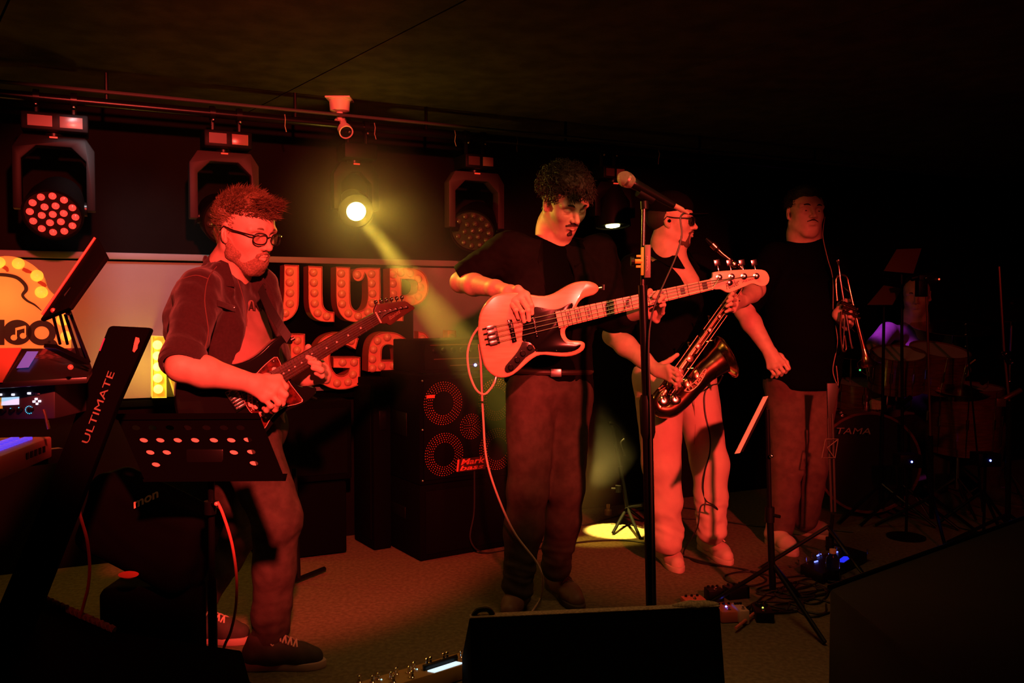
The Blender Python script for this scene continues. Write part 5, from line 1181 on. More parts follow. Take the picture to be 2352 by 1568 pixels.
d_ = (tr(1994, 840)-tr(1984, 800)).normalized(); b.lathe(tr(1984, 800), d_, [(0, .015), (.03, .019), (.055, .027), (.072, .038), (.083, .052), (.088, .062), (.088, .060), (.080, .048), (.068, .034), (.05, .022)], 28)
b.build('bell_tube', GOLD, TT)
vax = (tr(1958, 720)-tr(1938, 712)).normalized(); al = (tr(1955, 750)-tr(1940, 690)).normalized()
for i in range(3):
    c_ = tr(1946, 700)+al*(i*.023); b = MB(); b.cyl(c_-vax*.035, c_+vax*.035, .0105, seg=14); v_ = b.build('valve_casing', GOLD, TT)
    b = MB(); b.lathe(c_+vax*.035, vax, [(0, .011), (.006, .011), (.007, .003), (.020, .003), (.020, .008), (.023, .008), (.023, .0001)], 14); b.build('valve_cap', SLV, v_)
b = MB(); b.tube(catmull([tr(1932, 715), tr(1930, 760), tr(1934, 800), tr(1940, 806), tr(1944, 798), tr(1940, 770)], 6), .0055, 10); b.build('tuning_slide', GOLD, TT)
b = MB(); b.tube([tr(1937, 800), tr(1940, 730)], .004, 8); b.tube([tr(1949, 668), tr(1937, 658)], .003, 8); b.tube([tr(1952, 750), tr(1964, 762)], .003, 8); b.build('brace', SLV, TT)
b = MB(); b.tube(catmull([tr(1972, 825, .03), tr(1960, 835, .04), tr(1964, 850, .05), tr(1978, 862, .06)], 5), .002, 6); b.box(tr(1963, 849, .05), (.014, .01, .012)); mc = b.build('clip_microphone', BLACK, TT); b = MB(); b.ball(tr(1962, 849, .058), .0045, 8, 6); b.build('green_light', mat('green_led', (.05, .4, .15), .3, emit=(.03, 1, .25), es=1.3), mc)
# ------------------------------------------------------------------ drummer
DR = thing('person', 'drummer in purple-lit T-shirt seated behind the drum kit, face half hidden by a clamp', 'person', (P(2095, 1150, 5.75).x, 5.75, 0))
H = Head(P(2105, 678, 5.72), -115, -8, 0, 1.05)
neckb = P(2102, 730, 5.76); shR, shL = P(2040, 762, 5.70), P(2165, 762, 5.85); elR, wrR = P(1998, 810, 5.62), P(2010, 905, 5.35); elL, wrL = P(2210, 850, 5.70), P(2180, 862, 5.38)
hip = P(2100, 980, 5.85); chest = P(2102, 820, 5.80); side = (shL-shR).normalized(); fwd = Vector((side.y, -side.x, 0)).normalized()
S = SDF(); head_sdf(S, H, neckb, lids=.9); S.chain([shR, elR, wrR], [.052, .045, .028], .03); S.chain([shL, elL, wrL], [.052, .045, .028], .03); S.cap(neckb, chest, .08, .1, .04)
for w_, e_ in ((wrR, elR), (wrL, elL)):
    d_ = (w_-e_).normalized(); sd_ = d_.cross(UP).normalized(); K = [w_+d_*.07+sd_*o_ for o_ in (-.028, -.009, .010, .027)]
    hand(S, w_, None, K, [[q+d_*.02-UP*.022, q-UP*.034-d_*.005] for q in K], [w_+d_*.03-sd_*.03, w_+d_*.06-sd_*.035-UP*.01, w_+d_*.075-sd_*.02-UP*.02])
h1 = bbox(wrR, wrL, m=.12); r1 = bbox(wrR, m=.12); l1 = bbox(wrL, m=.12); hb = (npv(H.c)-.15, npv(H.c)+.15)
sdf_obj('body', [(S, .004, *hb), (S, .004, *r1), (S, .004, *l1), (S, .008, *bbox(shR, shL, elR, elL, wrR, wrL, H.c, chest, m=.11), [hb, r1, l1])], SKIN, DR)
eyes(H, DR); brows(H, DR, HAIRD)
Hs = SDF(); Hs.ell(H.p(-.022, 0, .050), [.104, .086, .083], H.R, .01); Hs.ell(H.p(.100, 0, -.015), [.070, .10, .085], H.R, .012, 's'); Hs.ell(H.p(.015, 0, -.090), [.085, .16, .078], H.R, .012, 's'); Hs.wrinkle(.003, 120, 1); sdf_obj('hair', [(Hs, .005)], HAIRD, DR)
T = SDF(); torso_sdf(T, hip, chest, neckb, side, .17, .17, .19, .19, .12, .12, .125, .05); T.chain([shR, shR.lerp(elR, .62)], [.066, .062], .05); T.chain([shL, shL.lerp(elL, .62)], [.066, .062], .05); T.wrinkle(.006, 16, 2); T.plane(neckb+UP*.005, UP*.9+fwd*.35, .006)
sdf_obj('tshirt', [(T, .009)], mat('drummer_tee', (.20, .18, .24), .9, noise=.1, nscale=30), DR, label='grey T-shirt lit purple')
Jn = SDF(); kn1, kn2 = hip+side*-.20+fwd*.42+UP*.02, hip+side*.22+fwd*.42+UP*.02; Jn.cap(hip-side*.07, hip+side*.07, .13, None, .04); Jn.chain([hip-side*.1, kn1, Vector((kn1.x, kn1.y+.03, .10))], [.10, .085, .06], .03); Jn.chain([hip+side*.1, kn2, Vector((kn2.x, kn2.y+.03, .10))], [.10, .085, .06], .03); Jn.wrinkle(.006, 16, 4)
sdf_obj('trousers', [(Jn, .011)], JEAND, DR)
for kq in (kn1, kn2): shoe('shoe', Vector((kq.x, kq.y+.06, 0)), Vector((kq.x, kq.y+.06, 0))+fwd*.27, (0, 0, 1), SHOEK, SOLB, DR, sole_label=None)

t = thing('drum_throne', 'round drum stool under the drummer', 'stool', Vector((hip.x, hip.y, 0))); b = MB(); b.lathe(Vector((hip.x, hip.y, .26)), UP, [(0, .001), (0, .15), (.06, .16), (.075, .14), (.075, .001)], 24); b.build('seat', BLACK, t)
b = MB(); b.tube([Vector((hip.x, hip.y, .12)), Vector((hip.x, hip.y, .27))], .016, 10); b.build('post', BLACKM, t)
for i in range(3): b = MB(); b.tube([Vector((hip.x, hip.y, .2)), Vector((hip.x+cos(i*2.1)*.22, hip.y+sin(i*2.1)*.18, .01))], .009, 8); b.build('leg', BLACKM, t)
# ================================================================== electric guitar
def plane_from(a, b, tilt=0):
    """instrument plane through a (body end) and b (head end), facing the viewer; returns origin, along, across, normal"""
    u = (b-a).normalized(); n = u.cross(UP).normalized()
    if n.y > 0: n = -n
    n = (Matrix.Rotation(tilt, 3, u) @ n).normalized(); v = n.cross(u).normalized()
    if v.z < 0: v = -v
    return a, u, v, n
def slab(name, px, o, n, thick, m, par, rise=0, smooth=3, bevel=.004, label=None, raw=False):
    pts = outline(px, o+n*0, n, smooth) if not raw else [PP(x, y, o, n) for x, y in px]
    pts = [q+n*rise for q in pts]; b = MB(); b.prism(pts, -n*thick); return b.build(name, m, par, bevel=bevel, bseg=3, label=label, angle=50)
GB = mat('guitar_black', (.008, .008, .008), .12, coat=.7)
TORT = mat('tortoise_guard', (.16, .02, .012), .2, col2=(.03, .008, .006), nscale=60, coat=.6)
ROSE = mat('rosewood', (.05, .016, .011), .45, noise=.3, nscale=40, stretch=(1, 1, 1))
HEADW = mat('headstock_wood', (.07, .022, .014), .4, noise=.2, nscale=20)
PEARL = mat('pearl_dot', (.75, .55, .5), .3); CREAM = mat('cream_plastic', (.80, .50, .42), .4); WIRE = mat('string_steel', (.35, .32, .28), .35, .8)
go, gu, gv, gn = plane_from(P(545, 912, 2.80), P(865, 731, 3.04))
T_ = thing('electric_guitar', 'glossy black electric guitar with tortoiseshell pickguard played by the man in glasses', 'guitar', PP(560, 900, go, gn))
gbody = [(408, 868), (418, 850), (450, 848), (510, 842), (560, 832), (596, 812), (625, 785), (648, 771), (666, 770), (673, 784), (668, 791), (655, 787), (645, 796), (642, 815), (650, 838), (668, 870), (690, 886), (712, 886), (728, 893), (718, 912), (690, 930), (655, 946), (632, 968), (610, 995), (570, 1025), (510, 1035), (455, 1015), (418, 975), (404, 920)]
gb = slab('guitar_body', gbody, go, gn, .042, GB, T_, bevel=.007)
gpg = [(585, 861), (600, 845), (621, 826), (636, 820), (648, 848), (655, 862), (668, 884), (690, 912), (694, 921), (678, 928), (652, 934), (630, 950), (616, 968), (606, 984), (595, 975), (590, 955), (574, 945), (560, 920), (553, 893), (566, 872)]
slab('pickguard', gpg, go, gn, .003, TORT, T_, rise=.0032, smooth=2, bevel=.0008, label='dark tortoiseshell pickguard')
b = MB(); pts = [q+gn*.0045 for q in outline(gpg, go, gn, 2)]; b.tube(pts+[pts[0]], .0011, 6, caps=False); b.build('pickguard_edge', CREAM, T_)
for x, y in ((628, 829), (692, 919), (604, 980), (643, 937), (662, 932), (577, 942), (556, 895)): b = MB(); b.ball(PP(x, y, go, gn)+gn*.004, .003, 8, 6); b.build('screw', CHROME, T_)
def gline(px): return PP(px[0], px[1], go, gn)
br = gline((544, 915)); nut = gline((865, 729)); 
# neck: real widths along the centre line
NC0 = gline((640, 862)); NC1 = nut; nd = (NC1-NC0).normalized(); nx = gn.cross(nd).normalized()
if nx.z < 0: nx = -nx
def necksolid(c0, c1, w0, w1, th, m, par, name, rise, bev=.004): 
    b = MB(); pr = [c0+nx*w0, c1+nx*w1, c1-nx*w1, c0-nx*w0]; b.prism([q+gn*rise for q in pr], -gn*th); return b.build(name, m, par, bevel=bev, bseg=3)
necksolid(NC0-nd*.03, NC1, .027, .021, .022, HEADW, T_, 'neck', .008, .006)
fb = necksolid(NC0-nd*.02, NC1, .0275, .0215, .006, ROSE, T_, 'fretboard', .014, .001)
L0 = (nut-br).length
for i in range(1, 22):
    d_ = L0*2**(-i/12); q = nut-nd*(L0-d_)
    if (q-NC0).dot(nd) < -.015: break
    wv = .0275-(.0065*((q-NC0).length/(NC1-NC0).length)); b = MB(); b.tube([q+nx*wv+gn*.0145, q-nx*wv+gn*.0145], .0011, 6); b.build('fret', STEEL, fb)
for i in (3, 5, 7, 9, 15, 17, 19, 21):
    a_, c_ = L0*2**(-i/12), L0*2**(-(i-1)/12); q = nut-nd*(L0-(a_+c_)/2)
    b = MB(); b.lathe(q+gn*.0142, gn, [(0, .0032), (.0006, .0032), (.0006, .0001)], 10); b.build('inlay_dot', PEARL, fb)
for s_ in (-1, 1): i = 12; q = nut-nd*(L0*(1-(2**(-12/12)+2**(-11/12))/2)); b = MB(); b.lathe(q+nx*.008*s_+gn*.0142, gn, [(0, .0032), (.0006, .0032), (.0006, .0001)], 10); b.build('inlay_dot', PEARL, fb)
b = MB(); b.box(nut+gn*.014, (.005, .042, .008), Matrix((nd, nx, gn)).transposed()); b.build('nut', CREAM, T_)
gh = [(858, 719), (862, 703), (868, 698), (900, 694), (928, 691), (940, 698), (952, 707), (940, 716), (915, 732), (896, 747), (886, 742), (873, 743)]
hs = slab('headstock', gh, go, gn, .014, HEADW, T_, rise=.006, smooth=2, bevel=.002)
tx = (gline((930, 708))-gline((895, 733))).normalized()
text('Ibanez', 'headstock_script', mat('script_gold', (.25, .12, .08), .5), T_, gline((894, 735))+gn*.0065, tx, gn.cross(tx) if gn.cross(tx).z > 0 else -gn.cross(tx), .02, fit=(.050, .014), shear=.25, depth=.0006)
for i in range(6):
    x0, y0 = 872+i*12.0, 716-i*2.2; q = gline((x0, y0)); b = MB(); b.lathe(q+gn*.006, gn, [(0, .005), (.003, .005), (.003, .0025), (.012, .0025), (.012, .0001)], 12); b.build('tuning_post', CHROME, hs)
    q = gline((865+i*12.0, 705-i*2.2)); b = MB(); up_ = (gline((865+i*12.0, 695-i*2.2))-q).normalized(); b.cyl(q-gn*.008, q+up_*.012-gn*.008, .0025, seg=8); b.ball(q+up_*.017-gn*.008, .0075, 10, 8, (1, 1, 1)); b.build('tuner_button', CHROME, hs)
for i in range(6):
    o_ = (i-2.5)/2.5; a_ = br+nx*o_*.026+gn*.014; c_ = nut+nx*o_*.0175+gn*.0185; e_ = gline((872+i*12.0, 716-i*2.2))+gn*.016
    b = MB(); b.tube([a_, c_, e_], .0006+.00010*i, 5); b.build('string', WIRE, T_)
def pickup(cpx, par, m=CREAM, w=.075, hh=.016, ang=0, poles=6):
    q = gline(cpx); ax = (Matrix.Rotation(ang, 3, gn) @ nx).normalized(); ay = gn.cross(ax); b = MB()
    pts = [q+ax*(w/2-hh/2)*s1+ax*cos(t)*hh/2*1+ay*sin(t)*hh/2 for s1, rng in ((1, np.linspace(-pi/2, pi/2, 7)), (-1, np.linspace(pi/2, 3*pi/2, 7))) for t in rng]
    b.prism([z+gn*.010 for z in pts], -gn*.009); o_ = b.build('pickup', m, par, bevel=.001)
    for i in range(poles): b = MB(); b.lathe(q+ax*(i-(poles-1)/2)*w*.125+gn*.0102, gn, [(0, .0026), (.0006, .0026), (.0006, .0001)], 10); b.build('pole_piece', BLACKM, o_)
pickup((632, 868), T_, ang=-.35); pickup((573, 908), T_, ang=-.45); pickup((603, 888), T_, ang=-.3)
for x, y, r_ in ((585, 933, .012), (600, 950, .010)): b = MB(); b.lathe(gline((x, y))+gn*.003, gn, [(0, r_), (.004, r_), (.007, r_*.7), (.016, r_*.6), (.017, r_*.5), (.017, .0001)], 18); b.build('control_knob', CREAM, T_)
b = MB(); RB_ = Matrix((nd, nx, gn)).transposed(); b.box(br-nd*.006+gn*.004, (.035, .075, .008), RB_)
bo = b.build('bridge_plate', CHROME, T_, bevel=.001)
for i in range(6): b = MB(); b.box(br+nx*(i-2.5)*.0108+gn*.011, (.026, .0092, .008), RB_); b.build('saddle', STEEL, bo, bevel=.0012); b = MB(); b.cyl(br+nx*(i-2.5)*.0108+gn*.012-nd*.02, br+nx*(i-2.5)*.0108+gn*.012-nd*.012, .002, seg=6); b.build('saddle_screw', CHROME, bo)
b = MB(); q = gline((608, 958))+gn*.003; b.cyl(q, q+gn*.012, .002, .003, 8); b.build('selector_switch', CREAM, T_)
# strap of the black guitar
strap = mat('strap_black', (.012, .011, .010), .6)
b = MB(); sp_ = catmull([P(598, 660, 2.97), P(612, 695, 2.93), P(638, 740, 2.89), P(664, 778, 2.875)], 6); 
vsL = [q+gu*.014+gv*.008 for q in sp_]; vsR = [q-gu*.014-gv*.008 for q in sp_]; n_ = len(sp_); b.add(vsL+vsR+[v+gn*.003 for v in vsL]+[v+gn*.003 for v in vsR], [f for i in range(n_-1) for f in ((i, i+1, n_+i+1, n_+i), (2*n_+i, 3*n_+i, 3*n_+i+1, 2*n_+i+1), (i, 2*n_+i, 2*n_+i+1, i+1), (n_+i, n_+i+1, 3*n_+i+1, 3*n_+i))]); b.build('strap', strap, T_, smooth=False)
b = MB(); b.cyl(gline((668, 781)), gline((668, 781))+gv*.0+gu*.014, .006, seg=10); b.build('strap_button', CHROME, T_)
# ================================================================== bass guitar
ASH = mat('pale_ash_body', (.74, .42, .30), .22, col2=(.66, .34, .23), nscale=9, stretch=(1, 1, 7), coat=.5); MAPLE = mat('maple_neck', (.74, .46, .34), .35, noise=.05, nscale=12, coat=.3)
PGB = mat('black_pickguard', (.004, .004, .004), .15, spec=.3)
bo_, bu, bv, bn = plane_from(P(1120, 772, 3.22), P(1700, 640, 3.34))
def c5(p): return (1060+p[0]/4.356, 600+p[1]/4.356)
def c7(p): return (1360+p[0]/3.92, 360+p[1]/3.92)
BS = thing('bass_guitar', 'pale wood four-string bass guitar with black pickguard and block-inlaid maple neck', 'guitar', PP(1190, 780, bo_, bn))
bb = [(172, 640), (180, 560), (205, 480), (255, 405), (320, 345), (400, 318), (500, 308), (600, 314), (720, 336), (830, 346), (930, 318), (1020, 265), (1110, 218), (1200, 197), (1290, 200), (1350, 225), (1378, 262), (1368, 300), (1325, 335), (1240, 360), (1190, 395), (1160, 440), (1150, 480), (1110, 560), (1085, 640), (1055, 665), (1040, 700), (1050, 755), (1090, 790), (1165, 796), (1220, 802), (1240, 838), (1222, 890), (1150, 935), (1050, 955), (930, 948), (830, 936), (755, 950), (680, 1000), (600, 1072), (520, 1135), (440, 1164), (360, 1160), (290, 1122), (235, 1050), (212, 975), (192, 880), (176, 780), (170, 700)]
slab('bass_body', [c5(p) for p in bb], bo_, bn, .042, ASH, BS, smooth=2, bevel=.009)
bp = [(612, 690), (618, 620), (650, 530), (700, 458), (800, 462), (870, 478), (940, 480), (1000, 465), (1055, 435), (1100, 415), (1116, 432), (1104, 475), (1050, 600), (1000, 655), (988, 700), (1000, 760), (1050, 818), (1120, 832), (1185, 828), (1190, 845), (1165, 875), (1100, 903), (1000, 912), (860, 903), (745, 903), (735, 870), (700, 820), (620, 800), (605, 770)]
slab('pickguard', [c5(p) for p in bp], bo_, bn, .003, PGB, BS, rise=.0032, smooth=2, bevel=.0008, label='black pickguard')
bcp = [(612, 800), (660, 806), (702, 822), (722, 860), (737, 895), (700, 922), (640, 962), (560, 1052), (505, 1100), (455, 1114), (432, 1092), (440, 1045), (500, 975), (560, 900), (598, 830)]
cp = slab('control_plate', [c5(p) for p in bcp], bo_, bn, .003, mat('dark_chrome', (.06, .05, .05), .15, .6), BS, rise=.004, smooth=2, bevel=.0008)
def bl(p, h=0): return PP(*c5(p), bo_, bn)+bn*h
for x, y in ((680, 860), (610, 920), (555, 985), (490, 1060)):
    b = MB(); b.lathe(bl((x, y), .004), bn, [(0, .0105), (.010, .010), (.012, .008), (.012, .0001)], 16); b.build('control_knob', BLACKM, cp)
    b = MB(); b.ball(bl((x+20, y+14), .006), .0022, 8, 6); b.build('screw', CHROME, cp)
for x, y in ((795, 478), (943, 494), (632, 788), (752, 888), (948, 893), (1162, 842), (980, 686), (1108, 430)): b = MB(); b.ball(bl((x, y), .004), .0022, 8, 6); b.build('screw', CHROME, BS)
bnut = PP(*c7((1062, 1150)), bo_, bn); bbr = bl((300, 735)); nd = (bnut-bbr).normalized(); nx = bn.cross(nd).normalized()
if nx.z < 0: nx = -nx
gn_save, gn = gn, bn
NC0 = bl((965, 582)); NC0 = bbr+nd*((NC0-bbr).dot(nd)); NC1 = bnut
necksolid(NC0-nd*.005, NC1, .030, .020, .024, MAPLE, BS, 'neck', .010, .006)
fb = necksolid(NC0-nd*.006, NC1, .0315, .0205, .005, MAPLE, BS, 'fretboard', .015, .001)
L0 = (bnut-bbr).length
FRM = mat('fret_dark', (.10, .07, .06), .4, .6); INL = mat('block_inlay', (.015, .012, .012), .3)
for i in range(1, 21):
    q = bnut-nd*(L0*(1-2**(-i/12))); wv = .0315-.011*((q-NC0).length/(NC1-NC0).length)
    if (q-NC0).dot(nd) < 0: break
    b = MB(); b.tube([q+nx*wv+bn*.0152, q-nx*wv+bn*.0152], .0013, 6); b.build('fret', FRM, fb)
for i in (3, 5, 7, 9, 12, 15, 17, 19, 20) if False else (1, 3, 5, 7, 9, 12, 15, 17, 19):
    if i == 1: continue
    a_, c_ = L0*(1-2**(-i/12)), L0*(1-2**(-(i-1)/12)); q = bnut-nd*(a_+c_)/2; wv = .0315-.011*((q-NC0).length/(NC1-NC0).length)
    if (q-NC0).dot(nd) < .004: continue
    b = MB(); b.box(q+bn*.0152, (min(.018, (a_-c_)*.42), wv*1.15, .0012), Matrix((nd, nx, bn)).transposed()); b.build('block_inlay', INL, fb)
a_, c_ = L0*(1-2**(-1/12)), 0; q = bnut-nd*(a_*.55); b = MB(); b.box(q+bn*.0152, (.020, .026, .0012), Matrix((nd, nx, bn)).transposed()); b.build('block_inlay', INL, fb)
b = MB(); b.box(bnut+bn*.014, (.005, .041, .009), Matrix((nd, nx, bn)).transposed()); b.build('nut', CREAM, BS)
bh = [(1052, 1108), (1078, 1088), (1080, 1052), (1100, 1036), (1250, 1022), (1400, 1015), (1520, 1016), (1568, 1040), (1590, 1090), (1580, 1135), (1548, 1162), (1500, 1162), (1460, 1146), (1425, 1142), (1385, 1160), (1300, 1196), (1232, 1222), (1195, 1214), (1150, 1192), (1072, 1188)]
hs = slab('headstock', [c7(p) for p in bh], bo_, bn, .015, MAPLE, BS, rise=.008, smooth=2, bevel=.002)
posts = [(1135, 1086), (1247, 1080), (1358, 1077), (1468, 1074)]
for i, (x, y) in enumerate(posts):
    q = PP(*c7((x, y)), bo_, bn)+bn*.008; b = MB(); b.lathe(q, bn, [(0, .0125), (.003, .0125), (.004, .0075), (.018, .007), (.019, .004), (.019, .0001)], 20); b.build('tuning_post', CHROME, hs)
    q = PP(*c7((x+5, 1012)), bo_, bn)-bn*.004; b = MB(); b.cyl(q-bv*.02, q+bv*.014, .0035, seg=8); b.box(q+bv*.026, (.024, .006, .024), Matrix((bu, bn, bv)).transposed()); b.build('tuner_key', CHROME, hs, bevel=.002)
q = PP(*c7((1232, 1134)), bo_, bn)+bn*.008; b = MB(); b.lathe(q, bn, [(0, .011), (.004, .011), (.006, .006), (.006, .0001)], 16); b.build('string_retainer', CHROME, hs)
for i in range(4):
    o_ = (i-1.5)/1.5; a_ = bbr+nx*o_*.029+bn*.016; c_ = bnut+nx*o_*.0145+bn*.0195; e_ = PP(*c7(posts[3-i] if False else posts[i]), bo_, bn)+bn*.018
    b = MB(); b.tube([a_, c_, e_], .0011+.0003*(3-i if o_ < 0 else i)*.6, 6); b.build('string', WIRE, BS)
SCR = mat('script_ink', (.03, .01, .01), .5)
t0, t1 = PP(*c7((1205, 1196)), bo_, bn), PP(*c7((1325, 1150)), bo_, bn); tx = (t1-t0).normalized()
text('Fender', 'headstock_script', SCR, BS, t0+bn*.0085, tx, bn.cross(tx)*(1 if bn.cross(tx).z > 0 else -1), .02, fit=((t1-t0).length, .024), shear=.35, depth=.0006)
t0, t1 = PP(*c7((1345, 1138)), bo_, bn), PP(*c7((1445, 1110)), bo_, bn); tx = (t1-t0).normalized()
text('JAZZ BASS', 'headstock_script', SCR, BS, t0+bn*.0085, tx, bn.cross(tx)*(1 if bn.cross(tx).z > 0 else -1), .02, fit=((t1-t0).length, .009), depth=.0006)
RBb = Matrix((nd, nx, bn)).transposed()
brq = [PP(*c5(p), bo_, bn)+bn*.006 for p in ((236, 655), (345, 636), (386, 820), (270, 842))]
b = MB(); b.prism(brq, -bn*.007); brp = b.build('bridge_plate', mat('bridge_metal', (.25, .2, .19), .25, .9), BS, bevel=.001)
for i in range(4):
    o_ = (i-1.5)/1.5; q = bbr+nx*o_*.029+bn*.012; b = MB(); b.box(q, (.028, .014, .010), RBb); b.build('saddle', STEEL, brp, bevel=.0015)
    b = MB(); b.cyl(q-nd*.03, q-nd*.012, .0022, seg=6); b.build('saddle_screw', CHROME, brp)
for pk_ in ([(455, 585), (502, 580), (552, 800), (506, 815)], [(700, 560), (728, 552), (768, 760), (742, 768)]):
    pts = [PP(*c5(p), bo_, bn)+bn*.010 for p in pk_]; b = MB(); b.prism(pts, -bn*.010); o2 = b.build('pickup', PGB, BS, bevel=.0015)
    for i in range(8):
        t = (i+.7)/8.4; q = ((pts[0]+pts[1])/2).lerp((pts[2]+pts[3])/2, t); b = MB(); b.lathe(q, bn, [(0, .0024), (.0015, .002), (.0015, .0001)], 8); b.build('pole_piece', CHROME, o2)
b = MB(); q = PP(1062+310, 660, bo_, bn); q = PP(1376, 662, bo_, bn)-bn*.02; b.cyl(q, q+bu*.015, .006, seg=10); b.box(q+bu*.02, (.012, .012, .02)); b.build('strap_button', CHROME, BS)
gn = gn_save
# ------------------------------------------------------------------ pale bass lead looping to the floor
LEAD = mat('pale_cable', (.62, .42, .34), .5)
pts = catmull([PP(1100, 752, bo_, bn)-bn*.02, P(1084, 775, 3.24), P(1074, 810, 3.22), P(1078, 855, 3.20), P(1093, 893, 3.19), P(1112, 905, 3.2), P(1130, 888, 3.22), P(1139, 868, 3.235)], 10)
t = thing('bass_lead', 'pale instrument lead looping from the pale bass down past the amplifier to the floor', 'cable', P(1110, 905, 3.3))
b = MB(); b.tube(pts, .0042, 8); b.build('upper_loop', LEAD, t)
pts = catmull([P(1100, 790, 3.29), P(1104, 830, 3.29), P(1107, 900, 3.3), P(1110, 960, 3.3), P(1117, 1050, 3.3), P(1140, 1130, 3.32), P(1180, 1220, 3.34), P(1232, 1290, 3.36), P(1246, 1330, 3.40), PZ(1243, 1370, .01), PZ(1225, 1400, .006), PZ(1205, 1430, .006)], 10)
b = MB(); b.tube(pts, .0042, 8); b.build('hanging_lead', LEAD, t)
b = MB(); b.tube([P(1136, 880, 3.23), P(1141, 860, 3.24)], .006, 10); b.build('jack_plug', STEEL, t)
# ================================================================== drum riser and kit
DWOOD = mat('drum_red_wood', (.14, .035, .02), .3, noise=.4, nscale=14, stretch=(1, 1, 8), coat=.5)
DHEAD = mat('drum_head_black', (.010, .010, .010), .3); DWHITE = mat('drum_head_white', (.55, .5, .48), .5); CYMB = mat('cymbal_bronze', (.55, .32, .14), .25, 1)
def drum(name, label, c, d, r, L, head, group=None, par=None, hoopm=None, lugs=8):
    d = Vector(d).normalized(); c = Vector(c); t = thing(name, label, 'drum', c, group)
    b = MB(); b.lathe(c, d, [(-L/2, r*.985), (-L/2, r), (L/2, r), (L/2, r*.985)], 44); b.build('shell', DWOOD, t)
    for s_, hm in ((-1, DWHITE), (1, head)):
        e = c+d*(L/2*s_); b = MB(); b.lathe(e, d*s_, [(-.03, r*1.015), (-.03, r*1.05), (.012, r*1.05), (.012, r*1.0), (-.0, r*1.0)], 44); b.build('hoop', hoopm or DWOOD, t)
        b = MB(); b.lathe(e, d*s_, [(-.002, r), (.002, r), (.002, .0005)], 44); b.build('drum_skin', hm, t)
    a, c2_, _ = basis(d)
    for i in range(lugs):
        t_ = 2*pi*(i+.5)/lugs; q = c+(a*cos(t_)+c2_*sin(t_))*(r+.008)
        b = MB(); b.tube([q-d*(L/2+.01), q+d*(L/2+.01)], .003, 6); b.tube([q-d*.03, q+d*.03], .008, 8); b.build('lug', CHROME, t)
    return t
bdc = P(2002, 1062, 5.08); bdd = Vector((-.10, -1, 0)).normalized()
BD = drum('bass_drum', 'bass drum with black front head and reddish wood hoops behind the trumpet player', bdc+Vector((0, .20, 0)), bdd, .285, .40, DHEAD)
fr = bdc+bdd*.006
text('TAMA', 'drum_lettering', mat('drum_letter', (.32, .22, .20), .5), BD, P(1922, 996, 5.05), Vector((1, -.10, 0)), UP, .05, fit=(.19, .036), shear=.2, depth=.001)
for s_ in (-1, 1): b = MB(); q = bdc+Vector((.24*s_, .1, -.12)); b.tube([q, Vector((q.x+.10*s_, q.y-.12, .012))], .007, 8); b.build('spur', CHROME, BD)
drum('rack_tom', 'small reddish wood rack tom in front of the drummer', P(2060, 850, 5.22), (-.05, -.25, .9), .15, .20, DHEAD if False else DWHITE)
drum('rack_tom', 'second rack tom right of the stand with the clamp', P(2150, 845, 5.30), (.05, -.25, .9), .165, .22, DWHITE)
drum('floor_tom', 'dark red floor tom at the right of the drum kit', P(2215, 960, 5.35), (0, -.08, 1), .20, .38, DWHITE)
drum('snare_drum', 'shallow snare drum left of the bass drum behind the trumpet', P(1985, 905, 5.48), (0, -.1, 1), .178, .13, DWHITE)
def cymbal_stand(top, foot, label, r, tilt=(0, -.2, 1), grp='cymbals on stands around the drummer'):
    t = thing('cymbal_stand', label, 'cymbal', foot, grp); top, foot = Vector(top), Vector(foot); tl = Vector(tilt).normalized()
    b = MB(); b.lathe(top, tl, [(0, .008), (.012, .02), (.012, .04), (-.001, .07), (-.012, r*.6), (-.028, r), (-.0295, r), (-.014, r*.6), (-.004, .07), (.008, .03)], 40); b.build('cymbal', CYMB, t)
    m_ = foot.lerp(top, .6); b = MB(); b.tube([foot+UP*.15, m_], .012, 10); b.build('lower_tube', CHROME, t); b = MB(); b.tube([m_, top], .007, 8); b.build('upper_tube', CHROME, t)
    b = MB(); b.tube([m_-UP*.02, m_+UP*.02], .018, 10); b.tube([m_, m_+Vector((.04, -.02, 0))], .005, 6); b.build('wing_clamp', BLACKM, t)
    for i in range(3): a_ = 2*pi*i/3+.5; b = MB(); b.tube([foot+UP*.22, foot+Vector((cos(a_)*.24, sin(a_)*.24, .01))], .007, 8); b.build('leg', CHROME, t)
    return t
cymbal_stand(P(2190, 742, 5.55), (P(2190, 742, 5.60).x, 5.62, 0), 'ride cymbal hanging dark at shoulder height right of the drummer', .25)
cymbal_stand(P(2205, 887, 5.20), (P(2205, 742, 5.25).x, 5.25, 0), 'low cymbal catching purple light beside the floor tom', .17, (.05, -.12, 1))
cymbal_stand(P(1955, 800, 5.50), (P(1955, 800, 5.55).x, 5.58, 0), 'hi-hat cymbal half hidden behind the trumpet bell', .17)
cymbal_stand(P(2325, 700, 5.5), (P(2330, 700, 5.5).x, 5.55, 0), 'cymbal at the far right end of the kit', .2, (-.3, -.3, 1))
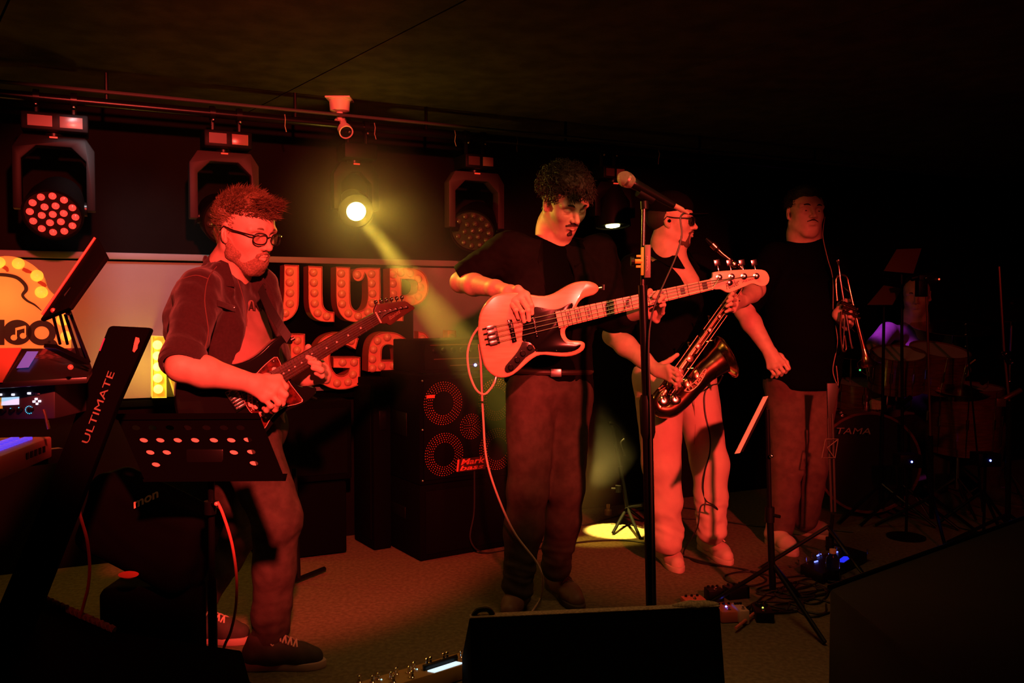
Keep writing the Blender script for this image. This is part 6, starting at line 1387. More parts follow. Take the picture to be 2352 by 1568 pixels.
# glinting microphones on the kit
for i, (x, y, Y, lab) in enumerate(((2255, 880, 5.1, 'small drum microphone above the floor tom'), (2075, 925, 4.95, 'small drum microphone in front of the first rack tom'))):
    q = P(x, y, Y); t = thing('drum_microphone', lab, 'microphone', q); b = MB(); b.tube([q, q+Vector((.05, .02, .03))], .014, 12); b.build('microphone_body', BLACK, t); b = MB(); b.tube([q+Vector((.05, .02, .03)), q+Vector((.09, .10, -.03)), q+Vector((.10, .22, -.08))], .004, 6); b.build('gooseneck', STEEL, t)
b = MB(); b.tube([P(2215, 742, 5.1), P(2222, 900, 5.1)], .004, 6)
DS = thing('drum_stick', 'pale drum stick held over the cymbal', 'stick', P(2180, 862, 5.3)); b = MB(); b.tube([P(2186, 866, 5.30), P(2240, 826, 5.1)], [.007, .004], 8); b.build('stick_shaft', mat('stick_wood', (.6, .4, .25), .5), DS)
# ================================================================== stands
def mic_stand_base(foot, t, n=3, L=.30, rot=0.3, h=.22):
    for i in range(n): a_ = 2*pi*i/n+rot; b = MB(); b.tube([Vector(foot)+UP*h, Vector(foot)+Vector((cos(a_)*L, sin(a_)*L, .012))], .009, 8); b.build('leg', BLACKM, t)
# main vocal stand
f = PZ(1500, 1543, 0); f = Vector((P(1499, 1405, 3.0).x, 3.0, 0)); top = P(1479, 462, 3.0)
MS = thing('microphone_stand', 'tall straight black microphone stand in front of the saxophonist', 'stand', f)
b = MB(); b.lathe(f, UP, [(0, .001), (0, .15), (.012, .15), (.018, .14), (.03, .03), (.03, .001)], 36); b.build('round_base', BLACKM, MS, angle=30)
lo = P(1476, 655, 3.0); mid = P(1487, 960, 3.0)
b = MB(); b.tube([f+UP*.02, mid], .0185, 16); b.build('lower_tube', BLACKM, MS)
b = MB(); b.tube([mid, lo], .0155, 16); b.build('middle_tube', BLACKM, MS)
b = MB(); b.tube([lo, top], .0075, 12); b.build('upper_tube', STEEL if False else mat('stand_satin', (.10, .08, .08), .25, .8), MS)
b = MB(); b.lathe(mid, (lo-mid), [(-.07, .020), (-.05, .026), (.06, .026), (.08, .020)], 18); b.build('height_clutch', BLACK, MS)
b = MB(); b.box(P(1487, 600, 2.975), (.020, .02, .112)); hx = b.build('charger_box', mat('box_grey', (.16, .10, .10), .5), MS, bevel=.002)
text('FINHOL', 'box_lettering', mat('box_print', (.6, .4, .36), .5), hx, P(1484.5, 588, 2.96), -UP, Vector((1, 0, 0)), .01, fit=(.052, .006), depth=.0006)
b = MB(); cpx = lambda x, y: P(x, y, 2.97)
b.box(cpx(1475, 600), (.009, .012, .095)); b.tube([cpx(1475, 600), cpx(1458, 600)], .0085, 10); b.box(cpx(1467, 588), (.016, .012, .008)); b.box(cpx(1466, 612), (.016, .012, .008)); b.build('yellow_clamp', mat('clamp_yellow', (.55, .45, .05), .45), MS, bevel=.001)
b = MB(); b.cyl(cpx(1456, 600), cpx(1449, 600), .016, seg=16); b.build('clamp_knob', BLACK, MS)
b = MB(); b.tube([P(1480, 462, 3.0), P(1481, 480, 3.0)], .014, 12); b.tube([P(1466, 440, 2.99), P(1500, 458, 3.01)], .018, 14); b.build('microphone_clip', BLACK, MS)
MC = thing('vocal_microphone', 'handheld vocal microphone with silver mesh ball clipped on the tall straight stand', 'microphone', P(1480, 445, 2.99))
mh, mt = P(1434, 410, 2.97), P(1548, 472, 3.02); d = (mt-mh).normalized()
b = MB(); b.lathe(mh, d, [(-.026, .001), (-.024, .009), (-.018, .017), (-.008, .0245), (.000, .0265), (.006, .0262)], 24); b.lathe(mh, d, [(.012, .0262), (.018, .0255), (.028, .022), (.033, .0195)], 24)
b.build('mesh_ball', mat('mic_mesh', (.42, .26, .22), .45, .7, bump=1.0, bscale=900), MC)
b = MB(); b.lathe(mh, d, [(.005, .0268), (.013, .0268)], 24); b.build('mesh_band', mat('mic_band', (.6, .4, .36), .3, .9), MC)
b = MB(); L = (mt-mh).length; b.lathe(mh, d, [(.033, .0195), (.037, .0205), (.055, .018), (L-.01, .0125), (L, .012), (L, .0001)], 22); b.build('handle', BLACKM, MC, angle=30)
b = MB(); b.lathe(mt, d, [(0, .0095), (.035, .0095), (.040, .007), (.062, .0045), (.062, .0001)], 14); b.build('cable_plug', mat('plug_grey', (.30, .22, .16), .45), MC)
b = MB(); b.tube(catmull([mt+d*.05, P(1563, 500, 3.02), P(1566, 540, 3.02), P(1552, 590, 3.01), P(1530, 640, 2.99), P(1508, 690, 2.97), P(1496, 730, 2.97), P(1490, 800, 2.968), P(1494, 950, 2.965), P(1498, 1200, 2.965), P(1503, 1500, 2.965)], 8), .0032, 6); tag(b.build('microphone_cable', CAB), 'thin black cable curving from the vocal microphone down its stand', 'cable')
# guitar stand standing in the yellow pool of light
f = PZ(1440, 1205, 0); GS = thing('instrument_stand', 'empty black tripod instrument stand in the bright yellow pool on the floor', 'stand', f); k = f.y
b = MB(); b.tube([f+UP*.10, P(1424, 1070, k)], .013, 10); b.build('lower_tube', BLACKM, GS); b = MB(); b.tube([P(1424, 1070, k), P(1405, 975, k)], .010, 10); b.build('upper_tube', BLACKM, GS)
b = MB(); b.tube(catmull([P(1398, 970, k-.02), P(1412, 972, k), P(1428, 990, k), P(1432, 1012, k-.02)], 5), .006, 8); b.tube(catmull([P(1434, 1008, k-.05), P(1426, 1018, k-.06), P(1432, 1040, k-.06), P(1434, 1046, k-.05)], 5), .006, 8); b.build('padded_hook', BLACKM, GS)
b = MB(); q = P(1420, 1122, k); b.tube([q-Vector((.04, 0, 0)), q+Vector((.02, 0, 0))], .006, 8); b.tube([q+UP*.02, q-UP*.02], .018, 10); b.build('clutch_knob', BLACK, GS)
for e in (PZ(1408, 1228, 0), PZ(1478, 1200, 0), PZ(1470, 1240, 0)): b = MB(); b.tube([f+UP*.10, f.lerp(e, .35)+UP*.07, Vector((e.x, e.y, .012))], .009, 8); b.build('leg', BLACKM, GS)
b = MB(); b.tube([P(1440, 1165, k), P(1475, 1160, k-.08)], .008, 8); b.build('lower_cradle', BLACKM, GS)
# black stand at x 1770 carrying a music desk seen edge-on
def music_stand(label, foot, top, desk, nrm, w, h, holes=None, m=BLACKM, sheet=None, legs=True, grp=None, knob=True):
    t = thing('music_stand', label, 'stand', foot, grp); foot, top = Vector(foot), Vector(top)
    b = MB(); m_ = foot.lerp(top, .5); b.tube([foot+UP*.12, m_], .014, 12); b.build('lower_tube', m, t); b = MB(); b.tube([m_, top], .0095, 10); b.build('upper_tube', m, t)
    b = MB(); b.tube([m_-UP*.03, m_+UP*.03], .019, 12); b.tube([m_, m_+Vector((.03, -.035, 0))], .007, 8); b.build('clutch', BLACK, t)
    if legs: mic_stand_base(foot, t, rot=.9)
    return t
ft = Vector((P(1775, 1335, 3.45).x, 3.45, 0)); t = music_stand('black stand pole with a chrome knob right of the saxophonist', ft, P(1762, 940, 3.45), None, None, 0, 0)
b = MB(); b.ball(P(1772, 1047, 3.42), .008, 10, 8); b.build('chrome_knob', CHROME, t)
e0, e1 = P(1757, 910, 3.40), P(1692, 1040, 3.30); wv = Vector((.012, -.30, .02)); un = (e1-e0).normalized(); b = MB()
b.prism([e0, e1, e1+Vector((.105, .30, -.045)), e0+Vector((.105, .30, -.045))], Vector((-.010, -.012, .004))); b.build('music_desk', BLACKM, t, bevel=.001)
b = MB(); sdir = Vector((.018, 0, .004)); b.prism([e0+Vector((-.012, -.014, .0)), e1+Vector((-.012, -.014, .0)), e1+Vector((.006, -.020, .004)), e0+Vector((.006, -.020, .004))], Vector((0, -.004, 0))); b.build('paper_edge', mat('paper_white', (.72, .56, .48), .7), t, label='white sheet edge')
# stand with lozenge logo
ft = Vector((P(1900, 1300, 4.05).x, 4.05, 0)); t = music_stand('stand with a flat double-rail neck and pale square emblem before the bass drum', ft, P(1912, 1180, 4.05), None, None, 0, 0)
GREYM = mat('stand_grey', (.035, .028, .02), .5)
b = MB(); b.tube([P(1910, 1175, 4.05), P(1902, 960, 4.05)], .006, 8); b.tube([P(1918, 1175, 4.05), P(1912, 950, 4.05)], .006, 8); b.build('twin_rail', GREYM, t)
fq = [(1896, 1008), (1925, 1008), (1918, 1051), (1887, 1051)]; b = MB(); b.tube([P(x, y, 4.03) for x, y in fq+fq[:1]], .0028, 6, caps=False); b.tube([P(1923, 1010, 4.03), P(1900, 1028, 4.03), P(1916, 1050, 4.03)], .0028, 6); b.tube([P(1896, 1010, 4.03), P(1888, 1050, 4.03)], .0022, 6); b.build('emblem', mat('emblem_pale', (.12, .09, .06), .6), t)
b = MB(); b.prism([P(1900, 880, 4.05), P(1925, 880, 4.05), P(1912, 960, 4.05), P(1902, 960, 4.05)], Vector((0, .012, 0))); b.build('top_bracket', GREYM, t, bevel=.001)
# right-hand stands
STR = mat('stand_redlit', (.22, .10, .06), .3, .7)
ft = Vector((P(2140, 1200, 4.7).x, 4.7, 0)); t = thing('microphone_stand', 'slim straight stand with a bulky black clamp before the drummer\'s face', 'stand', ft)
b = MB(); b.tube([ft+UP*.1, P(2137, 1000, 4.7)], .013, 10); b.build('lower_tube', BLACKM, t); b = MB(); b.tube([P(2137, 1000, 4.7), P(2128, 655, 4.7)], .0065, 8); b.build('upper_tube', STR, t); mic_stand_base(ft, t)
b = MB(); b.tube([P(2132, 1010, 4.7), P(2138, 1050, 4.7)], .016, 10); b.build('height_clutch', BLACK, t)
b = MB(); b.box(P(2128, 640, 4.70), (.10, .05, .045)); b.box(P(2116, 662, 4.69), (.05, .05, .09)); b.tube([P(2092, 640, 4.7), P(2150, 625, 4.7)], .016, 10); b.build('black_clamp', BLACK, t, bevel=.006)
b = MB(); b.ball(P(2127, 638, 4.66), .007, 8, 6); b.ball(P(2157, 641, 4.68), .007, 8, 6); b.build('clamp_screws', CHROME, t)
b = MB(); b.ball(P(2157, 641, 4.665), .005, 8, 6); b.build('red_light', mat('red_led', (.4, .02, .02), .3, emit=(1, .08, .03), es=1.5), t)
DSK = mat('desk_red_brown', (.15, .05, .03), .6)
for nm, px_, Y in (('dark red sheet-music desk above the drummer', [(2060, 572), (2117, 570), (2098, 628), (2030, 622)], 4.95), ('lower dark red sheet-music desk left of the drummer\'s head', [(2030, 655), (2072, 662), (2050, 700), (1992, 700)], 5.0)):
    c_ = P(*px_[2], Y); ft = Vector((P(2085 if Y < 4.97 else 2035, 700, Y+.03).x, Y+.05, 0)); t = thing('music_stand', nm, 'stand', ft)
    b = MB(); b.prism([P(x, y, Y+(.06 if i < 2 else 0)) for i, (x, y) in enumerate(px_)], Vector((0, .006, 0))); b.build('music_desk', DSK, t, bevel=.001)
    mp_ = sum((P(x, y, Y+.03) for x, y in px_), Vector())/4; b = MB(); b.tube([ft+UP*.1, Vector((mp_.x, mp_.y+.03, mp_.z-.01))], .009, 8); b.build('pole', BLACKM, t); mic_stand_base(ft, t, rot=1.4)
ft = Vector((P(2315, 1200, 4.3).x, 4.3, 0)); t = thing('microphone_stand', 'boom stand with a bright chrome joint near the right edge', 'stand', ft)
b = MB(); b.tube([ft+UP*.1, P(2318, 920, 4.3)], .013, 10); b.build('lower_tube', BLACKM, t); b = MB(); b.tube([P(2318, 920, 4.3), P(2306, 800, 4.3), P(2295, 612, 4.3)], .006, 8); b.build('upper_tube', STR, t); mic_stand_base(ft, t, rot=.1)
b = MB(); b.box(P(2308, 815, 4.3), (.05, .03, .04)); b.tube([P(2322, 835, 4.28), P(2300, 812, 4.28)], .010, 8); b.build('boom_joint', BLACKM, t, bevel=.004)
b = MB(); b.ball(P(2311, 812, 4.27), .008, 8, 6); b.ball(P(2325, 833, 4.27), .007, 8, 6); b.build('joint_bolts', CHROME, t)
b = MB(); b.tube([P(2290, 925, 4.28), P(2345, 895, 4.28)], .013, 8); b.box(P(2298, 924, 4.27), (.045, .02, .04)); b.build('boom_arm', STR, t, bevel=.002)
ft = Vector((P(2225, 1150, 5.0).x, 4.85, 0)); t = thing('microphone_stand', 'thin chrome stand with three bright joints beside the low cymbal', 'stand', ft)
b = MB(); b.tube([ft+UP*.1, P(2217, 742, 4.85)], .005, 8); b.build('pole', BLACKM, t); mic_stand_base(ft, t, rot=.5, L=.22)
b = MB()
for y in (744, 768, 795, 858): b.ball(P(2218, y, 4.84), .007, 8, 6)
b.build('chrome_joints', CHROME, t)
for x, y in ((2096, 1061), (2277, 1058)):
    q = P(x, y, 4.62); t = thing('stage_box', 'black electronics box with a tiny blue light under the drums, ' + ('beside the bass drum' if x < 2200 else 'at far right'), 'device', (q.x, q.y+.02, q.z)); b = MB(); b.box((q.x, q.y+.06, q.z), (.12, .10, .07)); b.build('case', BLACK, t, bevel=.004); b = MB(); b.ball((q.x, q.y+.008, q.z), .0055, 8, 6); b.build('blue_light', MATS['blue_led'], t)
    b = MB(); b.tube([(q.x, q.y+.06, q.z-.03), (q.x, q.y+.06, .02)], .008, 8); b.build('pole', BLACKM, t); b = MB(); b.lathe((q.x, q.y+.06, 0), UP, [(0, .001), (0, .10), (.01, .10), (.02, .02), (.02, .001)], 24); b.build('foot_plate', BLACKM, t)
# ================================================================== perforated music desk in front of the guitarist
A, B_, C_, D_ = P(266, 952, 2.33), P(594, 950, 2.33), P(654, 1100, 2.30), P(332, 1102, 2.30)
mn = (B_-A).cross(D_-A).normalized()
if mn.y > 0: mn = -mn
ft = Vector((P(487, 1300, 2.34).x, 2.34, 0)); MD = thing('music_stand', 'black perforated music desk on a single pole in front of the guitarist', 'stand', ft)
bm = bmesh.new(); es = []
def loop(pts):
    vs = [bm.verts.new(p) for p in pts]; return [bm.edges.new((vs[i], vs[(i+1) % len(vs)])) for i in range(len(vs))]
es += loop([A, B_, C_, D_]); hu = (B_-A).normalized(); hv = (D_-A).normalized()
holes = [(330, 1010), (368, 1010), (408, 1010), (448, 1010), (491, 1010), (531, 1010), (569, 1009), (345, 1038), (383, 1038), (537, 1038), (577, 1037), (358, 1066), (583, 1063), (312, 982), (350, 982), (390, 982), (430, 982), (474, 982), (514, 982), (552, 982)]
for x, y in holes:
    q = PP(x, y, A, mn); es += loop([q+hu*(cos(t)*.0112)+hv*(sin(t)*.0072) for t in [2*pi*i/16 for i in range(16)]])
bmesh.ops.triangle_fill(bm, use_beauty=True, use_dissolve=False, edges=es)
r = bmesh.ops.extrude_face_region(bm, geom=bm.faces[:]); bmesh.ops.translate(bm, vec=-mn*.002, verts=[g for g in r['geom'] if isinstance(g, bmesh.types.BMVert)]); bmesh.ops.recalc_face_normals(bm, faces=bm.faces)
me = bpy.data.meshes.new('perforated_desk'); bm.to_mesh(me); bm.free(); me.materials.append(MATTE); link('perforated_desk', me, MD)
def pq(x, y, h=0): return PP(x, y, A, mn)+mn*h
b = MB(); lo = mn*.018; b.prism([pq(334, 1100), pq(655, 1098), pq(657, 1104), pq(336, 1106)], lo); b.prism([pq(336, 1090)-mn*.045, pq(650, 1088)-mn*.045, pq(657, 1102), pq(334, 1102)], mn*.001); b.build('lower_lip', MATTE, MD, smooth=False)
b = MB(); b.prism([pq(262, 950), pq(594, 948), pq(600, 962), pq(270, 964)], mn*.006); b.build('top_fold', MATTE, MD, smooth=False)
b = MB(); b.prism([pq(306, 990, -.004), pq(562, 990, -.004), pq(590, 1078, -.004), pq(345, 1082, -.004)], -mn*.002); tag(b.build('sheet_music', mat('sheet_paper', (.62, .42, .36), .8), None, smooth=False), 'sheet of paper showing red through the holes of the perforated music desk', 'paper')
b = MB(); b.prism([pq(382, 968, .008), pq(388, 968, .008), pq(398, 985, .008), pq(390, 987, .008)], mn*.002)
b = MB(); b.box((pq(470, 1060)-mn*.01)*1.0, (.10, .02, .07)); b.build('back_bracket', BLACKM, MD, bevel=.004)
b = MB(); pt = P(485, 1085, 2.335); b.tube([ft+UP*.15, P(487, 1330, 2.34)], .0125, 12); b.build('lower_tube', BLACKM, MD); b = MB(); b.tube([P(487, 1330, 2.34), pt], .009, 10); b.build('upper_tube', BLACKM, MD)
b = MB(); b.tube([P(483, 1150, 2.33), P(483, 1180, 2.33)], .016, 12); b.tube([P(485, 1157, 2.33), P(497, 1157, 2.30)], .006, 10); b.build('clutch', BLACKM, MD); b = MB(); b.ball(P(497, 1157, 2.295), .006, 10, 8); b.build('clutch_bolt', mat('bolt_bright', (.8, .4, .35), .3, .3), MD)
mic_stand_base(ft, MD, rot=.4, L=.32, h=.28)
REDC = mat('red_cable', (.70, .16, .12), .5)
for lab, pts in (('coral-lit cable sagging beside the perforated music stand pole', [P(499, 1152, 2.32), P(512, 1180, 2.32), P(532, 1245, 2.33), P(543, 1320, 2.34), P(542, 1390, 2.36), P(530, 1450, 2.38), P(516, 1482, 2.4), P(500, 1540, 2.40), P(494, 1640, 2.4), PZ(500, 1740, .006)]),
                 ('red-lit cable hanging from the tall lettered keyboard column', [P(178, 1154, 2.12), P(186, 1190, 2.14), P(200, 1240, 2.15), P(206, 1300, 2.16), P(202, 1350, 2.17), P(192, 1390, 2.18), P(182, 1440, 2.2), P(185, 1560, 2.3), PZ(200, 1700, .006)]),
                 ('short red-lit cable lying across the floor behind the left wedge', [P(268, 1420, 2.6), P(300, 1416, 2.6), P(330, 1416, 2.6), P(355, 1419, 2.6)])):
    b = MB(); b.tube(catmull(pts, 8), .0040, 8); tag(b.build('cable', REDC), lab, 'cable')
# ================================================================== keyboard rig at the left
YC = 2.10
ULT = thing('keyboard_stand', 'leaning black keyboard stand column lettered along its face at the left', 'stand', (P(200, 1000, YC).x-.25, YC, 0))
col_px = [(248, 752), (256, 748), (338, 752), (345, 757), (270, 925), (170, 1190), (-30, 1700), (-110, 1870), (-210, 1870), (-130, 1690), (60, 1240), (157, 998), (209, 850)]
co, cn = P(200, 1000, YC), Vector((.12, -1, .05)).normalized()
b = MB(); b.prism([PP(x, y, co, cn) for x, y in col_px], -cn*.035); b.build('column', mat('column_black', (.0015, .0013, .0012), .85, spec=.02), ULT, bevel=.004)
def cq(x, y, h=.001): return PP(x, y, co, cn)+cn*h
t0, t1 = cq(203, 1019), cq(264, 856); u_ = t1-t0
text('ULTIMATE', 'column_lettering', mat('column_print', (.16, .12, .08), .6), ULT, t0, u_, cn.cross(u_), .05, fit=(u_.length, .016), depth=.0008)
b = MB(); b.prism([cq(x, y) for x, y in ((312, 774), (320, 776), (321, 784), (317, 792), (316, 800), (309, 809), (305, 806), (308, 790))], cn*.0008); b.build('torn_sticker', mat('sticker_red', (.85, .22, .16), .6), ULT, smooth=False)
b = MB(); b.prism([cq(x, y) for x, y in ((239, 776), (242, 777), (231, 806), (228, 805))], cn*.0008); b.build('purple_edge_glint', mat('glint_purple', (.25, .04, .22), .5), ULT, smooth=False)  # violet highlight on the column edge, painted as a thin strip
for a_ in ((.35, .35), (.35, -.45), (-.45, .35)): b = MB(); q = ULT.location; b.tube([cq(-150, 1860)-cn*.03, Vector((q.x+a_[0], q.y+a_[1], .015))], .016, 8); b.build('foot', BLACKM, ULT)
for (x, y, xx) in ((175, 905, -60), (130, 1048, -80)):
    b = MB(); q = cq(x, y)-cn*.035; b.box(q.lerp(P(xx, y+20, 1.95), .5), ((q-P(xx, y+20, 1.95)).length, .03, .035), Matrix(((q-P(xx, y+20, 1.95)).normalized(), UP.cross((q-P(xx, y+20, 1.95)).normalized()), UP)).transposed()); b.build('support_arm', BLACKM, ULT, bevel=.003)
PINKW = mat('keyboard_shell', (.60, .26, .24), .45)
kb = P(119, 1002, 2.0); ka = P(-160, 1135, 1.47); z_ = kb.z; ka.z = z_; kd = (kb-ka).normalized(); kp = UP.cross(kd).normalized()
if kp.x > 0: kp = -kp
KB = thing('keyboard', 'pinkish-lit keyboard with glowing violet pads at the left edge', 'keyboard', kb-UP*.08)
b = MB(); b.prism([ka, kb, kb+kp*.14, ka+kp*.20], -UP*.048); b.build('case', PINKW, KB, bevel=.004)
b = MB(); b.prism([ka+kp*.17+UP*.0, kb+kp*.10-kd*.03, kb+kp*.135-kd*.03, ka+kp*.195], UP*.012); b.build('raised_back', PINKW, KB, bevel=.003)
PAD = mat('violet_pad', (.15, .06, .4), .4, emit=(.12, .06, 1), es=.8)
for i in range(10):
    for j in range(2):
        q = kb-kd*(.05+i*.024)+kp*(.035+j*.028)+UP*.003; b = MB(); b.box(q, (.019, .019, .006), Matrix((kd, kp, UP)).transposed()); b.build('pad', PAD, KB, bevel=.0015)
for i in range(5): b = MB(); b.box(kb-kd*(.05+i*.022)-kp*.0005-UP*.022, (.012, .003, .014), Matrix((kd, kp, UP)).transposed()); b.build('side_slot', BLACK, KB)
b = MB(); b.box((kb+ka)/2+kp*.1-UP*.062, ((kb-ka).length*.95, .05, .03), Matrix((kd, kp, UP)).transposed()); b.build('rest_bar', BLACKM, KB)
# profiling amplifier with lit display
YA = 1.96
PA = thing('profiling_amplifier', 'small black amplifier unit with lit white display, buttons and a cyan dial', 'amplifier', P(60, 960, YA+.1))
def pf(x, y, h=0): return P(x, y, YA-h)
b = MB(); b.prism([pf(-60, 878), pf(126, 880), pf(127, 962), pf(-60, 964)], Vector((0, .22, 0))); b.build('case', mat('unit_black', (.02, .015, .018), .5), PA, bevel=.004)
DSP = mat('display_lit', (.6, .8, 1), .3, emit=(.45, .75, 1), es=.9)
b = MB(); b.prism([pf(4, 913, .002), pf(43, 911, .002), pf(43, 929, .002), pf(2, 931, .002)], Vector((0, .004, 0))); b.build('display', DSP, PA, smooth=False, label='glowing pale blue display')
b = MB(); b.prism([pf(-20, 914, .002), pf(3, 913, .002), pf(5, 938, .002), pf(-20, 939, .002)], Vector((0, .004, 0))); b.build('orange_tile', mat('tile_orange', (.5, .25, .05), .5, emit=(1, .4, .05), es=.35), PA, smooth=False)
LIT = mat('button_lit', (.9, .9, 1), .4, emit=(.8, .8, 1), es=1.2)
for x, y, w_ in ((2, 906, 5), (30, 906, 7), (67, 903, 8), (83, 916, 6), (78, 922, 6), (91, 921, 6), (85, 927, 5)): b = MB(); b.box(pf(x, y, .003), (w_*.001, .004, .005)); b.build('lit_button', LIT, PA, bevel=.001)
for x in (75, 82, 89): b = MB(); b.box(pf(x, 903, .003), (.005, .004, .004)); b.build('dim_button', mat('button_dim', (.3, .25, .22), .5), PA)
for x, y in ((10, 943), (30, 942), (48, 941), (73, 940)): b = MB(); b.lathe(pf(x, y), Vector((0, -1, 0)), [(0, .0055), (.010, .005), (.011, .0001)], 14); b.build('knob', BLACK, PA)
CY_ = mat('cyan_led', (.1, .5, .7), .3, emit=(.05, .6, 1), es=1.6)
for i in range(11): a_ = radians(40+i*26); b = MB(); b.ball(pf(67, 941, .002)+Vector((-cos(a_)*.0085 if False else cos(a_)*.0085, 0, sin(a_)*.0085)), .0011, 6, 4); b.build('dial_light', CY_, PA)
for x, y in ((24, 938), (43, 936)): b = MB(); b.ball(pf(x, y, .002), .0013, 6, 4); b.build('blue_light', CY_, PA)
b = MB(); b.tube([P(100, 940, 1.9), P(104, 952, 1.9), P(112, 985, 1.9)], .0032, 8); tag(b.build('jack_plug', mat('jack_metal', (.7, .45, .35), .25, .9)), 'small shiny jack plug sticking up below the lit display unit', 'plug')
# tilted flat console on top, tablet on scissor stand
TC = thing('touch_console', 'dark glossy flat console reflecting a blue screen, on the left rig', 'device', P(90, 880, 2.0))
b = MB(); b.prism([P(-60, 878, 1.9), P(6, 877, 1.9), P(200, 866, 1.95), P(212, 846, 2.0), P(196, 798, 2.15), P(22, 802, 2.15), P(-60, 802, 2.15)], Vector((0, 0, -.014))); b.build('case', mat('console_gloss', (.010, .008, .008), .3, coat=.2), TC, bevel=.002)
b = MB(); qq = [P(38, 847, 1.985), P(66, 845, 1.985), P(88, 809, 2.108), P(62, 809, 2.108)]; b.prism([q+UP*.0015 for q in qq], UP*.001); b.build('screen_reflection', mat('reflection_blue', (.1, .12, .5), .4, emit=(.12, .14, .75), es=.35), TC, smooth=False, label='blue screen reflection drawn as a glowing patch')  # reflection of a blue screen, made as a glowing sheet
b = MB(); b.prism([P(-60, 879, 1.895), P(6, 878, 1.895), P(50, 801, 2.14), P(-60, 803, 2.14)], UP*.003) ; b.build('red_light_patch', mat('patch_red', (.5, .12, .08), .4), TC, smooth=False)  # red light on the console's left part, painted as a red sheet
TB = thing('tablet_computer', 'dark tablet tilted up on a scissor stand, one edge coloured red as if lit', 'tablet', P(150, 735, 2.0))
tb_px = [(221, 546), (243, 588), (158, 706), (92, 734)]; tbp = [P(221, 546, 2.08), P(243, 588, 1.96), P(158, 706, 1.86), P(92, 734, 2.0)]
tn_ = (tbp[1]-tbp[0]).cross(tbp[3]-tbp[0]).normalized(); tn_ = tn_ if tn_.y < 0 else -tn_
b = MB(); b.prism(tbp, -tn_*.010); b.build('shell', mat('tablet_back', (.0025, .002, .002), .9, spec=.03), TB, bevel=.002)
b = MB(); b.tube([tbp[0]+Vector((-.003, 0, .0)), tbp[3]+Vector((-.003, 0, .0))+ (tbp[0]-tbp[3])*.06], .003, 8); b.build('edge_highlight', mat('edge_red', (.85, .10, .07), .4), TB)  # red light along the tablet edge, painted as a red bead
b = MB(); c_ = (tbp[3]+tbp[2])/2*.55+(tbp[0]+tbp[1])/2*.45+tn_*.001; a_ = (tbp[1]-tbp[0]).normalized(); e_ = tn_.cross(a_); b.box((tbp[3]*.35+tbp[2]*.35+tbp[0]*.15+tbp[1]*.15)+tn_*.001, (.025, .022, .001), Matrix((a_, e_, tn_)).transposed()); b.build('back_label', mat('label_grey', (.05, .045, .045), .4), TB)
b = MB()
b.ball(P(122, 713, 1.95), .006, 10, 8); b.ball(P(157, 718, 1.9), .006, 10, 8); sj = b.build('hinge_bolts', mat('bolt_red', (.6, .15, .12), .35, .5), TB)
for p_, q_ in (((120, 716, 1.98), (138, 790, 2.02)), ((138, 722, 1.97), (155, 790, 2.02)), ((158, 712, 1.92), (205, 832, 1.97)), ((150, 722, 1.94), (185, 830, 1.99)), ((160, 715, 1.92), (200, 828, 1.98))):
    b = MB(); b.tube([P(*p_), P(*q_)], .0035, 8); b.build('strut', BLACKM, TB)
b = MB(); b.prism([P(130, 790, 2.0), P(208, 828, 1.95), P(205, 838, 1.95), P(128, 800, 2.0)], Vector((-.05, .04, 0))); b.build('stand_base', BLACKM, TB, bevel=.001)
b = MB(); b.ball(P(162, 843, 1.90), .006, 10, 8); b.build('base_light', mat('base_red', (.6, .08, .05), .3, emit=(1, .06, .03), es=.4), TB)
# padded case lettered "mon"
S = SDF(); cc = P(345, 1215, 2.62); Rm = Matrix.Rotation(radians(-14), 3, 'Z') @ Matrix.Rotation(radians(20), 3, 'Y'); S.box(cc, (.20, .09, .13), Rm, .05); S.wrinkle(.004, 22, 3)
S.box(Vector((cc.x, cc.y+.02, .21)), (.14, .08, .20), None, .03, .03)
PC = thing('padded_case', 'dark padded gig case with slanting pale lettering beneath the perforated desk', 'case', Vector((cc.x, cc.y, 0)))
pc = sdf_obj('case_body', [(S, .008)], mat('case_nylon', (.002, .0018, .0016), .9, spec=.03), PC)
h_ = surf(pc, 336, 1150); t0, t1 = P(308, 1168, h_[0].y-.012), P(368, 1140, h_[0].y-.012)
text('mon', 'case_lettering', mat('case_print', (.8, .5, .35), .6), PC, t0, t1-t0, UP, .03, fit=((t1-t0).length, .018), shear=.35, depth=.001, bold=.02)
b = MB(); q = P(295, 1322, 2.5); b.lathe(q, Vector((.1, -.05, 1)), [(0, .024), (.004, .028), (.005, .0001)], 20); b.build('red_reflection', mat('reflection_red', (.55, .07, .05), .5), PC)  # red reflection modelled as a small red disc
# ================================================================== wedge monitors
CARP = mat('monitor_carpet', (.24, .19, .12), .95, noise=.4, nscale=160, bump=.6, bscale=500)
lt, rt = P(1078, 1428, 2.54), P(1648, 1401, 2.64); zt_ = .335; lt.z = zt_; rt.z = zt_; wd_ = (rt-lt).normalized(); wn_ = Vector((wd_.y, -wd_.x, 0))
WM = thing('wedge_monitor', 'black wedge stage monitor with carpeted top edge at the front, before the microphone stand', 'speaker', Vector(((lt.x+rt.x)/2, 2.5, 0)))
prof = [(0, zt_), (.022, zt_), (.10, .0), (-.30, .0), (-.30, .10)]
b = MB(); pl = [lt+wn_*a+UP*(z-zt_) for a, z in prof]; b.prism(pl, rt-lt); b.build('cabinet', mat('monitor_black', (.0018, .0018, .0016), .9, spec=.03, bump=.3, bscale=300), WM, bevel=.006)
b = MB(); b.prism([lt+wn_*.020+UP*.001, lt-wn_*.012+UP*.001, rt-wn_*.012+UP*.001, rt+wn_*.020+UP*.001], UP*.004); b.build('carpet_edge', CARP, WM, bevel=.001, label='yellowish carpet edge')  # carpet strip paler than the cabinet
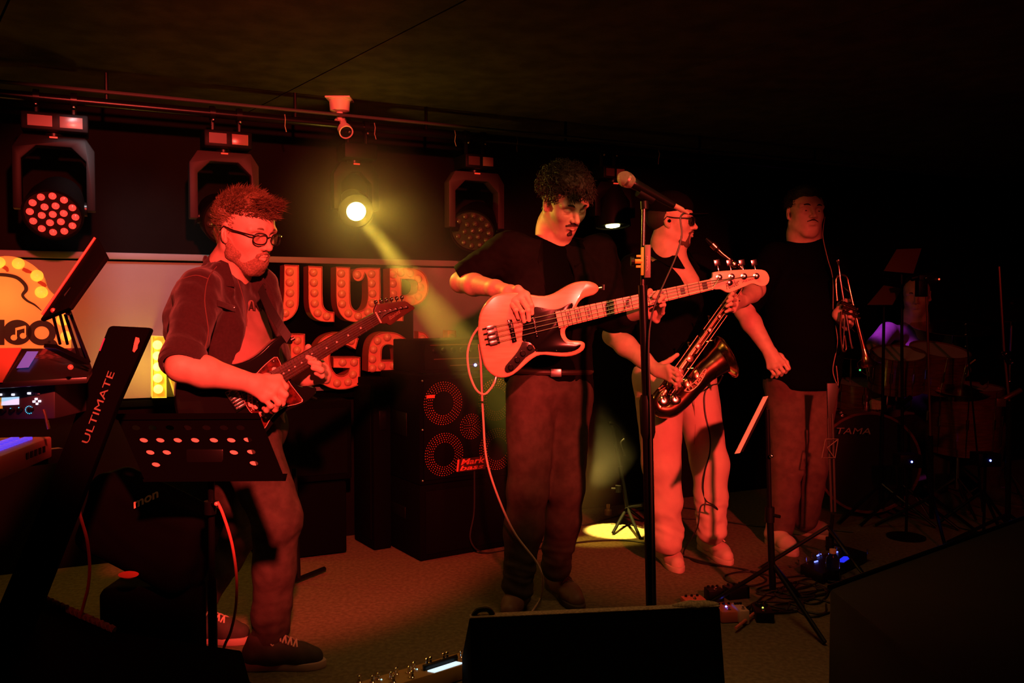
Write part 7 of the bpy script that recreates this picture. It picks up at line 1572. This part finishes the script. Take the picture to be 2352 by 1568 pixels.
b = MB(); b.tube(catmull([lt+wd_*.012+UP*.002, lt+wd_*.025+UP*.018, lt+wd_*.055+UP*.020, lt+wd_*.07+UP*.003], 5), .008, 8); b.build('corner_strap', BLACK, WM)
S = SDF(); q = rt-wd_*.07; S.ell(q+UP*.004, [.075, .022, .014], Matrix((wd_, -wn_, UP)).transposed(), .01); S.wrinkle(.002, 60, 1)
tag(sdf_obj('cloth', [(S, .003)], CARP, None), 'small crumpled dark cloth on the right end of the front wedge monitor', 'cloth')
b = MB(); b.prism([lt+wn_*.026+wd_*.03-UP*.03, rt+wn_*.026-wd_*.03-UP*.03, rt+wn_*.098-wd_*.03-UP*.32, lt+wn_*.098+wd_*.03-UP*.32], wn_*.004); b.build('grille', GRILL, WM)
WL = thing('wedge_monitor', 'black wedge stage monitor with ribbed padded edge in the bottom left corner', 'speaker', Vector((P(300, 1600, 2.3).x, 2.3, 0)))
L0_, L1_, L2_ = P(90, 1372, 2.22), P(262, 1448, 2.18), P(556, 1492, 2.22)
bl0 = [Vector((v.x, v.y, 0)) for v in (L0_, L1_, L2_)]
b = MB(); b.prism([L0_, L1_, L2_, P(640, 1800, 2.15), Vector((L0_.x-.08, 2.15, 0))], Vector((0, -.30, -.02))); b.build('cabinet', MATS['monitor_black'], WL, bevel=.006)
b = MB(); pts = [L0_+(L1_-L0_)*t for t in np.linspace(0, 1, 40)]; b.tube(pts, [.011+.0015*sin(i*2.4) for i in range(40)], 12); b.build('padded_edge', CARP, WL)
for i in range(17):
    q = L0_+(L1_-L0_)*((i+.5)/17); b = MB(); dd = (L1_-L0_).normalized(); b.tube([q+Vector((-.004, -.004, .0115)), q+Vector((.001, -.011, .004)), q+Vector((.006, -.011, -.006))], .0014, 6); b.build('rib', mat('rib_tan', (.30, .22, .12), .8), WL)
CS = thing('flight_case', 'large dark flight case filling the bottom right corner', 'case', (1.45, 2.2, 0))
q1 = [P(1905, 1372, 2.75), P(2352, 1168, 3.3)]
zt2 = .42; a1 = PZ(1905, 1350, zt2); a2 = PZ(2352, 1190, zt2); a2 = a2+(a2-a1)*.25; b = MB(); b.prism([Vector((a1.x, a1.y, zt2)), a2, a2+Vector((.2, -1.2, 0)), Vector((a1.x+.05, 1.2, zt2))], Vector((0, 0, -zt2))); b.build('case_body', mat('case_black', (.005, .004, .003), .9, noise=.3, nscale=5), CS, bevel=.012)
b = MB(); b.tube([a1+UP*.002, a2+UP*.002], .008, 8); b.build('edge_trim', BLACKM, CS)
# ================================================================== floor effects unit of the guitarist
FU = thing('effects_floor_unit', 'tan floor effects unit with steel footswitches and a glowing white screen at the bottom', 'effects unit', PZ(960, 1560, 0))
zf = .055; c4 = [PZ(790, 1575, zf), PZ(1090, 1487, zf), PZ(1110, 1512, zf), PZ(905, 1573, zf)]
TANM = mat('unit_tan', (.42, .26, .09), .5)
b = MB(); b.prism(c4, -UP*(zf-.003)); b.build('case', TANM, FU, bevel=.004)
b = MB(); q4 = [PZ(982, 1539, zf+.004), PZ(1047, 1518, zf+.004), PZ(1063, 1521, zf+.004), PZ(998, 1542, zf+.004)]; b.prism(q4, -UP*.004); b.build('screen', mat('screen_white', (.7, .85, 1), .3, emit=(.62, .85, 1), es=1.1), FU, smooth=False, label='glowing white screen')
b = MB(); b.prism([PZ(970, 1537, zf+.001), PZ(1050, 1512, zf+.001), PZ(1052, 1517, zf+.001), PZ(974, 1541, zf+.001)], UP*.016); b.build('screen_hood', BLACK, FU, bevel=.002)
for x, y in ((205, 1212), (340, 1212), (400, 1182), (535, 1172), (560, 1212), (590, 1128), (722, 1112), (752, 1162), (770, 1070), (905, 1030), (945, 1015), (1080, 975), (1118, 962), (1260, 952)):
    q = PZ(780+x/4.523, 1300+y/4.523, zf); b = MB(); b.lathe(q, UP, [(0, .0085), (.004, .0085), (.006, .006), (.016, .0055), (.018, .0068), (.024, .0066), (.026, .0001)], 14); b.build('footswitch', CHROME, FU)
for x, y in ((436, 1175), (806, 1068)): b = MB(); b.ball(PZ(780+x/4.523, 1300+y/4.523, zf+.002), .0022, 8, 6); b.build('status_light', mat('cyan_dot', (.3, .7, .8), .3, emit=(.5, .9, 1), es=1.5), FU)
# ================================================================== pedals at the right
def pedal(lab, cx, cy, w_, d_, h_, m, rot=0, led=None):
    q = PZ(cx, cy, 0); t = thing('effects_pedal', lab, 'pedal', q, 'effects pedals on the floor at right'); R_ = Matrix.Rotation(rot, 3, 'Z')
    b = MB(); b.box(q+UP*(h_/2+.002), (w_, d_, h_), R_); b.build('case', m, t, bevel=.004)
    b = MB(); b.lathe(q+R_ @ Vector((0, -d_*.3, h_)), UP, [(0, .008), (.004, .008), (.006, .005), (.012, .005), (.012, .0001)], 12); b.build('footswitch', CHROME, t)
    for s_ in (-1, 0, 1): b = MB(); b.lathe(q+R_ @ Vector((w_*.28*s_, d_*.28, h_)), UP, [(0, .006), (.010, .005), (.010, .0001)], 10); b.build('knob', BLACK, t)
    if led: b = MB(); b.ball(q+R_ @ Vector((0, d_*.02, h_+.003)), .004, 8, 6); b.build('status_light', led, t)
    return t
PR = mat('pedal_red', (.60, .14, .10), .5); PCR = mat('pedal_cream', (.62, .40, .32), .5); YL = mat('yellow_led', (.5, .5, .05), .3, emit=(.9, 1, .15), es=1.2)
pedal('squat red pedal at the left end of the pedal row', 1592, 1392, .09, .06, .035, PR, .2)
pedal('red pedal with a tiny blue light beside the wedge monitor', 1668, 1420, .075, .11, .045, PR, .1, MATS['blue_led'])
pedal('cream pedal right next to the blue-lit red pedal', 1700, 1425, .040, .10, .055, PCR, .1)
pedal('black pedal with a yellow light under the stand pole', 1752, 1420, .07, .11, .04, BLACK, -.1, YL)
pedal('low black pedal behind the red pedals', 1690, 1372, .10, .06, .05, BLACK, .3)
pedal('second low black pedal behind the red pedals', 1640, 1378, .07, .06, .05, BLACK, .15)
b = MB(); b.tube([PZ(1690, 1442, .02), PZ(1732, 1408, .02)], .006, 8); tag(b.build('patch_bar', REDC), 'short red-lit bar lying in front of the pedals', 'bar')
MU = thing('multi_effects_board', 'black multi-effects board with blue lights and a blue screen by the trumpeter\'s feet', 'effects unit', PZ(1900, 1300, 0)); zf = .05
b = MB(); b.prism([PZ(1838, 1296, zf), PZ(1940, 1252, zf), PZ(1992, 1268, zf), PZ(1890, 1318, zf)], -UP*(zf-.004)); b.build('case', BLACK, MU, bevel=.004)
BLU = mat('blue_screen', (.02, .02, .4), .3, emit=(.02, .03, 1), es=.9)
b = MB(); b.prism([PZ(x, y, zf+.003) for x, y in ((1922, 1288), (1938, 1277), (1956, 1278), (1938, 1290))], -UP*.003); b.build('screen', BLU, MU, smooth=False)
for x, y, x2, y2 in ((1877, 1276, 1885, 1272), (1912, 1269, 1924, 1267), (1871, 1290, 1878, 1288)): b = MB(); b.tube([PZ(x, y, zf+.003), PZ(x2, y2, zf+.003)], .0035, 8); b.build('blue_light', mat('blue_bar', (.1, .1, .6), .3, emit=(.12, .16, 1), es=3), MU)
for x, y in ((1833, 1292), (1850, 1286), (1866, 1278), (1882, 1272), (1905, 1276), (1920, 1262), (1936, 1262), (1993, 1268)): b = MB(); b.lathe(PZ(x, y+3, zf), UP, [(0, .007), (.012, .005), (.020, .006), (.020, .0001)], 10); b.build('footswitch', CHROME, MU)
BT = thing('water_bottle', 'clear plastic bottle with a pale cap beside the blue-lit board', 'bottle', PZ(1912, 1338, 0)); q = BT.location.copy()
PLAS = bpy.data.materials.new('clear_plastic'); PLAS.use_nodes = True; bs_ = PLAS.node_tree.nodes['Principled BSDF']; bs_.inputs['Transmission Weight'].default_value = 1; bs_.inputs['Roughness'].default_value = .08; bs_.inputs['IOR'].default_value = 1.2
b = MB(); b.lathe(q, UP, [(.001, .0001), (.001, .028), (.01, .032), (.06, .031), (.065, .029), (.07, .031), (.11, .030), (.135, .014), (.14, .013)], 24); b.build('bottle_body', PLAS, BT); b = MB(); b.lathe(q+UP*.136, UP, [(0, .015), (.018, .015), (.019, .0001)], 18); b.build('cap', mat('cap_pale', (.5, .38, .28), .5), BT)
BT = thing('small_bottle', 'tiny pale bottle standing by the back wall behind the yellow pool', 'bottle', Vector((P(1397, 1160, 5.2).x, 5.2, 0))); q = BT.location.copy()
b = MB(); b.lathe(q, UP, [(0, .0001), (0, .022), (.03, .022), (.038, .011), (.05, .010)], 16); b.build('bottle_body', mat('bottle_pink', (.75, .50, .38), .4), BT); b = MB(); b.lathe(q+UP*.05, UP, [(0, .012), (.014, .011), (.015, .0001)], 14); b.build('cap', PCR, BT)
# cables over the floor
def floor_cable(lab, pts, r=.0042, m=CAB, name='floor_cable'):
    b = MB(); b.tube([v+UP*(.001) for v in catmull([PZ(x, y, .005) for x, y in pts], 8)], r, 6); return tag(b.build(name, m), lab, 'cable', 'black cables strewn on the stage floor')
floor_cable('black cable sweeping right from the cream trousers\' shoes in loose loops', [(1560, 1275), (1640, 1296), (1710, 1308), (1760, 1330), (1730, 1345), (1680, 1338), (1665, 1322), (1720, 1312), (1790, 1326), (1850, 1322), (1900, 1330)])
floor_cable('black cable crossing the yellow floor between bassist and saxophonist', [(1235, 1190), (1290, 1196), (1340, 1205), (1400, 1190), (1470, 1172), (1560, 1165), (1650, 1180)])
floor_cable('black cable in front of the yellow pool of light', [(1230, 1262), (1300, 1250), (1350, 1243), (1420, 1240), (1480, 1246), (1530, 1262)])
floor_cable('black cable behind the saxophonist running right along the floor', [(1560, 1190), (1650, 1196), (1740, 1208), (1850, 1212), (1960, 1222)])
rr = random.Random(9)
TANG = ['nearest the blue-lit board', 'nearest the yellow-lit pedal', 'looping widest around the stand pole', 'closest to the flight case', 'lying on top of the others', 'nearest the red pedals', 'farthest back by the stand leg']
for k in range(7):
    cx, cy = rr.uniform(1740, 1860), rr.uniform(1335, 1400); pts = []
    for i in range(11): a_ = i*1.05+rr.uniform(-.3, .3); pts.append((cx+cos(a_)*rr.uniform(30, 90)+i*5, cy+sin(a_)*rr.uniform(8, 26)))
    floor_cable('coiled black cable of the tangle, '+TANG[k], pts)
for lab, pts in (('dark guitar stand foot on the floor behind the guitarist', [(685, 1330), (745, 1306)]),):
    q = [PZ(x, y, .02) for x, y in pts]; t = thing('guitar_stand', lab, 'stand', q[0]); b = MB(); b.tube(q, .012, 8); b.build('leg', BLACKM, t); b = MB(); b.tube([q[0], q[0]+Vector((-.02, .03, .5))], .012, 8); b.build('pole', BLACKM, t); b = MB(); b.tube([q[0], PZ(640, 1345, .02)], .012, 8); b.build('leg', BLACKM, t)
# dark amplifier partly hidden behind the guitarist
t = thing('guitar_amplifier', 'dark combo amplifier on a raised box behind the guitarist', 'amplifier', wall(1.30, 0, .35)); c_ = wall(.86, .58, .22)
b = MB(); b.box(c_, (.50, .24, .40), RW); b.build('case', TOLEX, t, bevel=.01); b = MB(); b.box(c_+WN*.122, (.45, .006, .33), RW); b.build('grille', GRILL, t); b = MB(); b.box(c_-UP*.39, (.44, .24, .36), RW); b.build('box', TOLEX, t, bevel=.006)
b = MB(); b.tube(catmull([c_+WD*-.1+UP*.20, c_+UP*.235, c_+WD*.1+UP*.20], 5), .009, 8); b.build('handle', BLACK, t)
